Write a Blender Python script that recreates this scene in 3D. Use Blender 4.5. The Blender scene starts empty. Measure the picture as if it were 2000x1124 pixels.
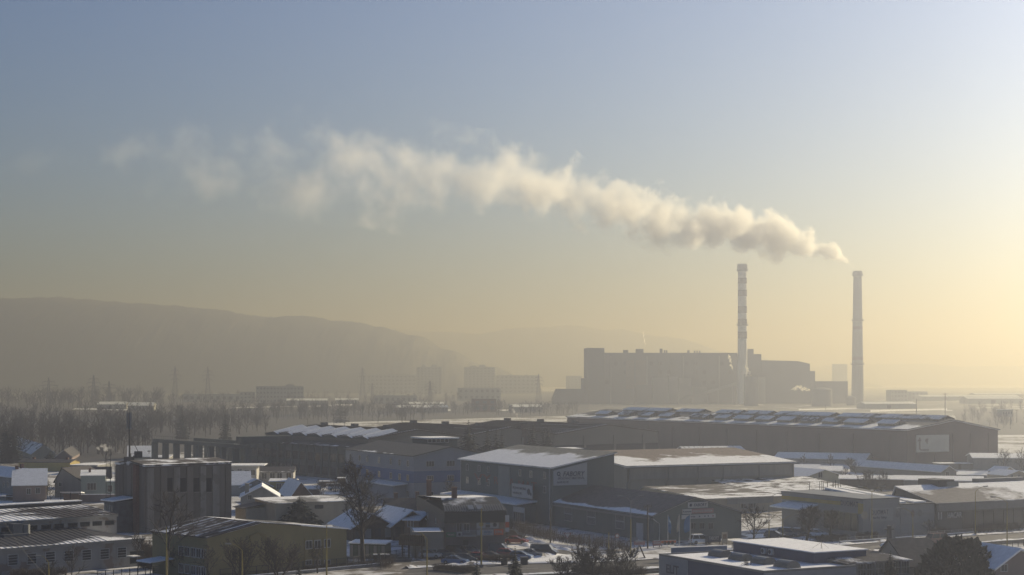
import bpy, bmesh, math, random
from mathutils import Vector, Matrix, noise as mnoise

# ------------------------------------------------------------------ camera, sky, sun, exposure
S = bpy.context.scene
C = S.collection
R = math.radians
FPX, CXP, HYP, HC = 3333.333, 1000.0, 740.0, 31.0     # focal length / horizon in photo pixels, camera height
cam_data = bpy.data.cameras.new('camera')
cam = bpy.data.objects.new('camera', cam_data)
C.objects.link(cam)
cam.location = (0, 0, HC)
cam.rotation_euler = (R(90), 0, 0)
cam_data.sensor_width = 36.0
cam_data.lens = 60.0
cam_data.shift_y = (HYP - 562.0) / 2000.0
cam_data.clip_start = 1.0
cam_data.clip_end = 30000.0
S.camera = cam

SUN_EL, SUN_AZ = 17.5, 44.0# azimuth clockwise from the view axis
W = bpy.data.worlds.new('World')
S.world = W
W.use_nodes = True
wn = W.node_tree
wn.nodes.clear()
sky = wn.nodes.new('ShaderNodeTexSky')
sky.sky_type = 'NISHITA'
sky.sun_disc = False
sky.sun_elevation = R(SUN_EL)
sky.sun_rotation = R(SUN_AZ)
sky.altitude = 250
sky.air_density = 0.8
sky.dust_density = 2.6
sky.ozone_density = 6.5
bg = wn.nodes.new('ShaderNodeBackground')
bg.inputs['Strength'].default_value = 0.06
wo = wn.nodes.new('ShaderNodeOutputWorld')
wn.links.new(sky.outputs[0], bg.inputs['Color'])
wn.links.new(bg.outputs[0], wo.inputs['Surface'])

sun_data = bpy.data.lights.new('sun', 'SUN')
sun_data.energy = 5.0
sun_data.angle = R(0.6)
sun_data.color = (1.0, 0.91, 0.71)
sun = bpy.data.objects.new('sun', sun_data)
C.objects.link(sun)
sd = Vector((math.sin(R(SUN_AZ)) * math.cos(R(SUN_EL)), math.cos(R(SUN_AZ)) * math.cos(R(SUN_EL)), math.sin(R(SUN_EL))))
sun.rotation_euler = sd.to_track_quat('Z', 'Y').to_euler()
sun.location = (200, 200, 400)

S.view_settings.view_transform = 'Standard'
S.view_settings.look = 'None'
S.view_settings.gamma = 1.0
S.view_settings.use_white_balance = True
S.view_settings.white_balance_temperature = 6100.0
S.view_settings.white_balance_tint = 17.0
S.view_settings.exposure = 0.6
S.render.engine = 'CYCLES'
S.cycles.volume_bounces = 2
S.cycles.max_bounces = 6
S.cycles.diffuse_bounces = 2
S.cycles.glossy_bounces = 2
S.cycles.transmission_bounces = 2
S.cycles.transparent_max_bounces = 8
S.cycles.use_denoising = True
S.cycles.sample_clamp_indirect = 4.0

HAZE_DENSITY = 0.00118
HAZE_COLOR = (0.140, 0.148, 0.177, 1)
HAZE_G = 0.66
HAZE_ABSORB = (0.69, 0.62, 0.38, 1)

# ------------------------------------------------------------------ helpers
def G(px, py, z=0.0):
    """Point at height z seen at photo pixel (px, py)."""
    Y = FPX * (HC - z) / (py - HYP)
    return Vector(((px - CXP) * Y / FPX, Y, z))

def DEP(py, z=0.0):
    return FPX * (HC - z) / (py - HYP)

def AT(px, py, Y):
    return Vector(((px - CXP) * Y / FPX, Y, HC - (py - HYP) * Y / FPX))

def ZAT(py, Y):
    return HC - (py - HYP) * Y / FPX

def XAT(px, Y):
    return (px - CXP) * Y / FPX

class MB:
    """Collects faces of ONE mesh object."""
    def __init__(self):
        self.v, self.f, self.m, self.uv = [], [], [], []
    def vert(self, p):
        self.v.append(tuple(p)); return len(self.v) - 1
    def poly(self, pts, m=0, uv=None):
        self.f.append([self.vert(p) for p in pts]); self.m.append(m); self.uv.append(uv)
    def box(self, x0, y0, z0, x1, y1, z1, m=0):
        a = [(x0, y0, z0), (x1, y0, z0), (x1, y1, z0), (x0, y1, z0), (x0, y0, z1), (x1, y0, z1), (x1, y1, z1), (x0, y1, z1)]
        b = len(self.v); self.v += a
        for q in ((0, 3, 2, 1), (4, 5, 6, 7), (0, 1, 5, 4), (1, 2, 6, 5), (2, 3, 7, 6), (3, 0, 4, 7)):
            self.f.append([b + i for i in q]); self.m.append(m); self.uv.append(None)
    def slab(self, pts, t, m=0, uv=None):
        """Sheet pts (counter-clockwise seen from above) thickened downwards by t."""
        lo = [(p[0], p[1], p[2] - t) for p in pts]
        self.poly(pts, m, uv); self.poly(lo[::-1], m)
        n = len(pts)
        for i in range(n):
            j = (i + 1) % n
            self.poly([lo[i], lo[j], pts[j], pts[i]], m)
    def prism(self, prof, x0, x1, m=0):
        """Profile in (y,z) extruded along x."""
        n = len(prof)
        self.poly([(x0, y, z) for y, z in prof][::-1], m); self.poly([(x1, y, z) for y, z in prof], m)
        for i in range(n):
            j = (i + 1) % n
            self.poly([(x0, *prof[i]), (x0, *prof[j]), (x1, *prof[j]), (x1, *prof[i])][::-1], m)
    def prism_y(self, prof, y0, y1, m=0):
        n = len(prof)
        self.poly([(x, y0, z) for x, z in prof], m); self.poly([(x, y1, z) for x, z in prof][::-1], m)
        for i in range(n):
            j = (i + 1) % n
            self.poly([(prof[i][0], y0, prof[i][1]), (prof[i][0], y1, prof[i][1]), (prof[j][0], y1, prof[j][1]), (prof[j][0], y0, prof[j][1])], m)
    def tube(self, p, q, r0, r1=None, n=6, m=0, cap=True):
        p, q = Vector(p), Vector(q); r1 = r0 if r1 is None else r1
        d = (q - p)
        if d.length < 1e-6: return
        d.normalize()
        a = d.orthogonal().normalized(); b = d.cross(a)
        base = len(self.v)
        for c, r in ((p, r0), (q, r1)):
            for i in range(n):
                t = 2 * math.pi * i / n
                self.v.append(tuple(c + a * (math.cos(t) * r) + b * (math.sin(t) * r)))
        for i in range(n):
            j = (i + 1) % n
            self.f.append([base + i, base + j, base + n + j, base + n + i]); self.m.append(m); self.uv.append(None)
        if cap:
            self.f.append([base + i for i in range(n)][::-1]); self.m.append(m); self.uv.append(None)
            self.f.append([base + n + i for i in range(n)]); self.m.append(m); self.uv.append(None)
    def lathe(self, prof, n=24, m=0, c=(0, 0)):
        base = len(self.v)
        for r, z in prof:
            for i in range(n):
                t = 2 * math.pi * i / n
                self.v.append((c[0] + r * math.cos(t), c[1] + r * math.sin(t), z))
        for k in range(len(prof) - 1):
            for i in range(n):
                j = (i + 1) % n
                self.f.append([base + k * n + i, base + k * n + j, base + (k + 1) * n + j, base + (k + 1) * n + i]); self.m.append(m); self.uv.append(None)
        self.f.append([base + i for i in range(n)][::-1]); self.m.append(m); self.uv.append(None)
        self.f.append([base + (len(prof) - 1) * n + i for i in range(n)]); self.m.append(m); self.uv.append(None)
    def mesh(self, name, mats, smooth=False):
        me = bpy.data.meshes.new(name)
        me.from_pydata(self.v, [], self.f)
        for m in (mats if isinstance(mats, (list, tuple)) else [mats]): me.materials.append(m)
        me.polygons.foreach_set('material_index', self.m)
        if any(u is not None for u in self.uv):
            lay = me.uv_layers.new(name='UVMap')
            for poly, u in zip(me.polygons, self.uv):
                if u is not None:
                    for li, w in zip(poly.loop_indices, u): lay.data[li].uv = w
        if smooth: me.polygons.foreach_set('use_smooth', [True] * len(me.polygons))
        me.update()
        return me
    def build(self, name, mats, parent=None, kind=None, smooth=False):
        return link(name, self.mesh(name, mats, smooth), parent, kind)

def link(name, data, parent=None, kind=None, loc=None, rz=None):
    o = bpy.data.objects.new(name, data)
    C.objects.link(o)
    if parent is not None: o.parent = parent
    if kind: o['kind'] = kind
    if loc is not None: o.location = loc
    if rz is not None: o.rotation_euler = (0, 0, rz)
    return o

def tag(o, label, cat, group=None, kind=None):
    o['label'] = label; o['category'] = cat
    if group: o['group'] = group
    if kind: o['kind'] = kind
    return o

def empty(name, loc, rz, label, cat, group=None):
    o = bpy.data.objects.new(name, None)
    C.objects.link(o)
    o.location = loc; o.rotation_euler = (0, 0, rz)
    o.empty_display_size = 1
    return tag(o, label, cat, group)

def copy_tree(o, parent=None, mats=None):
    c = o.copy(); C.objects.link(c)
    if parent is not None: c.parent = parent
    for ch in list(o.children): copy_tree(ch, c)
    return c

# ------------------------------------------------------------------ materials
MATS = {}
def nt(m):
    m.use_nodes = True
    t = m.node_tree
    return t, t.nodes['Principled BSDF']

def mat(name, col, rough=0.8, var=0.12, scale=1.0, metal=0.0, bump=0.0, spec=0.3):
    """Plain matt colour with uneven wear."""
    if name in MATS: return MATS[name]
    m = bpy.data.materials.new(name); MATS[name] = m
    t, b = nt(m)
    b.inputs['Roughness'].default_value = rough
    b.inputs['Metallic'].default_value = metal
    b.inputs['Specular IOR Level'].default_value = spec
    if var > 0:
        tc = t.nodes.new('ShaderNodeTexCoord')
        n1 = t.nodes.new('ShaderNodeTexNoise'); n1.inputs['Scale'].default_value = scale; n1.inputs['Detail'].default_value = 6; n1.inputs['Roughness'].default_value = 0.65
        t.links.new(tc.outputs['Object'], n1.inputs['Vector'])
        r = t.nodes.new('ShaderNodeMapRange')
        r.inputs['From Min'].default_value = 0.25; r.inputs['From Max'].default_value = 0.75
        r.inputs['To Min'].default_value = 1 - var * 1.6; r.inputs['To Max'].default_value = 1 + var
        t.links.new(n1.outputs['Fac'], r.inputs['Value'])
        mx = t.nodes.new('ShaderNodeVectorMath'); mx.operation = 'SCALE'
        mx.inputs[0].default_value = col[:3]
        t.links.new(r.outputs[0], mx.inputs['Scale'])
        t.links.new(mx.outputs[0], b.inputs['Base Color'])
        if bump:
            bp = t.nodes.new('ShaderNodeBump'); bp.inputs['Strength'].default_value = bump; bp.inputs['Distance'].default_value = 0.1
            t.links.new(n1.outputs['Fac'], bp.inputs['Height']); t.links.new(bp.outputs[0], b.inputs['Normal'])
    else:
        b.inputs['Base Color'].default_value = (*col[:3], 1)
    return m

def streak_mat(name, col, dark, amount=0.5, sx=0.9, sz=0.12, rough=0.85, patch=None, patch_amt=0.5):
    """Weathered wall: vertical run-off streaks and patches of fallen render."""
    if name in MATS: return MATS[name]
    m = bpy.data.materials.new(name); MATS[name] = m
    t, b = nt(m); b.inputs['Roughness'].default_value = rough; b.inputs['Specular IOR Level'].default_value = 0.2
    tc = t.nodes.new('ShaderNodeTexCoord')
    mp = t.nodes.new('ShaderNodeMapping'); mp.inputs['Scale'].default_value = (sx, sx, sz)
    n1 = t.nodes.new('ShaderNodeTexNoise'); n1.inputs['Scale'].default_value = 1.0; n1.inputs['Detail'].default_value = 7; n1.inputs['Roughness'].default_value = 0.7
    t.links.new(tc.outputs['Object'], mp.inputs[0]); t.links.new(mp.outputs[0], n1.inputs['Vector'])
    r = t.nodes.new('ShaderNodeMapRange'); r.inputs['From Min'].default_value = 0.42; r.inputs['From Max'].default_value = 0.72; r.inputs['To Max'].default_value = amount
    t.links.new(n1.outputs['Fac'], r.inputs['Value'])
    mx = t.nodes.new('ShaderNodeMix'); mx.data_type = 'RGBA'
    mx.inputs[6].default_value = (*col, 1); mx.inputs[7].default_value = (*dark, 1)
    t.links.new(r.outputs[0], mx.inputs[0])
    out = mx.outputs[2]
    if patch:
        n2 = t.nodes.new('ShaderNodeTexNoise'); n2.inputs['Scale'].default_value = 0.35; n2.inputs['Detail'].default_value = 4
        t.links.new(tc.outputs['Object'], n2.inputs['Vector'])
        r2 = t.nodes.new('ShaderNodeMapRange'); r2.inputs['From Min'].default_value = 0.56; r2.inputs['From Max'].default_value = 0.6; r2.inputs['To Max'].default_value = patch_amt
        t.links.new(n2.outputs['Fac'], r2.inputs['Value'])
        mx2 = t.nodes.new('ShaderNodeMix'); mx2.data_type = 'RGBA'
        t.links.new(out, mx2.inputs[6]); mx2.inputs[7].default_value = (*patch, 1); t.links.new(r2.outputs[0], mx2.inputs[0])
        out = mx2.outputs[2]
    t.links.new(out, b.inputs['Base Color'])
    return m

def roof_mat(name, col, cover=0.3, eave=0.0, ridge=0.0, scale=0.25, aniso=(1, 1), thr=0.04, rib=0.0, rough=0.7, snow=(0.88, 0.88, 0.89)):
    """Roof sheet with snow lying on it in ragged patches. UV: u metres along the eave, v = 0 eave .. 1 ridge.
    cover = mean snow share, eave / ridge push snow towards the lower / upper edge."""
    if name in MATS: return MATS[name]
    m = bpy.data.materials.new(name); MATS[name] = m
    t, b = nt(m); b.inputs['Roughness'].default_value = rough; b.inputs['Specular IOR Level'].default_value = 0.25
    tc = t.nodes.new('ShaderNodeTexCoord')
    mp = t.nodes.new('ShaderNodeMapping'); mp.inputs['Scale'].default_value = (aniso[0], aniso[1], 1)
    n1 = t.nodes.new('ShaderNodeTexNoise'); n1.inputs['Scale'].default_value = scale; n1.inputs['Detail'].default_value = 9; n1.inputs['Roughness'].default_value = 0.62
    t.links.new(tc.outputs['Object'], mp.inputs[0]); t.links.new(mp.outputs[0], n1.inputs['Vector'])
    sp = t.nodes.new('ShaderNodeSeparateXYZ'); t.links.new(tc.outputs['UV'], sp.inputs[0])
    def math_(op, a, bb, clamp=False):
        n = t.nodes.new('ShaderNodeMath'); n.operation = op; n.use_clamp = clamp
        for i, x in enumerate((a, bb)):
            if isinstance(x, (int, float)): n.inputs[i].default_value = x
            else: t.links.new(x, n.inputs[i])
        return n.outputs[0]
    v = sp.outputs['Y']
    f = n1.outputs['Fac']
    if eave:
        e = math_('SUBTRACT', 1.0, v); e = math_('POWER', e, 4.0); f = math_('ADD', f, math_('MULTIPLY', e, eave))
    if ridge:
        e = math_('POWER', v, 4.0); f = math_('ADD', f, math_('MULTIPLY', e, ridge))
    r = t.nodes.new('ShaderNodeMapRange')
    c = 0.5 + (0.5 - cover) * 0.55
    r.inputs['From Min'].default_value = c - thr; r.inputs['From Max'].default_value = c + thr
    t.links.new(f, r.inputs['Value'])
    n2 = t.nodes.new('ShaderNodeTexNoise'); n2.inputs['Scale'].default_value = 1.3; n2.inputs['Detail'].default_value = 5
    t.links.new(tc.outputs['Object'], n2.inputs['Vector'])
    def ramp(colr, lo, hi):
        rr = t.nodes.new('ShaderNodeMapRange'); rr.inputs['From Min'].default_value = 0.3; rr.inputs['From Max'].default_value = 0.7
        rr.inputs['To Min'].default_value = lo; rr.inputs['To Max'].default_value = hi
        t.links.new(n2.outputs['Fac'], rr.inputs['Value'])
        s = t.nodes.new('ShaderNodeVectorMath'); s.operation = 'SCALE'; s.inputs[0].default_value = colr
        t.links.new(rr.outputs[0], s.inputs['Scale']); return s.outputs[0]
    base, sn = ramp(col, 0.72, 1.25), ramp(snow, 0.86, 1.06)
    mx = t.nodes.new('ShaderNodeMix'); mx.data_type = 'RGBA'
    t.links.new(r.outputs[0], mx.inputs[0]); t.links.new(base, mx.inputs[6]); t.links.new(sn, mx.inputs[7])
    t.links.new(mx.outputs[2], b.inputs['Base Color'])
    bp = t.nodes.new('ShaderNodeBump'); bp.inputs['Strength'].default_value = 0.5; bp.inputs['Distance'].default_value = 0.12
    t.links.new(r.outputs[0], bp.inputs['Height']); t.links.new(bp.outputs[0], b.inputs['Normal'])
    return m

def glass_mat(name='window_glass', col=(0.03, 0.035, 0.042)):
    if name in MATS: return MATS[name]
    m = bpy.data.materials.new(name); MATS[name] = m
    t, b = nt(m); b.inputs['Base Color'].default_value = (*col, 1); b.inputs['Roughness'].default_value = 0.12; b.inputs['Specular IOR Level'].default_value = 0.5
    return m

SNOW = roof_mat('snow_cover', (0.5, 0.5, 0.5), cover=1.6, scale=0.4)
GLASS = glass_mat()

# ------------------------------------------------------------------ ground, hills, haze
def ground_material():
    m = bpy.data.materials.new('snowy_ground')
    t, b = nt(m); b.inputs['Roughness'].default_value = 0.9; b.inputs['Specular IOR Level'].default_value = 0.15
    tc = t.nodes.new('ShaderNodeTexCoord')
    def nz(s, d, r=0.6):
        n = t.nodes.new('ShaderNodeTexNoise'); n.inputs['Scale'].default_value = s; n.inputs['Detail'].default_value = d; n.inputs['Roughness'].default_value = r
        t.links.new(tc.outputs['Object'], n.inputs['Vector']); return n.outputs['Fac']
    a, c = nz(0.02, 10, 0.7), nz(0.3, 6)
    ad = t.nodes.new('ShaderNodeMath'); ad.operation = 'MULTIPLY_ADD'; t.links.new(c, ad.inputs[0]); ad.inputs[1].default_value = 0.5; t.links.new(a, ad.inputs[2])
    cr = t.nodes.new('ShaderNodeValToRGB')
    e = cr.color_ramp.elements
    e[0].position = 0.56; e[0].color = (0.055, 0.05, 0.042, 1)
    e[1].position = 0.86; e[1].color = (0.72, 0.72, 0.74, 1)
    x = e.new(0.68); x.color = (0.16, 0.145, 0.13, 1)
    x = e.new(0.745); x.color = (0.55, 0.55, 0.56, 1)
    t.links.new(ad.outputs[0], cr.inputs[0]); t.links.new(cr.outputs[0], b.inputs['Base Color'])
    return m

GROUND = ground_material()
mb = MB()
mb.poly([(-5600, -40, 0), (5600, -40, 0), (5600, 9400, 0), (-5600, 9400, 0)])
o = mb.build('ground', GROUND, None, 'structure')

def hill(name, prof, Yr, depth, wood, amp=5.0, seed=0):
    """Wooded ridge whose crest follows photo heights prof [(px, py)] at distance Yr."""
    mb = MB()
    xs = [XAT(p[0], Yr) for p in prof]; zs = [ZAT(p[1], Yr) for p in prof]
    N, M = 620, 26
    rows = []
    for j in range(M + 1):
        s = j / M                      # 0 foot (near) .. 1 back
        prof_h = math.sin(math.pi * min(1, s / 1.35)) ** 0.8 if s < 0.68 else max(0, 1 - ((s - 0.675) / 0.5))
        row = []
        for i in range(N + 1):
            x = xs[0] + (xs[-1] - xs[0]) * i / N
            k = 0
            while k < len(xs) - 2 and x > xs[k + 1]: k += 1
            f = (x - xs[k]) / (xs[k + 1] - xs[k]); f = f * f * (3 - 2 * f)
            h = zs[k] + (zs[k + 1] - zs[k]) * f
            y = Yr + (s - 0.675) * depth
            n = mnoise.fractal(Vector((x * 0.0035, y * 0.0035, seed)), 1.0, 2.0, 4)
            t = mnoise.noise(Vector((x * 0.04, y * 0.012, seed + 7))) + 0.8 * mnoise.noise(Vector((x * 0.11, y * 0.02, seed + 17)))
            z = h * prof_h * (1 + 0.06 * n) + amp * t * min(1, prof_h * 3) - 2
            row.append(mb.vert((x, y, z)))
        rows.append(row)
    for j in range(M):
        for i in range(N):
            mb.f.append([rows[j][i], rows[j][i + 1], rows[j + 1][i + 1], rows[j + 1][i]]); mb.m.append(0); mb.uv.append(None)
    return mb.build(name, wood, None, 'structure', smooth=True)

WOOD_HILL = roof_mat('winter_woodland', (0.050, 0.053, 0.058), cover=-0.02, scale=0.012, thr=0.05, snow=(0.4, 0.4, 0.42))
hill('wooded_hill', [(-500, 600), (-200, 592), (0, 585), (130, 581), (260, 588), (420, 604), (560, 618), (700, 629), (740, 638), (810, 655), (880, 684), (950, 715), (1050, 745)], 4300, 1000, WOOD_HILL, 3, 1)
hill('distant_hill', [(500, 700), (640, 650), (740, 641), (860, 650), (930, 653), (1030, 640), (1110, 637), (1200, 645), (1300, 660), (1420, 690), (1600, 735)], 7600, 2000, WOOD_HILL, 6, 5)
hill('distant_ridge', [(1300, 745), (1500, 728), (1640, 713), (1750, 710), (1900, 716), (2080, 712), (2300, 720)], 8600, 1100, WOOD_HILL, 4, 9)

def land(name, pts, z, m):
    mb = MB(); mb.poly([(*G(*p).xy, z) for p in pts]); return mb.build(name, m, None, 'structure')
SCRUB = roof_mat('scrub_floor', (0.055, 0.050, 0.045), cover=-0.05, scale=0.02)
HEATH = roof_mat('heath_floor', (0.10, 0.095, 0.085), cover=0.30, scale=0.02)
land('scrubland', [(-700, 905), (160, 905), (300, 893), (480, 862), (640, 826), (1130, 812), (1150, 800), (1150, 765), (-700, 765)], 0.006, SCRUB)
land('scrubland', [(1880, 850), (2300, 850), (2300, 800), (1860, 800)], 0.006, SCRUB)
land('plain', [(1131, 812), (2400, 812), (2400, 758), (1151, 758)], 0.004, HEATH)
SNOWFIELD = roof_mat('open_snow_field', (0.12, 0.11, 0.10), cover=0.95, scale=0.03)
for f in ([(795, 805), (880, 803), (880, 799.5), (790, 800)], [(985, 803), (1060, 800.5), (1040, 799), (960, 801)], [(440, 798), (560, 795), (600, 793), (470, 795.5)], [(140, 800), (250, 802), (250, 799), (150, 797.5)], [(600, 795), (690, 792), (690, 790), (610, 791)], [(1700, 805), (1850, 801), (1850, 798), (1700, 801)], [(1560, 802), (1700, 799), (1700, 796), (1560, 799)]):
    land('snow_field', f, 0.012, SNOWFIELD)

def haze_box():
    mb = MB(); mb.box(-5900, -60, -1.0, 5900, 9700, 275)
    m = bpy.data.materials.new('haze_air'); m.use_nodes = True
    t = m.node_tree; t.nodes.clear()
    pv = t.nodes.new('ShaderNodeVolumePrincipled')
    pv.inputs['Color'].default_value = HAZE_COLOR
    pv.inputs['Absorption Color'].default_value = HAZE_ABSORB
    pv.inputs['Density'].default_value = HAZE_DENSITY
    pv.inputs['Anisotropy'].default_value = HAZE_G
    out = t.nodes.new('ShaderNodeOutputMaterial'); t.links.new(pv.outputs[0], out.inputs['Volume'])
    return mb.build('haze', m, None, 'stuff')
haze_box()

# ------------------------------------------------------------------ smoke
def smoke_mat(name, dens, color, nscale, lo, hi, g=0.2, rate=0.12, stretch=(1, 1, 1), fade=None):
    m = bpy.data.materials.new(name); m.use_nodes = True
    t = m.node_tree; t.nodes.clear()
    tc = t.nodes.new('ShaderNodeTexCoord')
    n = t.nodes.new('ShaderNodeTexNoise'); n.inputs['Scale'].default_value = nscale; n.inputs['Detail'].default_value = 4; n.inputs['Roughness'].default_value = 0.55
    t.links.new(tc.outputs['Object'], n.inputs['Vector'])
    r = t.nodes.new('ShaderNodeMapRange'); r.inputs['To Max'].default_value = dens
    t.links.new(n.outputs['Fac'], r.inputs['Value'])
    r.inputs['From Min'].default_value = lo; r.inputs['From Max'].default_value = hi
    den = r.outputs[0]
    if fade:   # (x0, x1): object x over which the smoke thins; 1 at x1 .. at x0
        sp = t.nodes.new('ShaderNodeSeparateXYZ'); t.links.new(tc.outputs['Object'], sp.inputs[0])
        for out_, (a, b_) , sock in ((0, fade[0], 'From Min'), (1, fade[1], 'To Max')):
            rr = t.nodes.new('ShaderNodeMapRange')
            rr.inputs['From Min'].default_value = fade[2]; rr.inputs['From Max'].default_value = 0
            rr.inputs['To Min'].default_value = a; rr.inputs['To Max'].default_value = b_
            t.links.new(sp.outputs['X'], rr.inputs['Value']); t.links.new(rr.outputs[0], r.inputs[sock])
        ad = t.nodes.new('ShaderNodeMath'); ad.operation = 'ADD'; ad.inputs[1].default_value = hi - lo
        for l in list(t.links):
            if l.to_socket == r.inputs['From Min']: t.links.new(l.from_socket, ad.inputs[0])
        t.links.new(ad.outputs[0], r.inputs['From Max'])
    pv = t.nodes.new('ShaderNodeVolumePrincipled')
    pv.inputs['Color'].default_value = (*color, 1); pv.inputs['Anisotropy'].default_value = g
    t.links.new(den, pv.inputs['Density'])
    out = t.nodes.new('ShaderNodeOutputMaterial'); t.links.new(pv.outputs[0], out.inputs['Volume'])
    m.cycles.volume_step_rate = rate
    return m

def puff_hull(name, base, pts, voxel, material, seed, label, per=10, disp=0.25):
    """Closed billowing hull made of many puffs along a path pts [(x, y, z, radius)] relative to base."""
    rnd = random.Random(seed)
    bm = bmesh.new()
    for k in range(len(pts) - 1):
        p, q = Vector(pts[k][:3]), Vector(pts[k + 1][:3]); ra, rb = pts[k][3], pts[k + 1][3]
        n = max(2, int(per * (q - p).length / (ra + rb) ))
        for i in range(n):
            f = (i + rnd.random()) / n
            r = ra + (rb - ra) * f
            d = Vector((rnd.gauss(0, 1), rnd.gauss(0, 1), rnd.gauss(0, 1))).normalized() * r * (rnd.random() ** 0.5) * 0.75
            s = r * rnd.uniform(0.22, 0.55)
            bmesh.ops.create_icosphere(bm, subdivisions=2, radius=s, matrix=Matrix.Translation(p.lerp(q, f) + d))
    me = bpy.data.meshes.new(name); bm.to_mesh(me); bm.free(); me.materials.append(material)
    o = link(name, me)
    md = o.modifiers.new('remesh', 'REMESH'); md.mode = 'VOXEL'; md.voxel_size = voxel; md.use_smooth_shade = True
    tx = bpy.data.textures.new(name, 'CLOUDS'); tx.noise_scale = voxel * 5; tx.noise_depth = 3
    dm = o.modifiers.new('displace', 'DISPLACE'); dm.texture = tx; dm.strength = voxel * 4.0; dm.mid_level = 0.5; dm.texture_coords = 'LOCAL'
    o.location = base
    tag(o, label, 'smoke')
    return o

CH_Y = 2080.0
top = AT(1675, 530, CH_Y)
path_px = [(1670, 524, 4, 2079), (1655, 512, 10, 2064), (1622, 494, 20, 2030), (1580, 481, 28, 1995), (1540, 468, 36, 1960), (1485, 450, 48, 1915),
           (1430, 447, 46, 1870), (1370, 436, 46, 1815), (1300, 426, 50, 1750), (1220, 408, 52, 1680), (1140, 384, 54, 1610), (1060, 356, 60, 1540),
           (1005, 338, 66, 1490), (920, 335, 80, 1430), (830, 342, 88, 1370), (740, 345, 96, 1310), (640, 328, 106, 1260), (540, 322, 100, 1220), (430, 308, 92, 1190), (330, 305, 80, 1165), (220, 312, 64, 1140), (60, 318, 50, 1110), (-60, 322, 44, 1095)]
end = AT(-60, 322, 1095) - top
ANG = math.atan2(end.y, end.x)
PL = []
for px, py, rp, Y in path_px:
    w = AT(px, py, Y) - top; c, s_ = math.cos(-ANG), math.sin(-ANG)
    PL.append((w.x * c - w.y * s_, w.x * s_ + w.y * c, w.z, rp * Y / FPX))
LEN = PL[-1][0]

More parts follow.
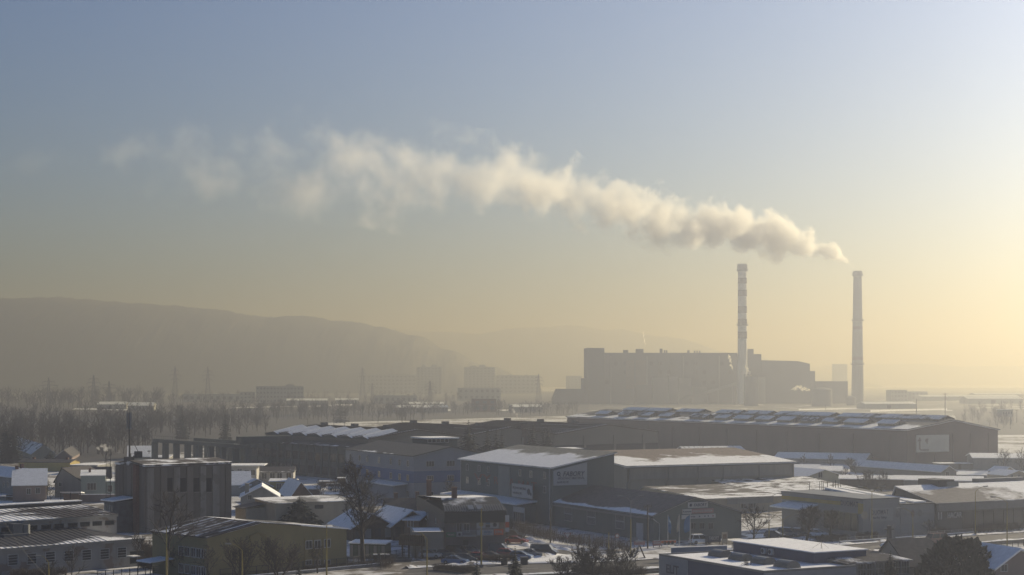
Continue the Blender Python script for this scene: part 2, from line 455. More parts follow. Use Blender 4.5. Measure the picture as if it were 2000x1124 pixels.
def plume_material():
    m = bpy.data.materials.new('stack_smoke'); m.use_nodes = True
    t = m.node_tree; t.nodes.clear(); N = t.nodes.new; Lk = t.links.new
    def M(op, *a, clamp=False):
        n = N('ShaderNodeMath'); n.operation = op; n.use_clamp = clamp
        for i, x in enumerate(a):
            if isinstance(x, (int, float)): n.inputs[i].default_value = x
            else: Lk(x, n.inputs[i])
        return n.outputs[0]
    tc = N('ShaderNodeTexCoord'); sp = N('ShaderNodeSeparateXYZ'); Lk(tc.outputs['Object'], sp.inputs[0])
    s = M('DIVIDE', sp.outputs['X'], LEN, clamp=True)
    def curve(vals, lo, hi):
        n = N('ShaderNodeFloatCurve'); c = n.mapping.curves[0]
        for i, (x, v) in enumerate(vals):
            x = min(max(x / LEN, 0), 1); v = (v - lo) / (hi - lo)
            if i == 0: c.points[0].location = (x, v)
            elif i == len(vals) - 1: c.points[-1].location = (x, v)
            else: c.points.new(x, v)
        n.mapping.update(); Lk(s, n.inputs['Value'])
        return M('MULTIPLY_ADD', n.outputs[0], hi - lo, lo)
    ys = [p[1] for p in PL]; zs = [p[2] for p in PL]; rs = [p[3] for p in PL]
    cy = curve([(p[0], p[1]) for p in PL], min(ys) - 1, max(ys) + 1); cz = curve([(p[0], p[2]) for p in PL], min(zs) - 1, max(zs) + 1); cr = curve([(p[0], p[3]) for p in PL], 0, max(rs) + 1)
    # slow swirl displaces the axis, finer turbulence tears the edge
    def noise(scale, detail, rough, dist=0.0, off=0.0):
        mp = N('ShaderNodeMapping'); mp.inputs['Location'].default_value = (off, off, off); Lk(tc.outputs['Object'], mp.inputs[0])
        n = N('ShaderNodeTexNoise'); n.inputs['Scale'].default_value = scale; n.inputs['Detail'].default_value = detail; n.inputs['Roughness'].default_value = rough; n.inputs['Distortion'].default_value = dist
        Lk(mp.outputs[0], n.inputs['Vector']); return n
    big = noise(0.011, 2, 0.5); fine = noise(0.028, 7, 0.65, 0.12, 57.0)
    bs = N('ShaderNodeSeparateColor'); Lk(big.outputs['Color'], bs.inputs[0])
    amp = M('MULTIPLY', cr, M('MULTIPLY_ADD', s, 2.8, 0.35))
    dy = M('SUBTRACT', M('SUBTRACT', sp.outputs['Y'], cy), M('MULTIPLY', M('SUBTRACT', bs.outputs[0], 0.5), amp))
    dz = M('SUBTRACT', M('SUBTRACT', sp.outputs['Z'], cz), M('MULTIPLY', M('SUBTRACT', bs.outputs[1], 0.5), amp))
    d = M('DIVIDE', M('SQRT', M('ADD', M('MULTIPLY', dy, dy), M('MULTIPLY', dz, dz))), cr)
    tear = M('MULTIPLY', M('SUBTRACT', fine.outputs['Fac'], M('MULTIPLY_ADD', s, 0.10, 0.49)), M('MULTIPLY_ADD', s, 2.4, 3.6))
    body = M('ADD', M('SUBTRACT', M('MINIMUM', M('MULTIPLY_ADD', s, 1.0, 0.72), 1.02), d), tear)
    soft = N('ShaderNodeMapRange'); soft.interpolation_type = 'SMOOTHSTEP'
    soft.inputs['From Min'].default_value = 0.0; Lk(body, soft.inputs['Value']); Lk(M('MULTIPLY_ADD', s, 1.5, 0.12), soft.inputs['From Max'])
    thin = M('POWER', M('SUBTRACT', 1.0, s), 2.1)
    edge = M('MULTIPLY', M('MULTIPLY', sp.outputs['X'], 1 / 12.0, clamp=True), M('MULTIPLY', M('SUBTRACT', LEN, sp.outputs['X']), 1 / 80.0, clamp=True))
    den = M('MULTIPLY', M('MULTIPLY', soft.outputs[0], M('MULTIPLY_ADD', thin, PLUME_D0, PLUME_D1)), edge)
    pv = N('ShaderNodeVolumePrincipled'); pv.inputs['Color'].default_value = (0.97, 0.97, 0.97, 1); pv.inputs['Anisotropy'].default_value = 0.35
    Lk(den, pv.inputs['Density'])
    out = N('ShaderNodeOutputMaterial'); Lk(pv.outputs[0], out.inputs['Volume'])
    m.cycles.volume_step_rate = 0.08
    return m
PLUME_D0, PLUME_D1 = 0.080, 0.0125

def plume_hull():
    mb = MB(); n, sub = 24, 5; rings = []
    for k in range((len(PL) - 1) * sub + 1):
        i, f = min(k // sub, len(PL) - 2), 0; f = k / sub - i
        a, b_ = PL[i], PL[i + 1]
        c = [a[q] + (b_[q] - a[q]) * f for q in range(4)]
        ring = []
        for j in range(n):
            t = 6.283185 * j / n
            r = c[3] * (1.28 + 0.45 * mnoise.noise(Vector((c[0] * 0.012, math.cos(t) * 1.3, math.sin(t) * 1.3)))) + 1.0 + 0.05 * abs(c[0]) ** 0.5
            ring.append(mb.vert((c[0] + (-2 if k == 0 else 0), c[1] + r * math.cos(t), c[2] + r * math.sin(t))))
        rings.append(ring)
    for r0, r1 in zip(rings, rings[1:]):
        for j in range(n):
            q = (j + 1) % n; mb.f.append([r0[q], r1[q], r1[j], r0[j]]); mb.m.append(0); mb.uv.append(None)
    for r_ in (rings[0][::-1], rings[-1]): mb.f.append(r_); mb.m.append(0); mb.uv.append(None)
    o = mb.build('smoke_plume', plume_material()); o.location = top; o.rotation_euler = (0, 0, ANG)
    tag(o, 'long white smoke plume drifting from the plain chimney across the sky', 'smoke')
plume_hull()

# ------------------------------------------------------------------ building kit
WHITE = mat('white_paint', (0.46, 0.46, 0.45), 0.6, 0.08, 2)
DARK = mat('dark_metal', (0.045, 0.045, 0.048), 0.6, 0.15, 2)
STEEL = mat('grey_steel', (0.16, 0.165, 0.17), 0.55, 0.1, 1.0, 0.3)
GREYPIPE = mat('downpipe_grey', (0.22, 0.22, 0.22), 0.5, 0.1, 2)
WINS = {}
FONT_FIT = []

class Bld:
    """A building standing on its near corner: local x runs away to the right, y away to the left."""
    def __init__(self, name, label, cat, px, py, yaw, group=None):
        self.p = G(px, py); self.a = R(yaw)
        self.u = Vector((math.cos(self.a), math.sin(self.a), 0)); self.v = Vector((-math.sin(self.a), math.cos(self.a), 0))
        self.o = empty(name, self.p, self.a, label, cat, group)
    def P(self, u, v, z=0): return self.p + self.u * u + self.v * v + Vector((0, 0, z))
    def U(self, px, v=0):
        k = (px - CXP) / FPX; b = self.p + self.v * v
        return (k * b.y - b.x) / (self.u.x - k * self.u.y)
    def V(self, px, u=0):
        k = (px - CXP) / FPX; b = self.p + self.u * u
        return (k * b.y - b.x) / (self.v.x - k * self.v.y)
    def Z(self, py, u=0, v=0): return ZAT(py, self.P(u, v).y)
    def ph(self, m, px=1):                      # metres per photo pixel at the corner
        return px * self.p.y / FPX
    def box(self, name, m, *b, kind=None):
        mb = MB(); mb.box(*b); return mb.build(name, m, self.o, kind)
    def gable_v(self, Lu, Lv, h1, ur, hr, wall, roof, h2=None, over=0.35, t=0.16, u0=0, v0=0, roof2=None, names=('wall', 'roof')):
        """Ridge along y; gable end on the right-hand face."""
        h2 = h1 if h2 is None else h2
        mb = MB(); full = ur >= Lu - 1e-3
        prof = [(u0, 0), (u0 + Lu, 0)] + ([(u0 + Lu, hr)] if full else [(u0 + Lu, h2), (u0 + ur, hr)]) + [(u0, h1)]
        mb.prism_y(prof, v0, v0 + Lv); w = mb.build(names[0], wall, self.o)
        mb = MB(); s1 = (hr - h1) / max(ur, 1e-6)
        a, b = v0 - over, v0 + Lv + over
        e = u0 - over; ze = h1 - s1 * over + t + 0.01; zr = hr + t + 0.01
        rr = u0 + (Lu + over if full else ur); zrr = zr + (s1 * over if full else 0)
        mb.slab([(e, a, ze), (rr, a, zrr), (rr, b, zrr), (e, b, ze)], t, 0, [(a, 0), (a, 1), (b, 1), (b, 0)])
        if not full:
            s2 = (hr - h2) / (Lu - ur); e2 = u0 + Lu + over; z2 = h2 - s2 * over + t + 0.01
            mb.slab([(rr, a, zr), (e2, a, z2), (e2, b, z2), (rr, b, zr)], t, 1 if roof2 else 0, [(a, 1), (a, 0), (b, 0), (b, 1)])
        r = mb.build(names[1], [roof, roof2] if roof2 else roof, self.o)
        return w, r
    def gable_u(self, Lu, Lv, h1, vr, hr, wall, roof, h2=None, over=0.35, t=0.16, u0=0, v0=0, roof2=None, names=('wall', 'roof')):
        """Ridge along x; gable end on the left-hand face."""
        h2 = h1 if h2 is None else h2
        mb = MB(); full = vr >= Lv - 1e-3
        prof = [(v0, 0), (v0 + Lv, 0)] + ([(v0 + Lv, hr)] if full else [(v0 + Lv, h2), (v0 + vr, hr)]) + [(v0, h1)]
        mb.prism(prof, u0, u0 + Lu); w = mb.build(names[0], wall, self.o)
        mb = MB(); s1 = (hr - h1) / max(vr, 1e-6)
        a, b = u0 - over, u0 + Lu + over
        e = v0 - over; ze = h1 - s1 * over + t + 0.01; zr = hr + t + 0.01
        rr = v0 + (Lv + over if full else vr); zrr = zr + (s1 * over if full else 0)
        mb.slab([(a, e, ze), (b, e, ze), (b, rr, zrr), (a, rr, zrr)], t, 0, [(a, 0), (b, 0), (b, 1), (a, 1)])
        if not full:
            s2 = (hr - h2) / (Lv - vr); e2 = v0 + Lv + over; z2 = h2 - s2 * over + t + 0.01
            mb.slab([(a, rr, zr), (b, rr, zr), (b, e2, z2), (a, e2, z2)], t, 1 if roof2 else 0, [(a, 1), (b, 1), (b, 0), (a, 0)])
        r = mb.build(names[1], [roof, roof2] if roof2 else roof, self.o)
        return w, r
    def flat(self, Lu, Lv, h, wall, roof=None, parapet=0.4, t=0.3, u0=0, v0=0, z0=0, names=('wall', 'parapet', 'roof'), cap=None):
        mb = MB(); mb.box(u0, v0, z0, u0 + Lu, v0 + Lv, h); w = mb.build(names[0], wall, self.o)
        if parapet > 0:
            mb = MB(); e = 0.06
            for q in ((u0 - e, v0 - e, u0 + Lu + e, v0 + t), (u0 - e, v0 + Lv - t, u0 + Lu + e, v0 + Lv + e), (u0 - e, v0 + t, u0 + t, v0 + Lv - t), (u0 + Lu - t, v0 + t, u0 + Lu + e, v0 + Lv - t)):
                mb.box(q[0], q[1], h + 0.004, q[2], q[3], h + parapet)
            mb.build(names[1], cap or wall, self.o)
        i = t + 0.004 if parapet > 0 else -0.25
        mb = MB(); z = h + 0.1
        a, b, c, d = u0 + i, v0 + i, u0 + Lu - i, v0 + Lv - i
        mb.slab([(a, b, z), (c, b, z), (c, d, z), (a, d, z)], 0.094, 0, [(a, 0), (c, 0), (c, 1), (a, 1)])
        r = mb.build(names[2], roof or SNOW, self.o)
        return w, r
    def win(self, face, a, z, w, h, frame=None, mull=1, bars=0, glass=None, name='window', off=0.0, depth=0.07):
        """Window with its sill at height z, centred at a along face 'u' (right-hand) or 'v' (left-hand)."""
        frame = frame or WHITE; glass = glass or GLASS
        key = (round(w, 2), round(h, 2), frame.name, mull, bars, glass.name)
        if key not in WINS:
            mb = MB(); f = 0.09
            mb.box(-w / 2, -depth, 0, -w / 2 + f, 0, h); mb.box(w / 2 - f, -depth, 0, w / 2, 0, h)
            mb.box(-w / 2 + f, -depth, 0, w / 2 - f, 0, f); mb.box(-w / 2 + f, -depth, h - f, w / 2 - f, 0, h)
            for i in range(mull):
                x = -w / 2 + w * (i + 1) / (mull + 1); mb.box(x - 0.035, -depth + 0.01, f, x + 0.035, 0, h - f)
            for i in range(bars):
                q = h * (i + 1) / (bars + 1); mb.box(-w / 2 + f, -depth + 0.015, q - 0.03, w / 2 - f, 0, q + 0.03)
            fm = mb.mesh('window_frame', frame)
            mb = MB(); mb.poly([(-w / 2 + f, -0.025, f), (w / 2 - f, -0.025, f), (w / 2 - f, -0.025, h - f), (-w / 2 + f, -0.025, h - f)])
            WINS[key] = (fm, mb.mesh('window_pane', glass))
        fm, pm = WINS[key]
        o = link(name, fm, self.o)
        if face == 'u': o.location = (a, -0.004 - off, z)
        else: o.location = (-0.004 - off, a, z); o.rotation_euler = (0, 0, -math.pi / 2)
        link('pane', pm, o)
        return o
    def face_xf(self, face, a, z, off):
        if face == 'u': return self.P(a, -off, z), self.a
        return self.P(-off, a, z), self.a - math.pi / 2
    def sign(self, face, a, z, w, h, board, label, texts=(), name='sign_board', off=0.02, group=None, cat='sign', frame=None):
        """Flat board fixed to the wall, with its lettering; z is its lower edge."""
        loc, rz = self.face_xf(face, a, z, off)
        mb = MB(); mb.box(-w / 2, -0.10, 0, w / 2, 0, h)
        o = mb.build(name, board); o.location = loc; o.rotation_euler = (0, 0, rz)
        tag(o, label, cat, group)
        for tx in texts: lettering(o, *tx)
        return o

def lettering(parent, text, x, z, width, height, m, shear=0.0, name='lettering', y=-0.125, bold=0.012, align='CENTER'):
    cu = bpy.data.curves.new(name, 'FONT'); cu.body = text; cu.size = height / 0.70; cu.shear = shear
    cu.align_x = align; cu.extrude = 0.015; cu.offset = bold; cu.resolution_u = 2
    cu.materials.append(m)
    o = link(name, cu, parent); o.location = (x, y, z); o.rotation_euler = (math.pi / 2, 0, 0)
    FONT_FIT.append((o, width))
    return o

def blob(parent, pts, m, name='emblem', y=-0.118, t=0.012):
    """Flat printed shape (x, z outline) on a board."""
    mb = MB(); n = len(pts)
    mb.poly([(x, y - t, z) for x, z in pts], 0)
    for i in range(n):
        j = (i + 1) % n
        mb.poly([(pts[i][0], y, pts[i][1]), (pts[j][0], y, pts[j][1]), (pts[j][0], y - t, pts[j][1]), (pts[i][0], y - t, pts[i][1])])
    return mb.build(name, m, parent)

def ring_pts(cx, cz, r, n=20, k=1.0):
    return [(cx + r * math.cos(2 * math.pi * i / n), cz + k * r * math.sin(2 * math.pi * i / n)) for i in range(n)]

def chimney_stack(b, u, v, z0, z1, s=0.6, m=None, name='chimney'):
    mb = MB(); mb.box(u - s / 2, v - s / 2, z0, u + s / 2, v + s / 2, z1 - 0.12); mb.box(u - s / 2 - 0.07, v - s / 2 - 0.07, z1 - 0.12, u + s / 2 + 0.07, v + s / 2 + 0.07, z1)
    return mb.build(name, m or BRICK, b.o)

BRICK = mat('old_brick', (0.15, 0.085, 0.068), 0.9, 0.3, 3)
GREYRENDER = streak_mat('grey_render', (0.26, 0.26, 0.25), (0.15, 0.15, 0.14), 0.5, 0.6, 0.12)
LIGHTRENDER = streak_mat('light_render', (0.42, 0.41, 0.39), (0.27, 0.26, 0.24), 0.45, 0.6, 0.12)
BEIGE = streak_mat('beige_render', (0.36, 0.32, 0.25), (0.22, 0.19, 0.15), 0.45, 0.6, 0.12)
MINT = streak_mat('mint_render', (0.23, 0.28, 0.27), (0.16, 0.19, 0.185), 0.4, 0.6, 0.12)
YELLOW = streak_mat('ochre_render', (0.42, 0.33, 0.12), (0.28, 0.21, 0.09), 0.4, 0.5, 0.12)
PINKISH = streak_mat('rosy_render', (0.22, 0.175, 0.16), (0.15, 0.12, 0.11), 0.5, 0.6, 0.12)
R_FULL = roof_mat('roof_snow_full', (0.10, 0.08, 0.07), cover=1.25, scale=0.35)
R_MOST = roof_mat('roof_snow_most', (0.075, 0.06, 0.055), cover=0.72, scale=0.22, eave=0.15)
R_HALF = roof_mat('roof_snow_half', (0.065, 0.055, 0.05), cover=0.46, scale=0.18, eave=0.12)
R_PATCH = roof_mat('roof_snow_patches', (0.06, 0.052, 0.05), cover=0.12, scale=0.22, eave=0.22)
R_DARK = roof_mat('roof_dark', (0.055, 0.05, 0.05), cover=-0.12, scale=0.25, eave=0.16)
R_BROWN = roof_mat('roof_brown', (0.10, 0.07, 0.052), cover=-0.02, scale=0.2, eave=0.1)

# ------------------------------------------------------------------ chimneys (first: they carry the picture)
CONC = streak_mat('chimney_concrete', (0.32, 0.31, 0.29), (0.18, 0.17, 0.16), 0.5, 0.3, 0.03)
REDB = mat('chimney_red_band', (0.11, 0.085, 0.08), 0.85, 0.15, 0.1)
STEEL = mat('grey_steel', (0.16, 0.165, 0.17), 0.55, 0.1, 1.0, 0.3)

# ------------------------------------------------------------------ heating plant, chimneys, far buildings
CHALK = streak_mat('chimney_white_paint', (0.80, 0.79, 0.77), (0.62, 0.61, 0.59), 0.4, 0.3, 0.03)
CONC = streak_mat('chimney_concrete', (0.36, 0.355, 0.34), (0.24, 0.235, 0.225), 0.5, 0.3, 0.03)
REDB = mat('chimney_dark_band', (0.045, 0.03, 0.03), 0.85, 0.15, 0.1)
FADEDB = mat('chimney_faded_band', (0.25, 0.20, 0.185), 0.85, 0.15, 0.1)
PLANTW = streak_mat('plant_cladding', (0.085, 0.095, 0.11), (0.055, 0.062, 0.072), 0.5, 0.05, 0.02)
PLANTL = streak_mat('plant_light_cladding', (0.19, 0.195, 0.20), (0.13, 0.135, 0.14), 0.5, 0.05, 0.02)
PLANTR = mat('plant_rust_panel', (0.14, 0.10, 0.075), 0.85, 0.2, 0.1)

def tall_chimney(px, top_py, rp_top, rp_bot, bands, decks, label, crown, paint_m=None):
    Y = CH_Y; k = Y / FPX; H = ZAT(top_py, Y)
    root = empty('factory_chimney', (XAT(px, Y), Y, 0), 0, label, 'chimney')
    def rad(z): return (rp_bot + (rp_top - rp_bot) * z / H) * k
    zs = sorted({0.0, H} | {ZAT(b, Y) for b in sum([list(x[:2]) for x in bands], [])})
    for z0, z1 in zip(zs, zs[1:]):
        mid = (z0 + z1) / 2; m = paint_m or CONC; nm = 'shaft'
        for b0, b1, mm in bands:
            if ZAT(b1, Y) < mid < ZAT(b0, Y): m = mm; nm = 'band'
        mb = MB(); e = 0.03 if nm == 'band' else 0
        mb.lathe([(rad(z0) + e, z0), (rad(z1) + e, z1)], 28); mb.build(nm, m, root, smooth=False)
    mb = MB(); zt = H - crown
    mb.lathe([(rad(zt), zt), (rad(zt) + 0.9, zt + 1.0), (rad(H) + 0.9, H - 1.2), (rad(H) + 0.2, H + 0.05)], 28); mb.build('crown', CONC, root)
    for d in decks:
        z = ZAT(d, Y); r = rad(z)
        mb = MB(); mb.lathe([(r, z - 1.2), (r + 2.0, z - 0.35), (r + 2.0, z), (r, z)], 24)
        for i in range(16):
            t = 2 * math.pi * i / 16; c, s = math.cos(t), math.sin(t)
            mb.tube(((r + 1.9) * c, (r + 1.9) * s, z), ((r + 1.9) * c, (r + 1.9) * s, z + 1.3), 0.09, n=4)
        mb.lathe([(r + 1.85, z + 1.2), (r + 1.95, z + 1.2), (r + 1.95, z + 1.35), (r + 1.85, z + 1.35)], 24)
        mb.build('platform', STEEL, root)
    for i in range(5):
        mb = MB(); t = 0.5 + 2 * math.pi * i / 5; mb.tube((rad(H) * math.cos(t), rad(H) * math.sin(t), H), (rad(H) * math.cos(t), rad(H) * math.sin(t), H + 2.6), 0.12, n=4)
        mb.build('lightning_rod', STEEL, root)
    return root
tall_chimney(1450, 516, 8.6, 9.6, [(543, 554.5, REDB), (566.5, 579, REDB), (598.5, 612, REDB), (623.5, 635, REDB), (648, 662, REDB)], [529, 635], 'banded factory chimney with dark rings rising behind the power plant hall', 8, CHALK)
tall_chimney(1675, 530, 8.0, 12.2, [(638, 644, FADEDB), (697, 704, FADEDB)], [537.5, 626, 711], 'tapering plain concrete chimney with the smoke plume at its top', 7)

b = Bld('power_plant', 'long dark boiler house of the heating plant beneath the banded chimney', 'power plant', 1147, 789.0, 3)
def blk(name, x0, x1, py, v0, dv, m, z0=0):
    """Block of the plant between photo columns on the line v0 behind the front."""
    u0, u1 = b.U(x0, v0), b.U(x1, v0)
    h = b.Z(py, (u0 + u1) / 2, v0)
    mb = MB(); mb.box(u0, v0, z0, u1, v0 + dv, h); return mb.build(name, m, b.o), u0, u1, h
blk('stair_tower', 1147, 1180.5, 680, 0, 45, PLANTW)
o, bu0, bu1, bh = blk('boiler_hall', 1181, 1440, 689.5, 1, 60, PLANTW)
blk('turbine_hall', 1440.5, 1487, 692, 2, 60, PLANTW)
blk('roof_house', 1460, 1472, 682, 6, 14, PLANTW, 40)
u0, u1 = b.U(1487.5, 3), b.U(1582, 3); h0, h1 = b.Z(704, u0, 3), b.Z(711, u1, 3)
mb = MB(); mb.prism_y([(u0, 0), (u1, 0), (u1, h1), (u0 + (u1 - u0) * 0.75, h0 - 1), (u0, h0)], 3, 60); mb.build('filter_hall', PLANTW, b.o)
blk('filter_annex', 1582.5, 1592, 725, 3, 50, PLANTW)
blk('low_wing', 1593, 1656, 745, 4, 40, PLANTW)
blk('side_wing', 1139, 1146.5, 739, 6, 30, PLANTW)
u0, u1 = b.U(1081, 8), b.U(1138.5, 8); h = b.Z(760, u0, 8)
mb = MB(); mb.prism_y([(u0, 0), (u1, 0), (u1, h), (u0 + 5, h), (u0, h - 12)], 8, 40); mb.build('store_wing', PLANTW, b.o)
for x0, x1, y0 in ((1218, 1227, 684), (1243, 1257, 682), (1289, 1294, 681.5), (1297, 1299.5, 684.5), (1301, 1303.5, 684.5), (1343, 1347, 684.5), (1356, 1358, 685.5), (1361, 1363, 685.5), (1366, 1368, 685.5)):
    u0, u1 = b.U(x0, 14), b.U(x1, 14); mb = MB(); mb.box(u0, 14, bh - 0.2, u1, 14 + max(3, u1 - u0), b.Z(y0, u0, 14)); mb.build('roof_vent', PLANTW, b.o)
for x0, x1, y0, y1 in ((1223, 1266, 704, 760),):
    u0, u1 = b.U(x0), b.U(x1); mb = MB(); mb.box(u0, 0.7, b.Z(y1, u0), u1, 0.996, b.Z(y0, u0)); mb.build('rust_panel', PLANTR, b.o)
for i in range(11):                                   # pilasters of the boiler hall
    u = bu0 + (bu1 - bu0) * (i + 0.5) / 11; mb = MB(); mb.box(u - 0.8, 0.3, 0, u + 0.8, 0.995, bh - 4); mb.build('pilaster', PLANTL if i % 3 == 0 else PLANTW, b.o)
for r_, py in enumerate((705, 722, 742)):
    for i in range(15):
        u = bu0 + (bu1 - bu0) * (i + 0.25) / 15
        if b.U(1222) < u < b.U(1267) or (i * 7 + r_ * 5) % 4 < 2: continue
        b.win('u', u, b.Z(py + 9, u), 4.6, 4.6, PLANTW, 2, 2, off=-0.9, depth=0.3)
for x0, x1, y0, dv, m in ((1275, 1305, 738, 10, PLANTL), (1306, 1325, 736, 9, PLANTL), (1326, 1350, 739, 10, PLANTL), (1240, 1274, 752, 8, PLANTW), (1352, 1380, 756, 9, PLANTL), (1382, 1436, 762, 7, PLANTW), (1437, 1446, 745, 6, PLANTL), (1464, 1495, 737, 12, PLANTL)):
    v0 = -dv - 0.5 if x0 < 1440 else -14
    blk('bunker_block', x0, x1, y0, v0, dv, m)
# conveyor gallery climbing to the hall
p0, p1 = (b.U(1330, -22), -22, b.Z(782, b.U(1330, -22), -22)), (b.U(1442, -14), -14, b.Z(748, b.U(1442, -14), -14))
mb = MB(); mb.tube(p0, p1, 2.2, 2.2, 4); mb.build('conveyor_gallery', PLANTL, b.o)
for f in (0.15, 0.4, 0.65, 0.9):
    q = Vector(p0).lerp(Vector(p1), f); mb = MB(); mb.box(q.x - 0.6, q.y - 0.6, 0, q.x + 0.6, q.y + 0.6, q.z); mb.build('gallery_leg', STEEL, b.o)

def tank(px, base_py, rp, top_py, label, m, dome=True, rail=False):
    Y = DEP(base_py); k = Y / FPX; r = rp * k; H = ZAT(top_py, Y)
    root = empty('storage_tank', (XAT(px, Y), Y, 0), 0, label, 'tank')
    mb = MB(); mb.lathe([(r, 0), (r, H)], 32); mb.build('shell', m, root, smooth=False)
    mb = MB(); mb.lathe([(r + 0.3, H), (r * 0.8, H + 1.6), (r * 0.4, H + 2.5), (0.3, H + 2.8)] if dome else [(r + 0.2, H), (r + 0.2, H + 0.4)], 32); mb.build('lid', m, root)
    if rail:
        mb = MB()
        for i in range(20):
            t = 2 * math.pi * i / 20; mb.tube((r * math.cos(t), r * math.sin(t), H), (r * math.cos(t), r * math.sin(t), H + 2.5), 0.14, n=4)
        mb.lathe([(r - 0.1, H + 2.3), (r + 0.15, H + 2.3), (r + 0.15, H + 2.6), (r - 0.1, H + 2.6)], 24); mb.build('railing', STEEL, root)
    mb = MB()
    for i in range(14):
        t = -0.6 - 1.6 * i / 14; mb.box(r * math.cos(t) - 0.5 + 0.8 * math.cos(t), r * math.sin(t) - 0.5 + 0.8 * math.sin(t), H * i / 14, r * math.cos(t) + 0.5 + 0.8 * math.cos(t), r * math.sin(t) + 0.5 + 0.8 * math.sin(t), H * i / 14 + 0.3)
    mb.build('stair', STEEL, root)
tank(1605, 794, 20, 762, 'pale round storage tank with a sunlit rim in front of the plant', PLANTL)
tank(1467, 793.5, 14, 736, 'tall cylindrical silo with a railed top beside the banded chimney', PLANTL, False, True)
tank(1662, 792, 9, 778, 'small domed tank at the foot of the plain chimney', PLANTL)

# panel blocks and works halls fading into the haze
def slab_block(px0, px1, base_py, top_py, yaw, label, floors, bays, wall=None, roofh=(), group=None, name='apartment_block', cat='apartment block', depth=14):
    wall = wall or GREYRENDER
    bb = Bld(name, label, cat, px0, base_py, yaw, group)
    L = bb.U(px1); H = bb.Z(top_py)
    bb.flat(L, depth, H, wall, R_HALF, 0.6, names=('wall', 'parapet', 'roof'))
    w, hh = L / bays * 0.5, H / floors * 0.42
    for f in range(floors):
        for i in range(bays): bb.win('u', L * (i + 0.5) / bays, H * (f + 0.35) / floors, w, hh, GREYPIPE, 1, glass=glass_mat('far_glass', (0.10, 0.10, 0.105)))
    for f in range(1, floors):
        mb = MB(); mb.box(-0.02, -0.22, H * f / floors - 0.15, L, -0.004, H * f / floors + 0.15); mb.build('floor_band', GREYRENDER, bb.o)
    for a, c, d in roofh:
        mb = MB(); mb.box(L * a, 4, H, L * c, 10, H + d); mb.build('roof_house', wall, bb.o)
        mb = MB(); mb.tube((L * (a + c) / 2, 6, H + d), (L * (a + c) / 2, 6, H + d + 7), 0.15, n=4); mb.build('aerial', STEEL, bb.o)
    return bb
slab_block(814, 862, 770.5, 718, 6, 'hazy tower block with roof houses, nearer the wooded hill', 10, 7, None, ((0.2, 0.35, 4), (0.6, 0.8, 5)))
slab_block(907, 966, 769.5, 718, 6, 'hazy tower block with aerials standing between low panel slabs', 10, 8, None, ((0.2, 0.4, 3.5), (0.5, 0.7, 5.5)))
slab_block(700, 812, 769, 733, 4, 'long low panel block fading into haze on the far side of the valley', 5, 14, None, ((0.3, 0.36, 3),))
slab_block(968, 1052, 769, 734, 4, 'low panel block in haze behind the lattice pylon', 5, 10, None, ((0.3, 0.36, 2), (0.7, 0.75, 2)))
slab_block(1107, 1136, 768, 735, 6, 'pale hazy slab block just beside the power plant', 7, 4)
slab_block(1628, 1655, 764, 712, 6, 'faint high block between the two chimneys', 11, 4)
slab_block(1744, 1771, 768, 764 - 1, 6, 'dim low block out on the plain past the plain chimney', 1, 4)
slab_block(500, 593, 788, 756, 8, 'pale office block with rows of windows in front of the hazy hill', 4, 14, None, ((0.62, 0.8, 3),), depth=16)
slab_block(468, 499, 787.5, 767, 8, 'low annex joined to the pale office block', 3, 4)
slab_block(925, 969, 805, 781, 10, 'dark brick cube building among snowy yards', 2, 3, BRICK)
slab_block(356, 470, 786, 771, 6, 'long low works hall at the foot of the wooded hill', 1, 9, GREYRENDER, name='works_hall', cat='hall')
slab_block(730, 815, 789, 774, 6, 'long flat works hall with a dark wall by the lattice pylons', 1, 8, GREYRENDER, name='works_hall', cat='hall')
slab_block(895, 978, 783, 759, 6, 'grey works hall in front of the tower block with aerials', 2, 8, GREYRENDER, name='works_hall', cat='hall')
slab_block(1740, 1772, 786, 763, 14, 'small hazy block beside the railway yard', 3, 5)
slab_block(1780, 1812, 783, 766, 14, 'hazy shed pair beside the small block on the plain', 2, 4)

def far_shed(px0, px1, base_py, eave, ridge, yaw, label, wall=None, roof=None, depth=22):
    bb = Bld('snowy_shed', label, 'shed', px0, base_py, yaw)
    L = bb.U(px1); bb.gable_u(L, depth, eave, depth / 2, ridge, wall or GREYRENDER, roof or R_FULL)
    mb = MB(); mb.box(L * 0.42, -0.12, 0, L * 0.5, -0.004, eave * 0.75); mb.build('gate', DARK, bb.o)
    return bb
for x0, x1, by, e, r, yw, lb in ((190, 246, 800, 5, 7.5, 6, 'low snow roofed shed beyond the bare woods, nearest the twin pylons'),
    (250, 300, 803, 5, 8, 6, 'pale roofed shed amid bare woods under the wooded hill'), (560, 640, 793, 6, 8, 8, 'snow roofed shed in front of the pale office block'),
    (655, 700, 790, 5, 7, 6, 'small shed with a light roof beside the tall lattice pylon'), (770, 875, 806, 4.5, 6.5, 8, 'long shed under bright snow among sunlit yards'),
    (800, 868, 797, 4, 6, 8, 'low shed between snowy yards and lattice pylon'), (1000, 1060, 806, 5, 7, 8, 'snowy shed behind the factory hall roof'),
    (1690, 1790, 799, 5, 7, 12, 'low snow roofed depot at the foot of the plain chimney'), (1800, 1990, 783.5, 6, 8, 12, 'very long pale roofed warehouse far out on the plain'),
    (1890, 1998, 789, 6, 9, 12, 'long warehouse with a bright roof near the railway yard'), (1905, 1999, 778, 6, 8, 12, 'distant thin warehouse roof at the edge of the plain')):
    far_shed(x0, x1, by, e, r, yw, lb)

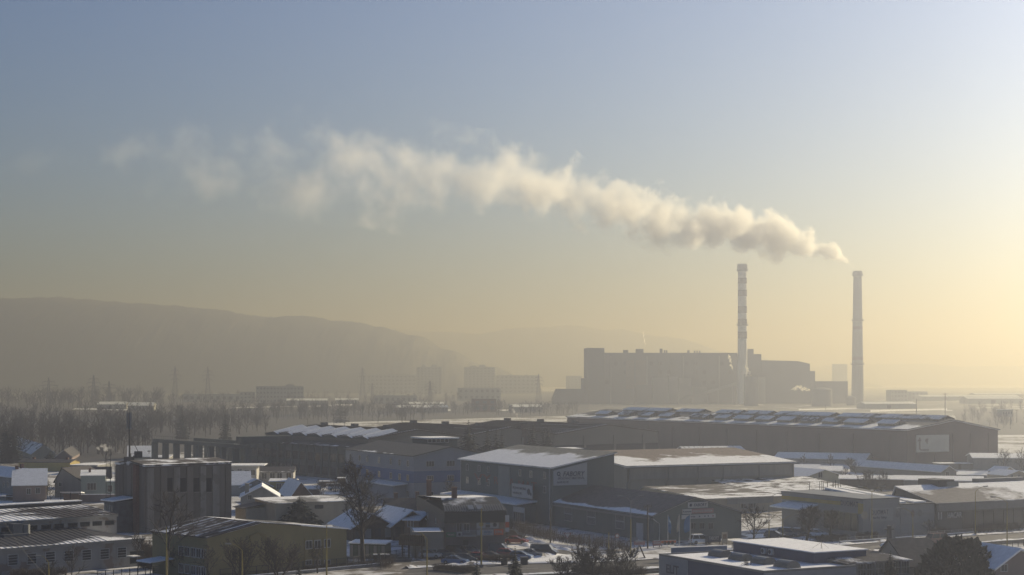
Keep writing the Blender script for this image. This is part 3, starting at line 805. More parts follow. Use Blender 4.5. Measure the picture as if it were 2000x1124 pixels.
# lattice pylons
def pylon_mesh(H, arms, w=0.11):
    mbs = {}
    def half(z): return H * 0.075 * (1 - z / H) + 0.35
    legs = MB()
    for sx in (-1, 1):
        for sy in (-1, 1): legs.tube((sx * half(0), sy * half(0), 0), (sx * half(H), sy * half(H), H), w * 1.6, w, 4)
    lat = MB(); n = 11; z = [H * (1 - (1 - i / n) ** 1.25) for i in range(n + 1)]
    for i in range(n):
        a, c = half(z[i]), half(z[i + 1])
        for s in (-1, 1):
            lat.tube((-a, s * a, z[i]), (c, s * c, z[i + 1]), w * 0.7, n=3); lat.tube((a, s * a, z[i]), (-c, s * c, z[i + 1]), w * 0.7, n=3)
            lat.tube((s * a, -a, z[i]), (s * c, c, z[i + 1]), w * 0.7, n=3); lat.tube((-c, s * c, z[i + 1]), (c, s * c, z[i + 1]), w * 0.7, n=3)
    am = []
    for zf, L in arms:
        m = MB(); zz = H * zf; q = half(zz)
        for s in (-1, 1):
            for sy in (-1, 1):
                m.tube((s * q, sy * q, zz), (s * L, 0, zz), w, n=3); m.tube((s * q, sy * q, zz + H * 0.035), (s * L, 0, zz), w * 0.8, n=3)
            m.tube((s * L, 0, zz), (s * L, 0, zz - 2.4), w * 1.1, n=4)
        am.append(m)
    return legs, lat, am
PYL = {}
PYM = mat('galvanised_lattice', (0.10, 0.10, 0.105), 0.6, 0.1, 1, 0.2)
def pylon(px, base_py, top_py, rz, label, kind='tall', group=None):
    Y = DEP(base_py); H = ZAT(top_py, Y)
    o = empty('lattice_pylon', (XAT(px, Y), Y, 0), rz, label, 'pylon', group)
    arms = {'tall': ((0.64, 5.5), (0.76, 7.2), (0.88, 5.0)), 'wide': ((0.74, 9.5), (0.86, 6.5)), 'thin': ((0.70, 3.6), (0.82, 4.4), (0.93, 3.0))}[kind]
    legs, lat, am = pylon_mesh(H, arms, 0.17)
    legs.build('leg', PYM, o); lat.build('lattice_bracing', PYM, o)
    for m in am: m.build('cross_arm', PYM, o)
    return o
for a in ((183, 797, 733, 0.5, 'dark lattice pylon, taller of the close pair before the wooded hill', 'tall'), (213, 797, 745, 0.5, 'shorter lattice pylon with wide arms of the close pair', 'wide'),
          (95, 797, 738, 0.4, 'faint wide armed pylon in the bare woods before the hill', 'wide'), (342, 787, 716, 0.5, 'pale hazy pylon next to the many armed pylon', 'tall'),
          (406, 788, 717, 0.3, 'clear many armed lattice pylon before the wooded hill', 'tall'), (294, 803, 778, 0.3, 'small dark pylon in bare woods behind the mast', 'thin'),
          (708, 782, 718, 0.3, 'tall thin pylon above the works hall', 'thin'), (727, 786, 749, 0.3, 'short thin pylon beside the tall thin one', 'thin'),
          (840, 791, 744, 0.4, 'pylon standing before the hazy tower block', 'tall'), (1052, 786, 731, 0.4, 'solitary pylon beside the power plant wing', 'tall')):
    pylon(*a)

def utility_mast(px, base_py, top_py, label, arms=1, guy=False, name='utility_pole', m=None, r=0.18, group=None, arm=1.4):
    Y = DEP(base_py); H = ZAT(top_py, Y)
    o = empty(name, (XAT(px, Y), Y, 0), 0.4, label, 'pole', group)
    mb = MB(); mb.tube((0, 0, 0), (0, 0, H), r, r * 0.7, 6); mb.build('pole', m or POLEWOOD, o)
    for i in range(arms):
        mb = MB(); z = H - 0.5 - i * 1.1; mb.box(-arm, -0.07, z, arm, 0.07, z + 0.16)
        for s in (-1, -0.4, 0.4, 1): mb.tube((s * arm * 0.92, 0, z + 0.16), (s * arm * 0.92, 0, z + 0.5), 0.06, n=5)
        mb.build('cross_arm', m or POLEWOOD, o)
    if guy:
        mb = MB(); mb.tube((0, 0, H - 3), (H * 0.35, 0, H * 0.45), 0.08, n=4); mb.build('stay', m or POLEWOOD, o)
    return o
POLEWOOD = mat('weathered_pole', (0.07, 0.06, 0.05), 0.9, 0.2, 4)
utility_mast(1846, 813, 768, 'tall pole with cross arms and a stay beyond the brick hall', 2, True, r=0.5, arm=3.0)
utility_mast(1790, 809, 779, 'bare tall pole beyond the brick hall ridge', 0, r=0.45)
utility_mast(1956, 822, 783, 'thin aerial pole above the signal cabin', 0, r=0.25)
utility_mast(1885, 822, 801, 'railway post with a cross arm, nearer the tall stayed pole', 1, r=0.3)
utility_mast(1899, 822, 801, 'railway post with a cross arm beside the bare trees', 1, r=0.3)
utility_mast(1951, 826, 802, 'railway gantry post close beside the signal cabin', 1, r=0.3)
utility_mast(1986, 826, 801, 'railway gantry post furthest from the brick hall', 1, r=0.3)
utility_mast(1612, 806, 791, 'small post with arms in front of the pale tank', 1, r=0.3)

c = Bld('signal_cabin', 'raised signal cabin on legs in the hazy railway yard', 'cabin', 1958, 828, 20)
mb = MB(); mb.box(0, 0, 4.5, c.U(1978), 6, 9.5); mb.build('cabin', GREYRENDER, c.o)
mb = MB(); mb.box(-0.4, -0.4, 9.5, c.U(1978) + 0.4, 6.4, 9.9); mb.build('roof', R_FULL, c.o)
for q in (0.5, c.U(1978) - 0.5):
    mb = MB(); mb.box(q - 0.4, 1, 0, q + 0.4, 2, 4.5); mb.build('leg', STEEL, c.o)
for i in range(4): c.win('u', c.U(1978) * (i + 0.5) / 4, 6.5, 1.0, 1.8, STEEL, 0)

# ------------------------------------------------------------------ large halls in the middle distance
HALLBRICK = streak_mat('hall_brick', (0.125, 0.095, 0.088), (0.075, 0.062, 0.06), 0.5, 0.1, 0.05)
LANTERN = mat('lantern_glazing', (0.22, 0.20, 0.14), 0.3, 0.2, 0.5)
b = Bld('brick_hall', 'huge brown brick factory hall with rows of snowy roof lanterns', 'factory hall', 1772, 908, 29)
Lv = b.V(1108); Lu = b.U(1949); h = b.Z(841); hr = h + 3.2
hall_roof = roof_mat('hall_roof', (0.055, 0.055, 0.06), cover=0.30, scale=0.06, eave=0.42)
b.gable_v(Lu, Lv, h, Lu * 0.5, hr, HALLBRICK, hall_roof, h2=h - 0.6, over=0.6, t=0.5)
mb = MB(); mb.box(-0.35, -0.3, h - 2.0, -0.004, Lv, h - 1.2); mb.build('cornice', HALLBRICK, b.o)
for i in range(12):
    v = Lv * (i + 0.5) / 12; mb = MB(); mb.box(-0.4, v - 0.7, 0, -0.004, v + 0.7, h - 2.1); mb.build('pilaster', HALLBRICK, b.o)
for i in range(5):
    u = Lu * (i + 0.5) / 5; mb = MB(); mb.box(u - 0.5, -0.35, 0, u + 0.5, -0.004, h - 1.5); mb.build('pilaster', HALLBRICK, b.o)
LROOF = roof_mat('lantern_roof', (0.06, 0.065, 0.075), cover=0.62, scale=0.12)
def lantern(u0, u1, v0, v1, zb, zw, zr):
    """Glazed roof lantern: ridge along y, low window wall towards the valley side."""
    um = (u0 + u1) / 2
    mb = MB(); mb.prism_y([(u0, zb), (u1, zb), (u1, zw), (um, zr), (u0, zw)], v0, v1)
    o = mb.build('roof_lantern', DARK, b.o)
    mb = MB()
    mb.slab([(u0 - 0.4, v0 - 0.4, zw - 0.1 + 0.3), (um, v0 - 0.4, zr + 0.35), (um, v1 + 0.4, zr + 0.35), (u0 - 0.4, v1 + 0.4, zw + 0.2)], 0.25, 0, [(0, 0), (0, 1), (1, 1), (1, 0)])
    mb.slab([(um, v0 - 0.4, zr + 0.35), (u1 + 0.4, v0 - 0.4, zw + 0.2), (u1 + 0.4, v1 + 0.4, zw + 0.2), (um, v1 + 0.4, zr + 0.35)], 0.25, 1)
    mb.build('lantern_cover', [LROOF, R_DARK], o)
    mb = MB(); n = 6
    for i in range(n):
        a = v0 + (v1 - v0) * (i + 0.12) / n; c = v0 + (v1 - v0) * (i + 0.88) / n
        mb.box(u0 - 0.12, a, zb + 0.35, u0 - 0.004, c, zw - 0.15)
    for i in range(4):
        a = u0 + (u1 - u0) * (i + 0.15) / 4; c = u0 + (u1 - u0) * (i + 0.85) / 4
        f = lambda x: zw + (zr - zw) * (1 - abs(x - um) / (um - u0))
        mb.poly([(a, v0 - 0.03, zb + 0.4), (c, v0 - 0.03, zb + 0.4), (c, v0 - 0.03, f(c) - 0.25), (a, v0 - 0.03, f(a) - 0.25)])
    mb.build('glazing', LANTERN, o)
    return o
zr_at = lambda u: h + (hr - h) * u / (Lu * 0.5)
for px in (1754, 1694, 1643, 1596, 1552, 1510, 1469, 1426, 1383, 1315, 1275, 1234, 1192):        # front row
    v = b.V(px, 6)
    w = 9.5 + 1.6 * math.sin(px * 1.7)
    zb = zr_at(4.0) + 0.3
    lantern(4.0, 9.5, v, v + w, zb, zb + 1.2, zb + 2.3)
for px, w in ((1835, 13), (1790, 12), (1738, 12), (1684, 12), (1618, 14), (1560, 13), (1497, 14), (1440, 13), (1363, 14), (1300, 14), (1255, 14)):     # row along the ridge
    u = Lu * 0.42
    v = max(1.5, b.V(px, u)); zb = zr_at(u) + 0.2
    lantern(u, u + 7.0, v, v + w * 1.2, zb, zb + 0.8, zb + 1.9)
# white poster on the gable wall with a cup shaped outline
BOARD = mat('poster_white', (0.50, 0.50, 0.46), 0.6, 0.08, 0.5)
MARK = mat('poster_print_brown', (0.20, 0.16, 0.14), 0.7, 0.1, 1)
u0, u1 = b.U(1788), b.U(1852); w = u1 - u0; z0 = b.Z(884, u0); z1 = b.Z(850.5, u0)
s = b.sign('u', (u0 + u1) / 2, z0, w, z1 - z0, BOARD, 'big pale poster on the gable of the brown brick hall', cat='poster', off=0.4)
hh = z1 - z0
blob(s, [(-w * .42, hh * .86), (-w * .38, hh * .86), (-w * .38, hh * .22), (-w * .35, hh * .17), (-w * .12, hh * .17), (-w * .12, hh * .08), (-w * .36, hh * .08), (-w * .42, hh * .16)][::-1], MARK)
blob(s, [(-w * .455, hh * .74), (-w * .36, hh * .74), (-w * .36, hh * .65), (-w * .455, hh * .65)][::-1], MARK)
blob(s, [(-w * .14, hh * .80), (-w * .22, hh * .80), (-w * .24, hh * .66), (-w * .17, hh * .46), (-w * .15, hh * .62)], MARK)

# ---- long factory hall with skylight teeth and ribbed low gables
FH = streak_mat('factory_wall_dark', (0.09, 0.105, 0.10), (0.055, 0.06, 0.06), 0.6, 0.12, 0.06)
FHL = streak_mat('factory_wall_light', (0.17, 0.165, 0.15), (0.11, 0.11, 0.10), 0.5, 0.08, 0.06)
b = Bld('factory_hall', 'wide factory hall with snowy skylight teeth and ribbed low gable roofs', 'factory hall', 721, 937, 36)
Lv = b.V(519); h = b.Z(858)
bays = [721, 905, 1085, 1285]; ub = [b.U(x) for x in bays]
rib_roof = roof_mat('factory_ribbed_roof', (0.085, 0.07, 0.058), cover=-0.22, scale=0.08)
for i in range(3):
    a, c = ub[i], ub[i + 1] - 0.02
    hv0 = h; top = h + (2.4, 2.6, 2.8)[i]
    mb = MB(); mb.prism_y([(a, 0), (c, 0), (c, hv0), ((a + c) / 2, top), (a, hv0)], 0, Lv); mb.build('wall', FHL, b.o)
    mb = MB(); m2 = (a + c) / 2
    mb.slab([(a, -0.5, hv0 + 0.3), (m2, -0.5, top + 0.3), (m2, Lv, top + 0.3), (a, Lv, hv0 + 0.3)], 0.28, 0, [(0, 0), (0, 1), (Lv, 1), (Lv, 0)])
    mb.slab([(m2, -0.5, top + 0.3), (c, -0.5, hv0 + 0.3), (c, Lv, hv0 + 0.3), (m2, Lv, top + 0.3)], 0.28, 0, [(0, 1), (0, 0), (Lv, 0), (Lv, 1)])
    mb.build('roof', rib_roof, b.o)
    mb = MB()                                             # snow lying along the front edge of the roof
    rnd = random.Random(i); n = 46
    for k in range(n):
        for side in (0, 1):
            p0, p1 = (a, m2) if side == 0 else (m2, c)
            q0 = p0 + (p1 - p0) * k / n; q1 = p0 + (p1 - p0) * (k + 1) / n
            f = lambda x: hv0 + (top - hv0) * (1 - abs(x - m2) / (m2 - a)) + 0.345
            d0 = 24 + 16 * mnoise.noise(Vector((q0 * 0.10, i, 0))) + rnd.random() * 8
            ex = rnd.random() * 7
            mb.poly([(q0, -0.6, f(q0)), (q1, -0.6, f(q1)), (q1 - 0.1, d0, f(q1)), (q0 + ex * 0.2, d0 + ex, f(q0))])
    o = mb.build('roof_snow', SNOW, b.o); o['kind'] = 'stuff'
    mb = MB()                                             # standing ribs of the sheeting
    for k in range(36):
        q = a + (c - a) * (k + 0.5) / 36; f = hv0 + (top - hv0) * (1 - abs(q - m2) / (m2 - a)) + 0.3
        mb.box(q - 0.12, -0.4, f, q + 0.12, Lv * 0.96, f + 0.2)
    o = mb.build('roof_rib', rib_roof, b.o); o['kind'] = 'stuff'
    for k in range(3):
        mb = MB(); v = Lv * (0.25 + 0.3 * k); mb.box(m2 - 0.9, v, top + 0.2, m2 + 0.9, v + 2, top + 1.3); mb.build('roof_vent', FHL, b.o)
# long side wall: lower dark facade with bays, skylight teeth above its eave
mb = MB(); mb.box(-7.0, -0.2, 0, -0.02, Lv, h - 2.4); mb.build('side_aisle', FH, b.o)
mb = MB(); mb.slab([(-7.4, -0.4, h - 2.25), (0, -0.4, h - 1.5), (0, Lv, h - 1.5), (-7.4, Lv, h - 2.25)], 0.15, 0, [(0, 0), (0, 1), (1, 1), (1, 0)]); mb.build('aisle_roof', R_PATCH, b.o)
TOOTH = roof_mat('tooth_snow_ribs', (0.10, 0.085, 0.07), cover=0.78, scale=0.5, aniso=(0.3, 1.6))
nt_ = 7
for k in range(nt_):
    v0 = Lv * k / nt_; v1 = Lv * (k + 1) / nt_
    mb = MB(); f = 0.34
    vm = v0 + (v1 - v0) * f; w0, w1, zz0, zz1 = -0.5, 10.5, h - 0.2, h + 2.3
    mb.poly([(w0, v0, zz0 + 0.2), (w1, v0, zz1), (w1, vm, zz1 + 0.7), (w0, vm, zz0 + 1.1)], 1)
    mb.poly([(w0, vm, zz0 + 1.1), (w1, vm, zz1 + 0.7), (w1, v1 - 0.05, zz1), (w0, v1 - 0.05, zz0 + 0.2)], 0)
    mb.poly([(w0, v1 - 0.05, zz0), (w0, v0, zz0), (w0, v0, zz0 + 0.2), (w0, vm, zz0 + 1.1), (w0, v1 - 0.05, zz0 + 0.2)], 2)
    mb.poly([(w0, v0, zz0), (w1, v0, zz0), (w1, v0, zz1), (w0, v0, zz0 + 0.2)], 2)
    mb.build('skylight_tooth', [TOOTH, R_FULL, FH], b.o)
for k in range(14):
    v = Lv * (k + 0.5) / 14; mb = MB(); mb.box(-7.35, v - 0.45, 0, -7.004, v + 0.45, h - 2.6); mb.build('pilaster', FH, b.o)
    for z in (1.0, 5.2):
        b.win('v', v + Lv / 28, z, 3.6, 2.6, DARK, 3, 1, off=7.0)
for i in range(9):
    u = ub[0] + (ub[3] - ub[0]) * (i + 0.5) / 9; mb = MB(); mb.box(u - 0.5, -0.3, 0, u + 0.5, -0.004, h - 0.6); mb.build('pilaster', FHL, b.o)
mb = MB(); mb.box(ub[0], -0.25, h * 0.44, ub[3], -0.004, h * 0.70); mb.build('window_band', DARK, b.o)

# ---- crane runway beside the factory hall
cr = Bld('crane_runway', 'open steel crane runway on heavy posts beside the factory hall', 'crane runway', 488, 930, 36)
L = cr.V(300); zb = cr.Z(870)
for k, z in enumerate((zb,)):
    for u in (0, 16):
        mb = MB(); mb.box(u - 0.5, 0, z - 1.2, u + 0.5, L, z); mb.build('runway_beam', FH, cr.o)
        for i in range(9):
            v = 1 + (L - 2) * i / 8
            mb = MB(); mb.box(u - 0.9, v - 0.8, 0, u + 0.9, v + 0.8, z - 1.2); mb.build('post', FH, cr.o)
mb = MB()
for i in range(40):
    v = L * i / 40; mb.tube((-0.4, v, zb), (-0.4, v, zb + 1.1), 0.06, n=4)
mb.tube((-0.4, 0, zb + 1.1), (-0.4, L, zb + 1.1), 0.07, n=4)
o = mb.build('handrail', FH, cr.o)
mb = MB(); mb.box(-1.2, L * 0.05, zb + 0.3, 17.2, L * 0.05 + 3.5, zb + 2.6); mb.build('crane_bridge', FH, cr.o)

# ---- blue striped office building
BLG = streak_mat('blue_grey_render', (0.27, 0.29, 0.33), (0.19, 0.205, 0.24), 0.4, 0.3, 0.1)
BLU = streak_mat('blue_stripe', (0.10, 0.155, 0.29), (0.075, 0.12, 0.23), 0.4, 0.3, 0.1)
b = Bld('striped_office', 'grey office building with a broad blue stripe and dark low roof', 'office building', 808, 979, 27)
Lv, Lu = b.V(675), b.U(948); h = b.Z(891.5); ur = b.U(880); hr = b.Z(873.5, ur)
office_roof = roof_mat('office_roof', (0.05, 0.05, 0.05), cover=-0.12, scale=0.12, eave=0.30)
b.gable_v(Lu, Lv, h, ur, hr, BLG, office_roof, h2=h, over=0.5)
for f0, f1 in ((0.40, 0.66),):
    mb = MB(); mb.box(-0.06, -0.06, h * f0, Lu, -0.004, h * f1); mb.box(-0.06, -0.004, h * f0, -0.004, Lv, h * f1); mb.build('blue_stripe', BLU, b.o)
for fl, z in enumerate((0.8, 5.2, 9.2)):
    for x in (797, 781, 764, 741, 718, 703, 685):
        b.win('v', b.V(x), z * h / 12.2, 1.5, 1.7, WHITE, 1, off=0.06)
    for x in (840, 880, 921):
        b.win('u', b.U(x), z * h / 12.2, 2.3 if fl == 2 else 1.9, 1.5, WHITE, 2, off=0.06)
mb = MB(); z = b.Z(946.5, -2, b.V(790)); mb.slab([(-4.2, b.V(797), z), (-0.08, b.V(797), z + 0.4), (-0.08, b.V(740), z + 0.4), (-4.2, b.V(740), z)], 0.3, 0, [(0, 0), (0, 1), (1, 1), (1, 0)]); mb.build('canopy', R_FULL, b.o)
mb = MB(); mb.box(-3.6, b.V(793), 0, -0.1, b.V(744), z - 0.32); mb.build('porch', BLG, b.o)
mb = MB(); u0, u1 = b.U(835, 24), b.U(893, 24); mb.box(u0, 24, hr - 2, u1, 34, b.Z(858, u0, 24)); mb.build('roof_house', FH, b.o)
mb = MB(); mb.box(u0 - 0.4, 23.6, b.Z(858, u0, 24), u1 + 0.4, 34.4, b.Z(858, u0, 24) + 0.35); mb.build('roof_house_snow', SNOW, b.o)
for i in range(5): b.win('u', u0 + (u1 - u0) * (i + 0.5) / 7, hr + 0.2, 1.2, 1.3, WHITE, 0, off=-23.99)

# ---- tall grey-green works building with the big sign
GG = streak_mat('green_grey_cladding', (0.15, 0.17, 0.16), (0.105, 0.12, 0.115), 0.4, 0.3, 0.1)
GGL = mat('pale_panel', (0.26, 0.27, 0.25), 0.8, 0.1, 0.6)
REDF = mat('faded_red_letters', (0.22, 0.10, 0.09), 0.8, 0.2, 1)
NAVY = mat('navy_letters', (0.045, 0.055, 0.085), 0.6, 0.1, 1)
SIGNW = mat('sign_white', (0.46, 0.46, 0.45), 0.55, 0.08, 0.6)
b = Bld('tool_warehouse', 'tall grey green works building with a snowy sloping roof and corner sign', 'warehouse', 1078, 1028, 27)
Lv, Lu = b.V(899), b.U(1152); h = b.Z(915); hr = b.Z(897.5, Lu)
tall_roof = roof_mat('tall_roof', (0.20, 0.19, 0.155), cover=0.70, scale=0.10, eave=0.35, ridge=-0.45)
Lvf = Lv
b.gable_v(Lu + 6, Lv, h, Lu + 6, hr + (hr - h) * 6 / Lu, GG, tall_roof, over=0.5, t=0.25)
for r_, py in ((0, 921), (1, 945)):
    for x in (1064, 1037, 1016, 984, 954, 936, 913):
        v = b.V(x); z = h * (0.80 if r_ == 0 else 0.555)
        b.win('v', v, z, 1.2, 1.5, WHITE, 1)
v = b.V(984); mb = MB(); mb.box(-0.08, v - 3.0, h * 0.40, -0.004, v + 2.6, h - 0.6); mb.build('pale_panel', GGL, b.o)
for v in (0.6, Lv - 0.6):
    mb = MB(); mb.tube((-0.2, v, 1), (-0.2, v, h - 0.1), 0.11, n=6); mb.build('downpipe', WHITE, b.o)
# faded red lettering across the long wall (illegible in the haze)
for x0, x1, z, t in ((960, 926, 0.70, 'VY'), (1004, 965, 0.68, 'ROBA'), (1048, 1012, 0.66, 'MAT')):
    v0, v1 = b.V(x0), b.V(x1)
    o = lettering(b.o, t, 0, 0, abs(v1 - v0), 1.7, REDF, 0.0, name='faded_lettering', y=0)
    o.location = (-0.05, (v0 + v1) / 2, h * z - 0.9); o.rotation_euler = (math.pi / 2, 0, -math.pi / 2)
# shelf canopy over the ground floor
z = b.Z(985, -5, b.V(1055)); va, vb = 6.5, Lv
mb = MB(); mb.slab([(-5.2, va, z), (-0.05, va, z + 0.5), (-0.05, vb, z + 0.5), (-5.2, vb, z)], 0.35, 0, [(0, 0), (0, 1), (1, 1), (1, 0)]); mb.build('canopy', R_FULL, b.o)
mb = MB(); mb.box(-4.6, va + 0.5, 0, -0.05, vb, z - 0.36); mb.build('ground_floor', GG, b.o)
vw = b.V(1014, -4.6)
mb = MB(); mb.box(-4.72, vw - 2.6, 0.3, -4.604, vw + 2.6, z - 0.7); mb.build('shop_front', WHITE, b.o)
for i in range(5):
    mb = MB(); mb.box(-4.78, vw - 2.4 + i * 0.98, 0.5, -4.724, vw - 2.4 + i * 0.98 + 0.8, z - 1.8); mb.build('glazing', GLASS, b.o)
# banner over the canopy
z0 = z + 0.9; v = b.V(1021, -1.5)
s = b.sign('v', v, z0, 9.6, 2.9, SIGNW, 'faded banner standing on the snowy canopy of the tall works building', (('SPOJOVACI MATERIAL', -1.2, 1.75, 6.4, 0.5, NAVY), ('NARADIE', -2.2, 0.7, 4.2, 0.45, NAVY)), name='banner', off=1.6, cat='banner')
blob(s, ring_pts(3.2, 1.5, 0.7), NAVY, 'printed_shape'); blob(s, ring_pts(4.1, 1.0, 0.35), NAVY, 'printed_shape')
# corner sign
u0, u1 = b.U(1080.5), b.U(1146); w = u1 - u0; zt0, zt1 = h - 0.55, hr - 0.6; zb_ = b.Z(949, u0)
sg = empty('corner_sign', b.P(0, -0.05, 0), b.a, 'big white company sign filling the gable end under the sloping roof', 'sign')
mb = MB(); mb.prism_y([(u0, zb_), (u1, zb_), (u1, zt1), (u0, zt0)], -0.10, 0); mb.build('board', SIGNW, sg)
k = w / 65.0
lettering(sg, 'FABORY', u0 + w * 0.585, zb_ + (949 - 931) * b.p.y / FPX * 0.98, w * 0.66, 1.02, NAVY, 0.25, y=-0.13, bold=0.03)
lettering(sg, 'SPOJOVACÍ MATERIÁL', u0 + w * 0.52, zb_ + 1.25, w * 0.80, 0.46, NAVY, 0.0, y=-0.13, bold=0.01)
lettering(sg, 'NÁRADIE', u0 + w * 0.27, zb_ + 0.45, w * 0.34, 0.46, NAVY, 0.0, y=-0.13, bold=0.01)
cx, cz = u0 + w * 0.15, zb_ + 2.45
hexa = [(cx + 0.48 * math.cos(math.pi / 3 * i + 0.3), cz + 0.52 * math.sin(math.pi / 3 * i + 0.3)) for i in range(6)]
blob(sg, hexa, NAVY, 'emblem', y=-0.118); blob(sg, ring_pts(cx, cz, 0.2), SIGNW, 'emblem_hole', y=-0.135)
blob(sg, [(cx + 0.12, cz - 0.40), (cx + 0.42, cz - 0.62), (cx + 0.52, cz - 0.50), (cx + 0.25, cz - 0.22)], NAVY, 'emblem_bar', y=-0.118)

# ---- lower works hall with gable signs
b = Bld('low_works_hall', 'low grey green works hall with a broad gable full of signs', 'works hall', 1276, 1059, 27)
Lv, Lu = b.V(1064), b.U(1448); h = b.Z(1007.5); ur = b.U(1356); hr = b.Z(972.5, ur)
low_roof = roof_mat('low_works_roof', (0.115, 0.10, 0.095), cover=-0.28, scale=0.12, eave=0.72)
b.gable_v(Lu, Lv, h, ur, hr, GG, low_roof, h2=h * 0.98, over=0.5, t=0.2)
mb = MB(); mb.box(-0.55, 0, h - 0.75, -0.3, Lv, h - 0.42); mb.build('gutter', GREYPIPE, b.o)
for x in (1211, 1155, 1110):
    v = b.V(x); b.win('v', v, h * 0.60, 3.4, 1.4, WHITE, 7); b.win('v', v, h * 0.30, 3.4, 1.5, WHITE, 7)
v = b.V(1250); mb = MB(); mb.box(-0.1, v - 1.2, 0, -0.004, v + 1.2, 3.2); mb.build('door', WHITE, b.o)
mb = MB(); mb.tube((-0.15, -0.1, h - 0.6), (1.2, -0.25, h - 1.6), 0.09, n=5); mb.tube((1.2, -0.25, h - 1.6), (1.2, -0.25, 0.2), 0.09, n=5); mb.build('downpipe', WHITE, b.o)
for x in (1354, 1371, 1388): b.win('u', b.U(x), b.Z(1034, b.U(x)), 1.15, 1.25, GREYPIPE, 1)
def gsign(x0, x1, y0, y1, board, label, texts, **kw):
    u0, u1 = b.U(x0), b.U(x1); um = (u0 + u1) / 2; z1, z0 = b.Z(y0, um), b.Z(y1, um)
    w, hh = u1 - u0, z1 - z0
    return b.sign('u', um, z0, w, hh, board, label, [(t, x * w, z * hh, tw * w, th * hh, m, sh) for t, x, z, tw, th, m, sh in texts], **kw), w, hh
SIGNR = mat('sign_pinkish_red', (0.36, 0.20, 0.19), 0.6, 0.1, 0.6)
s, w, hh = gsign(1343, 1382, 981, 992, SIGNW, 'small white company sign at the top of the broad gable', [('FABORY', 0.10, 0.22, 0.66, 0.56, NAVY, 0.25)])
blob(s, ring_pts(-w * .36, hh * .5, hh * .30, 6), NAVY, 'emblem')
s, w, hh = gsign(1332, 1393, 994, 1003, SIGNR, 'pinkish red sign, middle one of three on the broad gable', [('SPOJOVACIE CENTRUM', 0.14, 0.28, 0.62, 0.42, SIGNW, 0)])
mb = MB(); mb.box(-w / 2, -0.13, 0.0, -w * 0.20, -0.104, hh); mb.build('white_field', SIGNW, s); lettering(s, 'Kotvenie', -w * .35, hh * .3, w * .26, hh * .4, NAVY, y=-0.15)
s, w, hh = gsign(1331, 1397, 1005, 1013, SIGNW, 'long white picture sign, lowest on the broad gable', [('Nastroje', -0.22, 0.35, 0.22, 0.36, NAVY, 0)])
for q in (0.02, 0.18, 0.28, 0.42): blob(s, ring_pts(w * q, hh * .5, hh * .22, 7), NAVY if q < 0.3 else REDF, 'printed_shape')

# ------------------------------------------------------------------ grey warehouse behind the corner sign
WALLP = streak_mat('warehouse_cladding', (0.24, 0.235, 0.205), (0.17, 0.165, 0.145), 0.4, 0.25, 0.06)
b = Bld('long_warehouse', 'long grey panelled warehouse with a patchy snow roof behind the corner sign', 'warehouse', 1224, 984, 27)
Lu, Lv = b.U(1551), b.V(1150); h = b.Z(912.5); Lv2 = 46
wh_roof = roof_mat('warehouse_roof', (0.17, 0.13, 0.10), cover=0.50, scale=0.10, eave=0.40, ridge=-0.55)
b.gable_u(Lu, Lv2, h, Lv2 * 0.62, h + 2.6, WALLP, wh_roof, over=0.5, t=0.3)
n = 5; ub = [b.U(x) for x in (1228, 1304, 1362, 1411, 1481, 1546)]
for i in range(n):
    mb = MB(); mb.box(ub[i] + 0.25, -0.16, h * 0.16, ub[i + 1] - 0.25, -0.004, h * 0.60); mb.build('wall_panel', WALLP, b.o)
    mb = MB(); mb.box(ub[i] + 0.1, -0.30, h * 0.66, ub[i + 1] - 0.1, -0.004, h - 0.5); mb.build('wall_panel', GREYRENDER, b.o)
for u in ub:
    mb = MB(); mb.tube((u, -0.42, h - 0.2), (u, -0.42, h * 0.62), 0.16, n=5); mb.tube((u, -0.42, h * 0.62), (u - 0.6, -0.28, h * 0.56), 0.16, n=5); mb.tube((u - 0.6, -0.28, h * 0.56), (u - 0.6, -0.28, 0), 0.16, n=5); mb.build('downpipe', STEEL, b.o)
s = b.sign('u', b.U(1511), h * 0.30, 4.4, 1.5, SIGNW, 'small white plate low on the far end of the panelled warehouse', (), off=0.18)
mb = MB(); mb.box(-1.6, -1.6, h - 0.35, Lu + 0.6, -0.01, h - 0.02); mb.build('eave_board', STEEL, b.o)

b = Bld('stair_house', 'dark flat roofed stair house between the sloping roof and the patchy warehouse', 'building', 1077, 965, 14)
b.flat(b.U(1152), 14, b.Z(879), mat('slate_cladding', (0.085, 0.095, 0.105), 0.7, 0.15, 1), SNOW, 0.25)
b.win('u', b.U(1094), b.Z(889), 0.8, 1.2, WHITE, 0)
b = Bld('flat_workshop', 'low pale workshop with a flat snowy roof in front of the factory hall', 'workshop', 1094, 893, 20)
b.flat(b.U(1176), 22, b.Z(870), mat('pale_blue_render', (0.24, 0.26, 0.28), 0.85, 0.1, 0.4), SNOW, 0)
for x in (1150, 1158, 1166): b.win('u', b.U(x), 1.8, 2.0, 2.2, STEEL, 1)
for x0, x1, by, lb in ((1190, 1229, 884, 'dark tent shaped skylight shed in the snowy yard, nearer the pale workshop'), (1240, 1280, 883, 'dark tent shaped skylight shed in the snowy yard, nearer the brick hall')):
    b = Bld('skylight_shed', lb, 'shed', x0, by, 20); L = b.U(x1)
    b.gable_u(L, 9, 0.6, 4.5, 4.2, DARK, R_DARK)
    mb = MB(); mb.box(L * .4, -0.1, 0, L * .5, -0.004, 0.55); mb.build('hatch', STEEL, b.o)

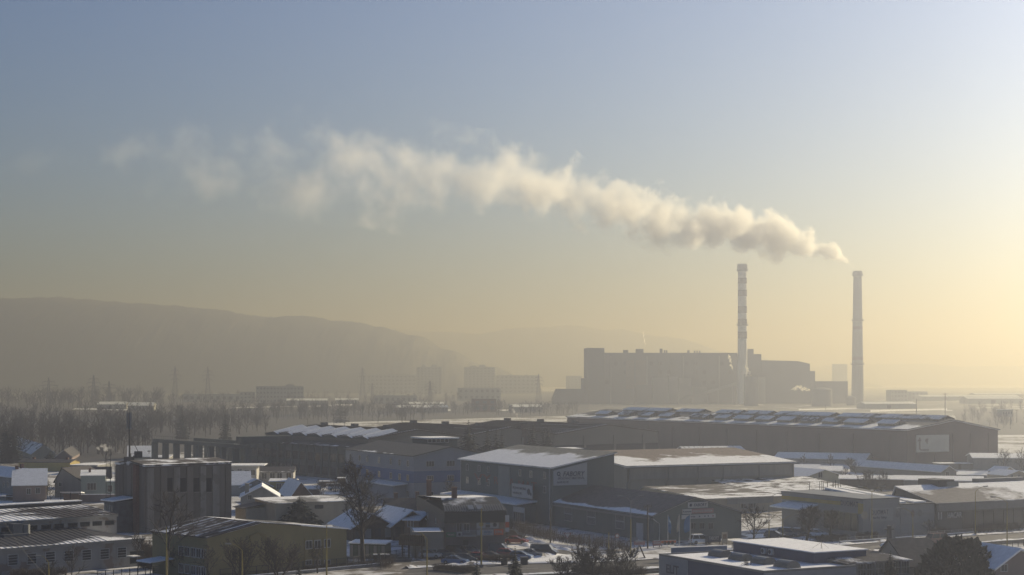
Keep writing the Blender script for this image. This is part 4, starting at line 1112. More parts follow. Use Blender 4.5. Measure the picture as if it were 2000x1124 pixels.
def shed(name, px, py, yaw, label, cat, u=None, v=None, eave=None, ridge=None, axis='u', wall=None, roof=None, um=None, vm=None, wins=(), over=0.35, chim=(), roof2=None, rat=0.5, fr=None, group=None, t=0.18, zw=1.0):
    """Pitched building. u / v: photo column where the face ends, um / vm: metres instead; eave / ridge in photo rows (negative: metres)."""
    b = Bld(name, label, cat, px, py, yaw, group)
    Lu = um if um is not None else b.U(u); Lv = vm if vm is not None else b.V(v)
    h = -eave if eave < 0 else b.Z(eave)
    if axis == 'u': hr = -ridge if ridge < 0 else b.Z(ridge, 0, Lv * rat); b.gable_u(Lu, Lv, h, Lv * rat, hr, wall or GREYRENDER, roof or R_FULL, over=over, roof2=roof2, t=t)
    else: hr = -ridge if ridge < 0 else b.Z(ridge, Lu * rat, 0); b.gable_v(Lu, Lv, h, Lu * rat, hr, wall or GREYRENDER, roof or R_FULL, over=over, roof2=roof2, t=t)
    b.Lu, b.Lv, b.h, b.hr = Lu, Lv, h, hr
    for f, x, y, w, hh, mu in wins:
        a = b.U(x) if f == 'u' else b.V(x)
        z = b.Z(y, a if f == 'u' else 0, 0 if f == 'u' else a)
        b.win(f, a, z, w, hh, fr or WHITE, mu)
    for cu_, cv, dz in chim: chimney_stack(b, Lu * cu_, Lv * cv, min(h, hr) - 0.2, hr + dz, 0.8)
    return b

# long barns and houses among the yards on the right-hand side
shed('long_barn', 1512, 904, -22, 'very long low barn with a bright snow roof in front of the brick hall', 'barn', u=1690, vm=16, eave=895, ridge=884, wall=GREYRENDER)
shed('ribbed_barn', 1345, 898, 12, 'barn with a ribbed snowy roof just behind the patchy warehouse', 'barn', u=1462, vm=20, eave=888, ridge=873, roof=roof_mat('barn_rib_roof', (0.10, 0.095, 0.09), cover=0.66, scale=0.5, aniso=(3.0, 0.35)))
shed('long_barn', 1838, 936, 27, 'long barn whose gable end is dark under a snow roof', 'barn', u=1868, v=1660, eave=922, ridge=911, axis='v', wall=WALLP, roof=R_FULL, wins=(('u', 1850, 931, 1.4, 1.6, 1),))
shed('low_barn', 1745, 950, -14, 'low grey barn with a wide snow roof below the long barn', 'barn', u=1920, vm=14, eave=938, ridge=929.5, wall=GREYRENDER)
shed('low_barn', 1858, 934, -16, 'low barn with a snow roof beside the twin gabled house', 'barn', u=1957, vm=12, eave=928, ridge=921, wall=GREYRENDER)
shed('high_barn', 1901, 918, -8, 'high grey barn with a snow roof behind bare trees near the brick hall', 'barn', u=2030, vm=18, eave=895, ridge=886, wall=GREYRENDER)
b = shed('gabled_house', 1966, 946, 24, 'twin gabled house with snow roofs behind the car showroom', 'house', u=2012, v=1928, eave=929, ridge=920, axis='v', wall=BEIGE, wins=(('u', 1976, 937, 1.1, 1.4, 1), ('u', 1990, 937, 1.1, 1.4, 1)))
shed('gabled_house', 1958, 938, 24, 'snow roofed house peeping out behind the twin gabled house', 'house', u=1985, v=1930, eave=922, ridge=913, axis='v', wall=BEIGE)
for x0, x1, by, lb in ((1835, 1872, 918, 'row of white topped containers at the foot of the brick hall, nearer the poster'), (1878, 1899, 918, 'short white topped container beside the high grey barn')):
    b = Bld('storage_container', lb, 'container', x0, by, 8); L = b.U(x1); b.flat(L, 6, b.Z(906), WALLP, SNOW, 0)
    mb = MB()
    for i in range(14): mb.box(L * i / 14 + 0.1, -0.08, 0.2, L * i / 14 + L / 28, -0.004, b.Z(906) - 0.2)
    o = mb.build('corrugation', WALLP, b.o)
shed('cream_gable_house', 1556, 946, 27, 'cream gabled house with a tiny attic window behind the patchy roofs', 'house', u=1664, vm=24, eave=938.5, ridge=918.5, axis='v', wall=mat('cream_render', (0.36, 0.35, 0.27), 0.85, 0.1, 0.4), wins=(('u', 1602, 934, 1.6, 1.8, 1), ('u', 1596, 938, 0.5, 0.6, 0)))
shed('snow_roof_house', 1540, 938, -10, 'snow roofed house behind the cream gable, nearer the warehouse', 'house', u=1600, vm=16, eave=920, ridge=908)
shed('snow_roof_house', 1580, 936, -10, 'snow roofed house behind the cream gable, beside the bare bushes', 'house', u=1645, vm=14, eave=920, ridge=911)
b = Bld('snow_tarp_shed', 'low shed', 'shed', 1645, 952, -6)
b.o['label'] = 'low shed with a flat snow roof beside the cream gabled house'
b.flat(b.U(1690), 10, b.Z(938), GREYRENDER, SNOW, 0); b.win('u', 3, 0.8, 1.2, 1.0, WHITE, 1)

b = shed('shade_fill_shed', 1640, 956, -12, 'dark long shed under a thin snow roof, added for shade behind bare bushy trees', 'shed', u=1765, vm=12, eave=936, ridge=929, wall=mat('shade_fill_boards', (0.06, 0.055, 0.052), 0.9, 0.25, 1), roof=R_MOST)  # added shed, its dark walls stand in for the shaded yard and barn wall
b = shed('small_workshop', 1770, 972, -8, 'small grey workshop tucked between the low barn and the showroom roof', 'workshop', u=1830, vm=10, eave=958, ridge=951, wall=GREYRENDER, roof=R_HALF)
b = shed('yard_shed', 590, 968, 10, 'small brown yard shed under snow beside the brick gabled house', 'shed', u=625, vm=8, eave=956, ridge=950, wall=BRICK, roof=R_FULL)
b = shed('yard_shed', 640, 990, 14, 'low grey yard shed with a half bare roof behind the beige store', 'shed', u=690, vm=9, eave=972, ridge=964, wall=GREYRENDER, roof=R_HALF)
b = shed('garden_shed', 88, 1000, 10, 'dark garden shed under bluish snow below the dark tile roof house', 'shed', u=118, vm=6, eave=984, ridge=978, wall=BRICK, roof=R_FULL)

# patchy roofed workshops behind the lower signs
patchy1 = roof_mat('patchy_roof_stripes', (0.10, 0.085, 0.07), cover=0.36, scale=0.42, aniso=(0.30, 1.0), eave=0.30)
patchy2 = roof_mat('patchy_roof_flakes', (0.085, 0.075, 0.065), cover=0.52, scale=0.55, aniso=(0.5, 1.0), eave=0.12)
b = shed('patchy_workshop', 1378, 1004, 27, 'beige workshop whose brown roof has streaky snow, below the patchy warehouse', 'workshop', u=1535, vm=30, eave=976, ridge=952, wall=BEIGE, roof=patchy1, rat=0.9,
         wins=(('u', 1452, 994, 1.6, 2.0, 1), ('u', 1468, 993, 2.4, 2.2, 2)))
s = b.sign('u', b.U(1465), b.Z(984, b.U(1465)), b.U(1510) - b.U(1420), 1.6, GREYRENDER, 'faded banner under the eave of the beige workshop', cat='banner', off=0.05)
b = shed('patchy_workshop', 1500, 990, 27, 'workshop with flaky half melted snow on its roof behind the yellow striped store', 'workshop', u=1690, vm=28, eave=966, ridge=938, wall=BEIGE, roof=patchy2, rat=0.9)
mb = MB()
for k, (x, h_) in enumerate(((1586, 2.4), (1606, 2.6), (1610, 2.8), (1613, 2.6), (1621, 2.5), (1632, 2.4), (1637, 2.8), (1642, 2.2), (1647, 2.8))):
    u = b.U(x); mb.tube((u, 1.0, b.h), (u, 1.0, b.h + h_), 0.09, n=5)
mb.build('roof_pipe', DARK, b.o)

# yellow striped store
STOREW = streak_mat('store_cladding', (0.27, 0.27, 0.265), (0.20, 0.20, 0.20), 0.35, 0.3, 0.08)
STOREY = mat('store_yellow_band', (0.36, 0.27, 0.075), 0.7, 0.12, 0.5)
b = Bld('striped_store', 'grey store with a yellow band along its high front', 'store', 1686, 1050, 27)
Lv = b.V(1527); h = b.Z(977)
mb = MB(); mb.box(0, 0, 0, 9, Lv, h); mb.build('wall', STOREW, b.o)
mb = MB(); mb.box(-0.25, -0.1, h + 0.004, 9, Lv, h + 0.25); mb.build('coping', STEEL, b.o)
mb = MB(); mb.box(-0.07, 7, h * 0.80, -0.004, Lv, h * 0.90); mb.box(-0.07, -0.02, h * 0.62, -0.004, 1.6, h * 0.9); mb.build('yellow_band', STOREY, b.o)
v0, v1 = b.V(1676), b.V(1610); mb = MB(); mb.box(-0.12, v0, 1.0, -0.004, v1, h * 0.62); mb.build('shop_window', GLASS, b.o)
for i in range(6):
    v = v0 + (v1 - v0) * i / 5; mb = MB(); mb.box(-0.2, v - 0.1, 1.0, -0.124, v + 0.1, h * 0.62); mb.build('mullion', STEEL, b.o)
z = b.Z(994, -3, b.V(1600)); mb = MB(); mb.slab([(-4.5, b.V(1598), z), (-0.05, b.V(1598), z + 0.8), (-0.05, b.V(1538), z + 0.8), (-4.5, b.V(1538), z)], 0.3, 0, [(0, 0), (0, 1), (1, 1), (1, 0)]); mb.build('canopy', R_FULL, b.o)
o = lettering(b.o, 'DUOMAT', 0, 0, 5.5, 1.0, NAVY, name='shop_lettering'); o.location = (-0.1, 4.2, h * 0.80); o.rotation_euler = (math.pi / 2, 0, -math.pi / 2)
Lu = b.U(1826); h2 = b.Z(986, 9)
grey_roof = roof_mat('store_roof', (0.10, 0.10, 0.105), cover=-0.30, scale=0.15, eave=0.12)
LW = Lu - 9.02
b.gable_u(LW, 30, h2, 24, b.Z(958, 9, 24), STOREW, grey_roof, u0=9.02, names=('side_wall', 'side_roof'))
for i in range(3):
    mb = MB(); mb.box(9.2, -0.12 - 0.02 * (i % 2), 0.4 + i * h2 / 3.2, Lu - 0.2, -0.004, 0.4 + (i + 0.9) * h2 / 3.2); mb.build('wall_board', STOREW, b.o)
s = b.sign('u', b.U(1720), h2 * 0.50, b.U(1742) - b.U(1697), 2.6, mat('pale_shop_board', (0.30, 0.30, 0.295), 0.7, 0.1, 0.6), 'pale shop board on the low side wall of the yellow striped store', (('DUOMAT', -0.4, 1.3, 4.2, 0.9, NAVY), ('farby laky', -0.4, 0.5, 3.4, 0.45, NAVY)), off=0.16)
blob(s, ring_pts(-4.2, 1.3, 0.8, 18), BEIGE, 'printed_shape')
for i, x in enumerate((1736, 1747, 1756, 1765)):
    s2 = blob(s, [(q[0], q[1]) for q in ring_pts(4.0 + i * 1.9, 1.2, 0.5, 12, 1.4)], (STEEL, GREYPIPE, PINKISH, STEEL)[i], 'printed_tin')
# raised snow strip on its roof
mb = MB(); z = b.Z(958, 9, 24); q0, q1 = b.U(1741, 15), b.U(1763, 15)
mb.slab([(Lu - 9, 0.5, h2 + 0.5), (Lu - 7, 0.5, h2 + 0.5), (Lu - 7, 24, z + 0.6), (Lu - 9, 24, z + 0.6)], 0.5, 0, [(0, 0), (1, 0), (1, 1), (0, 1)]); mb.slab([(Lu - 5, 0.3, h2 + 0.45), (Lu - 2, 0.3, h2 + 0.45), (Lu - 4.5, 24, z + 0.5), (Lu - 5.5, 24, z + 0.5)], 0.4)
mb.build('snow_drift', SNOW, b.o)
pc = b.P(Lu, 0, 0)

# car showroom with a wide low roof
b = Bld('car_showroom', 'wide dark fronted showroom under a half snowy low roof', 'showroom', 1829, 1043, 30)
Lu = b.U(2110); h = b.Z(984); 
show_roof = roof_mat('showroom_roof', (0.11, 0.10, 0.10), cover=0.34, scale=0.055, eave=0.02, ridge=0.42)
Lv = b.V(1742)
b.gable_u(Lu, Lv, h, Lv * 0.9, b.Z(951, 0, Lv * 0.9), mat('showroom_front', (0.085, 0.085, 0.085), 0.7, 0.15, 0.4), show_roof, over=0.4)
mb = MB(); mb.box(0.2, -0.35, h - 1.6, Lu, -0.004, h - 0.1); mb.build('fascia', STEEL, b.o)
n = 12
for i in range(n):
    u0, u1 = b.U(1880) + (Lu - b.U(1880)) * i / n, b.U(1880) + (Lu - b.U(1880)) * (i + 0.92) / n
    mb = MB(); mb.box(u0, -0.14, 0.5, u1, -0.004, h - 1.9); mb.build('glazing', GLASS, b.o)
lettering(b.o, 'HACAR', b.U(1864), h - 3.0, b.U(1878) - b.U(1850), 1.1, SIGNW, name='shop_lettering', y=-0.06)
mb = MB()
for i in range(2): mb.box(b.U(1832) + i * 0.75, -0.08, h - 3.2, b.U(1832) + i * 0.75 + 0.25, -0.004, h - 1.75)
mb.build('logo_bar', SIGNW, b.o)
mb = MB(); PV = Lv * 0.75; u0, u1 = b.U(1833, PV), b.U(1864, PV); zt = b.Z(938, u0, PV); mb.box(u0, PV, h, u1, PV + 6, zt); o = mb.build('plant_room', DARK, b.o)
mb = MB(); mb.box(u0 + 2.3, PV - 0.1, zt - 2.2, u0 + 5.6, PV - 0.004, zt - 0.4); mb.build('louvre', mat('pale_louvre', (0.2, 0.21, 0.2), 0.6, 0.1, 3), o)
mb = MB(); u0 = b.U(1912, Lv * 0.93); mb.box(u0, Lv * 0.93, h, u0 + 14, Lv * 0.93 + 2, b.Z(936, u0, Lv * 0.93)); mb.build('parapet_wall', STEEL, b.o)

# ------------------------------------------------------------------ blue parts depot at the bottom edge
DBLUE = mat('depot_dark_blue', (0.040, 0.060, 0.115), 0.6, 0.12, 0.5)
DPALE = mat('depot_pale_panel', (0.21, 0.225, 0.245), 0.6, 0.08, 0.5)
b = Bld('parts_depot', 'dark blue flat roofed depot with domed skylights on a snowy roof', 'depot', 1491, 1180, 28)
Lv = b.V(1288); h = b.Z(1119.5); Lu = b.U(1672)
b.flat(Lu, Lv, h, DBLUE, SNOW, 0.28, cap=STEEL)
v0 = b.V(1344); mb = MB(); mb.box(-0.07, v0, 0, -0.004, Lv + 0.02, h - 0.03); mb.build('pale_panel', DPALE, b.o)
mb = MB(); mb.box(0, -0.07, 0, Lu, -0.004, h - 0.03); mb.build('pale_panel', DPALE, b.o)
o = lettering(b.o, 'ELIT', 0, 0, 3.35, 1.25, NAVY, name='company_lettering', bold=0.045); o.location = (-0.09, (b.V(1302) + b.V(1326)) / 2, h - 2.35); o.rotation_euler = (math.pi / 2, 0, -math.pi / 2)
o = lettering(b.o, 'diely pre autá', 0, 0, 3.3, 0.3, NAVY, name='company_lettering'); o.location = (-0.09, (b.V(1302) + b.V(1326)) / 2, h - 2.95); o.rotation_euler = (math.pi / 2, 0, -math.pi / 2)
DOME = mat('skylight_dome', (0.13, 0.13, 0.12), 0.35, 0.1, 1.0)
def on_roof(bb, px, py, z):
    p = G(px, py, z) - bb.p; return p.dot(bb.u), p.dot(bb.v)
for px, py in ((1407, 1087), (1447, 1094), (1491, 1101), (1537, 1108)):
    u, v = on_roof(b, px, py, h + 0.1)
    mb = MB(); n = 8; a, L = 1.15, 3.4          # barrel dome, curved across, ends raked
    prof = [(-a, 0)] + [(-a * math.cos(math.pi * i / n), 0.15 + 0.85 * math.sin(math.pi * i / n) ** 0.8) for i in range(n + 1)] + [(a, 0)]
    rows = []
    for y, k in ((-L / 2, 1), (-L / 2 + 0.02, 1), (L / 2 - 0.02, 1), (L / 2, 1)):
        rows.append([mb.vert((u + x * (1 if abs(y) < L / 2 else 1), v + y * (1 - 0.16 * z / 1.0), h + 0.102 + z)) for x, z in prof])
    for r0, r1 in zip(rows, rows[1:]):
        for i in range(len(prof) - 1): mb.f.append([r0[i], r0[i + 1], r1[i + 1], r1[i]]); mb.m.append(0); mb.uv.append(None)
    for r_ in (rows[0][::-1], rows[-1]): mb.f.append(list(r_)); mb.m.append(0); mb.uv.append(None)
    mb.build('skylight_dome', DOME, b.o)
# upper block on the depot roof
p = G(1590, 1080.5, h + 1.65) - b.p; ub, vb = p.dot(b.u), p.dot(b.v)
z2 = h + 1.65
Lub = (lambda k: (k * (b.p + b.v * vb).y - (b.p + b.v * vb).x) / (b.u.x - k * b.u.y))((1692 - CXP) / FPX) - ub
Lvb = b.V(1432, ub) - vb
mb = MB(); mb.box(ub, vb, h + 0.11, ub + Lub, vb + Lvb, z2); mb.build('upper_storey', DBLUE, b.o)
mb = MB(); mb.box(ub - 0.2, vb - 0.2, z2, ub + Lub + 0.2, vb + Lvb + 0.2, z2 + 0.14); mb.build('upper_roof_snow', SNOW, b.o)
for px in (1494, 1508):
    v = b.V(px, ub); mb = MB(); mb.box(ub - 0.4, v - 0.45, h + 0.5, ub - 0.004, v + 0.45, h + 1.35); o = mb.build('air_conditioner', WHITE, b.o)
    mb = MB()
    for k in range(3): mb.tube((ub - 0.43 + 0.004 * k, v + 0.08, h + 0.93), (ub - 0.405, v + 0.08, h + 0.93), 0.32 - 0.09 * k, n=14)
    mb.build('fan_grille', DARK, o)
u, v = on_roof(b, 1604, 1072, z2 + 0.14)
mb = MB(); mb.tube((u, v, z2 + 0.1), (u, v, z2 + 1.5), 0.04, n=5)
for i in range(3):
    t = 2.1 * i; mb.tube((u, v, z2 + 1.1), (u + 1.4 * math.cos(t), v + 1.4 * math.sin(t), z2 + 0.14), 0.02, n=3)
mb.build('aerial', DARK, b.o)

b = Bld('glazed_annex', 'glass fronted annex with a ribbed half snowy roof beside the blue depot', 'annex', 1657, 1165, 28)
Lu = b.U(1776); h = b.Z(1103)
annex_roof = roof_mat('annex_roof', (0.13, 0.12, 0.115), cover=0.36, scale=0.16, eave=0.05)
LA = 13.5
b.gable_u(Lu, LA, h, LA, h + 0.8, STEEL, annex_roof, over=0.4)
mb = MB()
for i in range(26):
    u = 0.2 + (Lu - 0.4) * i / 25; mb.slab([(u - 0.08, -0.3, h + 0.24), (u + 0.08, -0.3, h + 0.24), (u + 0.08, LA, h + 1.06), (u - 0.08, LA, h + 1.06)], 0.12)
o = mb.build('roof_rib', annex_roof, b.o)
for i in range(7):
    for k in range(2):
        w = Lu / 7; b.win('u', w * (i + 0.5), 0.6 + k * h * 0.46, w * 0.94, h * 0.42, GREYPIPE, 2, 1, glass=glass_mat('annex_glass', (0.06, 0.065, 0.06)))

# ------------------------------------------------------------------ industrial buildings at the near left
LOWW = streak_mat('stained_white_wall', (0.27, 0.27, 0.27), (0.17, 0.16, 0.15), 0.6, 0.5, 0.25, patch=(0.17, 0.13, 0.115), patch_amt=0.8)
SHEET = roof_mat('sheet_roof', (0.060, 0.052, 0.050), cover=0.46, scale=0.13, aniso=(0.45, 1.0), eave=0.05, ridge=0.12)
SHEET2 = roof_mat('sheet_roof_dark', (0.062, 0.063, 0.070), cover=0.02, scale=0.16, aniso=(0.6, 1.0), eave=0.40)
b = Bld('window_workshop', 'long low white workshop with ladder windows and dark sheet roofs', 'workshop', -60, 1135, 44)
L = b.U(276); h = b.Z(1077, b.U(0))
vt = 10.0; h1 = b.Z(1041.5, b.U(0, vt), vt); h2 = b.Z(1023, b.U(0, vt), vt); vr = 22.0; hr = b.Z(994, b.U(0, vr), vr)
mb = MB(); mb.box(0, 0, 0, L, vt, h); mb.build('wall', LOWW, b.o)
mb = MB(); mb.box(-0.2, -0.45, h - 0.05, L + 0.3, -0.004, h + 0.38); mb.build('eave_board', GREYRENDER, b.o)
Lu2 = b.U(228, vt)
mb = MB(); mb.box(0, vt, 0, Lu2, vr + 10, h2 - 0.02); mb.build('clerestory_wall', LOWW, b.o)
n = 34
def sheets(u0, u1, v0, v1, z0, z1, n, m, name, hip=0.0):
    """Sheets with raised seams, each its own piece."""
    for i in range(n):
        a, c = u0 + (u1 - u0) * i / n, u0 + (u1 - u0) * (i + 1) / n
        mb = MB(); g = 0.03
        if hip and c > u1 - hip:
            f = lambda x: min(1, max(0.02, (u1 - x) / hip))
            mb.slab([(a + g, v0, z0), (c, v0, z0), (c, v0 + (v1 - v0) * f(c), z0 + (z1 - z0) * f(c)), (a + g, v0 + (v1 - v0) * f(a), z0 + (z1 - z0) * f(a))], 0.08, 0, [(a, 0), (c, 0), (c, f(c)), (a, f(a))])
        else:
            mb.slab([(a + g, v0, z0), (c - g, v0, z0), (c - g, v1, z1), (a + g, v1, z1)], 0.08, 0, [(a, 0), (c, 0), (c, 1), (a, 1)])
            mb.slab([(c - g, v0, z0 + 0.07), (c + g - 0.004, v0, z0 + 0.07), (c + g - 0.004, v1, z1 + 0.07), (c - g, v1, z1 + 0.07)], 0.15, 0, [(c, 0), (c, 0), (c, 1), (c, 1)])
        o = mb.build(name, m, b.o)
sheets(-0.2, L + 0.4, -0.5, vt - 0.02, h + 0.42, h1, 30, SHEET2, 'roof_sheet', 7.0)
mb = MB(); f = L + 0.4      # snowy hip end
mb.poly([(f - 7.0, vt - 0.02, h1 + 0.03), (f, -0.5, h + 0.45), (f, vt, h + 0.45)], 0); mb.build('hip_snow', R_MOST, b.o)
mb = MB(); mb.box(0, vt - 0.5, h2 - 0.02, Lu2, vt - 0.004, h2 + 0.35); mb.build('upper_eave', GREYRENDER, b.o)
sheets(-0.2, Lu2, vt - 0.55, vr, h2 + 0.37, hr, 26, SHEET, 'upper_roof_sheet')
mb = MB(); mb.box(0, vr - 0.3, hr - 0.1, Lu2, vr + 0.9, hr + 0.55); mb.build('ridge_vent', DARK, b.o)
mb = MB(); mb.slab([(0, vr - 0.5, hr + 0.72), (Lu2, vr - 0.5, hr + 0.72), (Lu2, vr + 1.1, hr + 0.72), (0, vr + 1.1, hr + 0.72)], 0.16, 0, [(0, 0), (1, 0), (1, 1), (0, 1)]); mb.build('ridge_snow', SNOW, b.o)
mb = MB(); mb.slab([(0, vr + 1.2, hr + 0.05), (Lu2, vr + 1.2, hr + 0.05), (Lu2, vr + 10, h2), (0, vr + 10, h2)], 0.1, 0, [(0, 1), (1, 1), (1, 0), (0, 0)]); mb.build('rear_roof', SHEET, b.o)
LADDER = mat('ladder_window_bars', (0.42, 0.43, 0.44), 0.5, 0.05, 1)
for x, y in ((-12, 1106), (25, 1105), (62, 1102.5), (98, 1099), (134, 1097), (169, 1095), (204, 1093), (238, 1090)):
    u = b.U(x); b.win('u', u, b.Z(y, u), 1.75, 1.75, LADDER, 0, 3)
for x in (12, 63, 90, 115, 142, 166, 190, 214):
    u = b.U(x, vt); b.win('u', u, h1 + 0.12, 1.75, 0.75, DARK, 1, 0, off=-vt)
u = b.U(40, vt); mb = MB(); mb.tube((u, vt - 1.6, h1 - 0.6), (u, vt - 1.6, h1 + 1.3), 0.75, n=14); mb.tube((u, vt - 1.6, h1 + 1.3), (u, vt - 0.1, h1 + 1.3), 0.6, n=14); mb.build('extract_duct', STEEL, b.o)
mb = MB(); mb.box(u - 4.5, vt - 3.2, h1 - 0.9, u - 0.2, vt - 0.6, h1 - 0.05); mb.box(u - 2.4, vt - 2.2, h1 - 0.05, u - 0.8, vt - 0.7, h1 + 1.5); mb.build('duct_box', STEEL, b.o)
b.win('u', b.U(268), 0.4, 3.0, 2.2, GREYRENDER, 1, 0)
mb = MB(); mb.box(b.U(246), -2.4, h * 0.42, b.U(262), -0.004, h * 0.46); mb.build('door_canopy', SNOW, b.o)

# ---- old block tower with vertical panels
TOWER = streak_mat('tower_render', (0.155, 0.135, 0.12), (0.085, 0.075, 0.068), 0.6, 0.6, 0.06, patch=(0.21, 0.19, 0.17), patch_amt=0.5)
TPAN = [streak_mat('tower_panel_%s' % n, c, (0.10, 0.09, 0.08), 0.6, 0.5, 0.05, patch=(0.15, 0.13, 0.115), patch_amt=0.6) for n, c in (('light', (0.24, 0.225, 0.205)), ('middle', (0.175, 0.155, 0.135)), ('dark', (0.13, 0.115, 0.10)))]
t = Bld('block_tower', 'old stained concrete block tower with tall slot openings and a mast on top', 'industrial tower', 283, 1042, 40)
Lu, Lv = t.U(452), t.V(226); h = t.Z(912)
mb = MB(); mb.box(0, 0, 0, Lu, Lv, h); mb.build('wall', TOWER, t.o)
tower_roof = roof_mat('tower_roof', (0.085, 0.072, 0.06), cover=0.48, scale=0.13, eave=0.1)
mb = MB(); z = h
mb.slab([(-0.15, -0.15, z + 0.35), (Lu + 0.15, -0.15, z + 0.35), (Lu + 0.15, Lv * 0.5, z + 1.1), (-0.15, Lv * 0.5, z + 1.1)], 0.34, 0, [(0, 0), (1, 0), (1, 1), (0, 1)])
mb.slab([(-0.15, Lv * 0.5, z + 1.1), (Lu + 0.15, Lv * 0.5, z + 1.1), (Lu + 0.15, Lv + 0.15, z + 0.4), (-0.15, Lv + 0.15, z + 0.4)], 0.34, 0, [(0, 1), (1, 1), (1, 0), (0, 0)])
mb.poly([(-0.1, -0.1, z), (-0.1, Lv * 0.5, z + 1.0), (-0.1, Lv, z)][::-1]); mb.poly([(Lu + 0.1, 0, z), (Lu + 0.1, Lv * 0.5, z + 1.0), (Lu + 0.1, Lv, z)])
mb.build('roof', tower_roof, t.o)
edges = [286, 300, 313, 326, 338, 351, 364, 377, 390, 402, 414, 428, 439, 451]
slots = {3: 1, 5: 1, 7: 1, 9: 1}
for i in range(len(edges) - 1):
    a, c = t.U(edges[i]), t.U(edges[i + 1]); mid = (a + c) / 2
    if i in slots:
        z0, z1 = t.Z(961, mid), t.Z(934, mid)
        mb = MB(); mb.box(a + 0.06, -0.10, z1, c - 0.06, -0.004, h - 0.5); mb.build('wall_panel', TPAN[2], t.o)
        mb = MB(); mb.box(a + 0.06, -0.10, 0, c - 0.06, -0.004, z0); mb.build('wall_panel', TPAN[1 if i % 4 == 1 else 2], t.o)
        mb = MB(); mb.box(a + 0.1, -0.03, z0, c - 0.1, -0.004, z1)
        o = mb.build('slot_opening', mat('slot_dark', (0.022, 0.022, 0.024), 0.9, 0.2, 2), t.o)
        mb = MB(); mb.box(a, -0.3, z0 - 0.16, c, -0.104, z0); mb.build('sill', TPAN[0], o)
    else:
        mb = MB(); mb.box(a + 0.04, -0.26 if i % 2 == 0 else -0.14, 0, c - 0.04, -0.004, h - 0.35); mb.build('wall_panel', TPAN[(0, 2, 1, 0, 0, 1, 1, 0, 0, 2, 0, 1, 2)[i]], t.o)
for i in range(7):
    v0, v1 = Lv * i / 7, Lv * (i + 1) / 7
    mb = MB(); mb.box(-0.22 if i % 2 else -0.12, v0 + 0.05, 0, -0.004, v1 - 0.05, h - 0.3); mb.build('wall_panel', TPAN[2 if i % 3 else 1], t.o)
mb = MB(); mb.box(-0.9, 2.0, 0, -0.23, 3.4, h + 0.4); mb.build('brick_pier', BRICK, t.o)
mb = MB()
for v in (Lv - 0.6, Lv + 1.3):
    for u in (-1.5, -0.5): mb.tube((u, v, 0), (u, v, h + 3.0 if v > Lv else h), 0.05, n=4)
for i in range(18):
    z = 1 + i * (h) / 17
    mb.tube((-1.5, Lv - 0.6, z), (-1.5, Lv + 1.3, z), 0.04, n=4); mb.tube((-0.5, Lv + 1.3, z), (-1.5, Lv + 1.3, z), 0.04, n=4)
mb.build('ladder_cage', DARK, t.o)
mb = MB(); zc = t.Z(973); mb.slab([(-5.2, 3.6, zc - 0.5), (-0.3, 3.6, zc), (-0.3, 9.0, zc), (-5.2, 9.0, zc - 0.5)], 0.25, 0, [(0, 0), (0, 1), (1, 1), (1, 0)]); mb.build('side_canopy', R_FULL, t.o)
mb = MB(); mb.box(-4.6, 4.0, 0, -0.3, 8.6, zc - 0.8); mb.build('lift_shaft', mat('shaft_steel_blue', (0.075, 0.085, 0.10), 0.7, 0.3, 0.8), t.o)
for k in range(4):
    mb = MB(); mb.box(-4.75, 4.6 + k * 1.0, 1, -4.604, 5.3 + k * 1.0, zc - 1.5); mb.build('shaft_panel', GREYRENDER if k % 2 else STEEL, t.o)

# mobile phone mast and roof gear on the tower
mu, mv = on_roof(t, 253, 893, h + 0.9)
base = t.P(mu, mv, h + 0.75)
m = empty('phone_mast', base, t.a, 'tall phone mast with long antenna panels on the block tower roof', 'mast')
zt = lambda py: ZAT(py, base.y) - base.z
mb = MB(); mb.tube((0, 0, 0), (0, 0, zt(806)), 0.22, 0.14, 8); mb.build('pole', DARK, m)
mb = MB(); mb.tube((0, 0, zt(806)), (0, 0, zt(796)), 0.03, n=4); mb.tube((0.3, 0, zt(808)), (0.3, 0, zt(800)), 0.03, n=4); mb.build('lightning_rod', DARK, m)
for i in range(3):
    a = 2.094 * i + 0.5
    mb = MB(); x, y = 0.42 * math.cos(a), 0.42 * math.sin(a)
    mb.box(x - 0.16, y - 0.16, zt(839), x + 0.16, y + 0.16, zt(806)); mb.build('antenna_panel', GREYPIPE, m)
    mb = MB(); mb.tube((0, 0, zt(836)), (x, y, zt(836)), 0.05, n=4); mb.tube((0, 0, zt(810)), (x, y, zt(810)), 0.05, n=4); mb.build('bracket', DARK, m)
mb = MB(); mb.tube((0.1, 0, zt(852)), (1.7, -0.8, zt(884)), 0.07, n=5); mb.build('stay', DARK, m)
mb = MB(); mb.box(0.9, -1.6, 0, 2.2, -0.4, zt(882)); mb.box(0.2, -1.9, 0, 0.9, -1.2, zt(890)); mb.build('equipment_cabinet', DARK, m)
mb = MB(); mb.tube((0, 0, zt(887)), (1.5, -1, zt(887)), 0.06, n=4); mb.build('cable_tray', DARK, m)
fu, fv = on_roof(t, 252, 903, h + 0.4)
fl = empty('roof_flue', t.P(fu, fv, h + 0.2), t.a, 'short dark flue giving off steam on the block tower roof', 'flue')
mb = MB(); mb.box(-0.8, -0.8, 0, 0.8, 0.8, 1.3); mb.build('housing', DARK, fl)
mb = MB(); mb.tube((0.2, 0, 1.3), (0.2, 0, 2.0), 0.3, n=8); mb.build('pipe', DARK, fl)

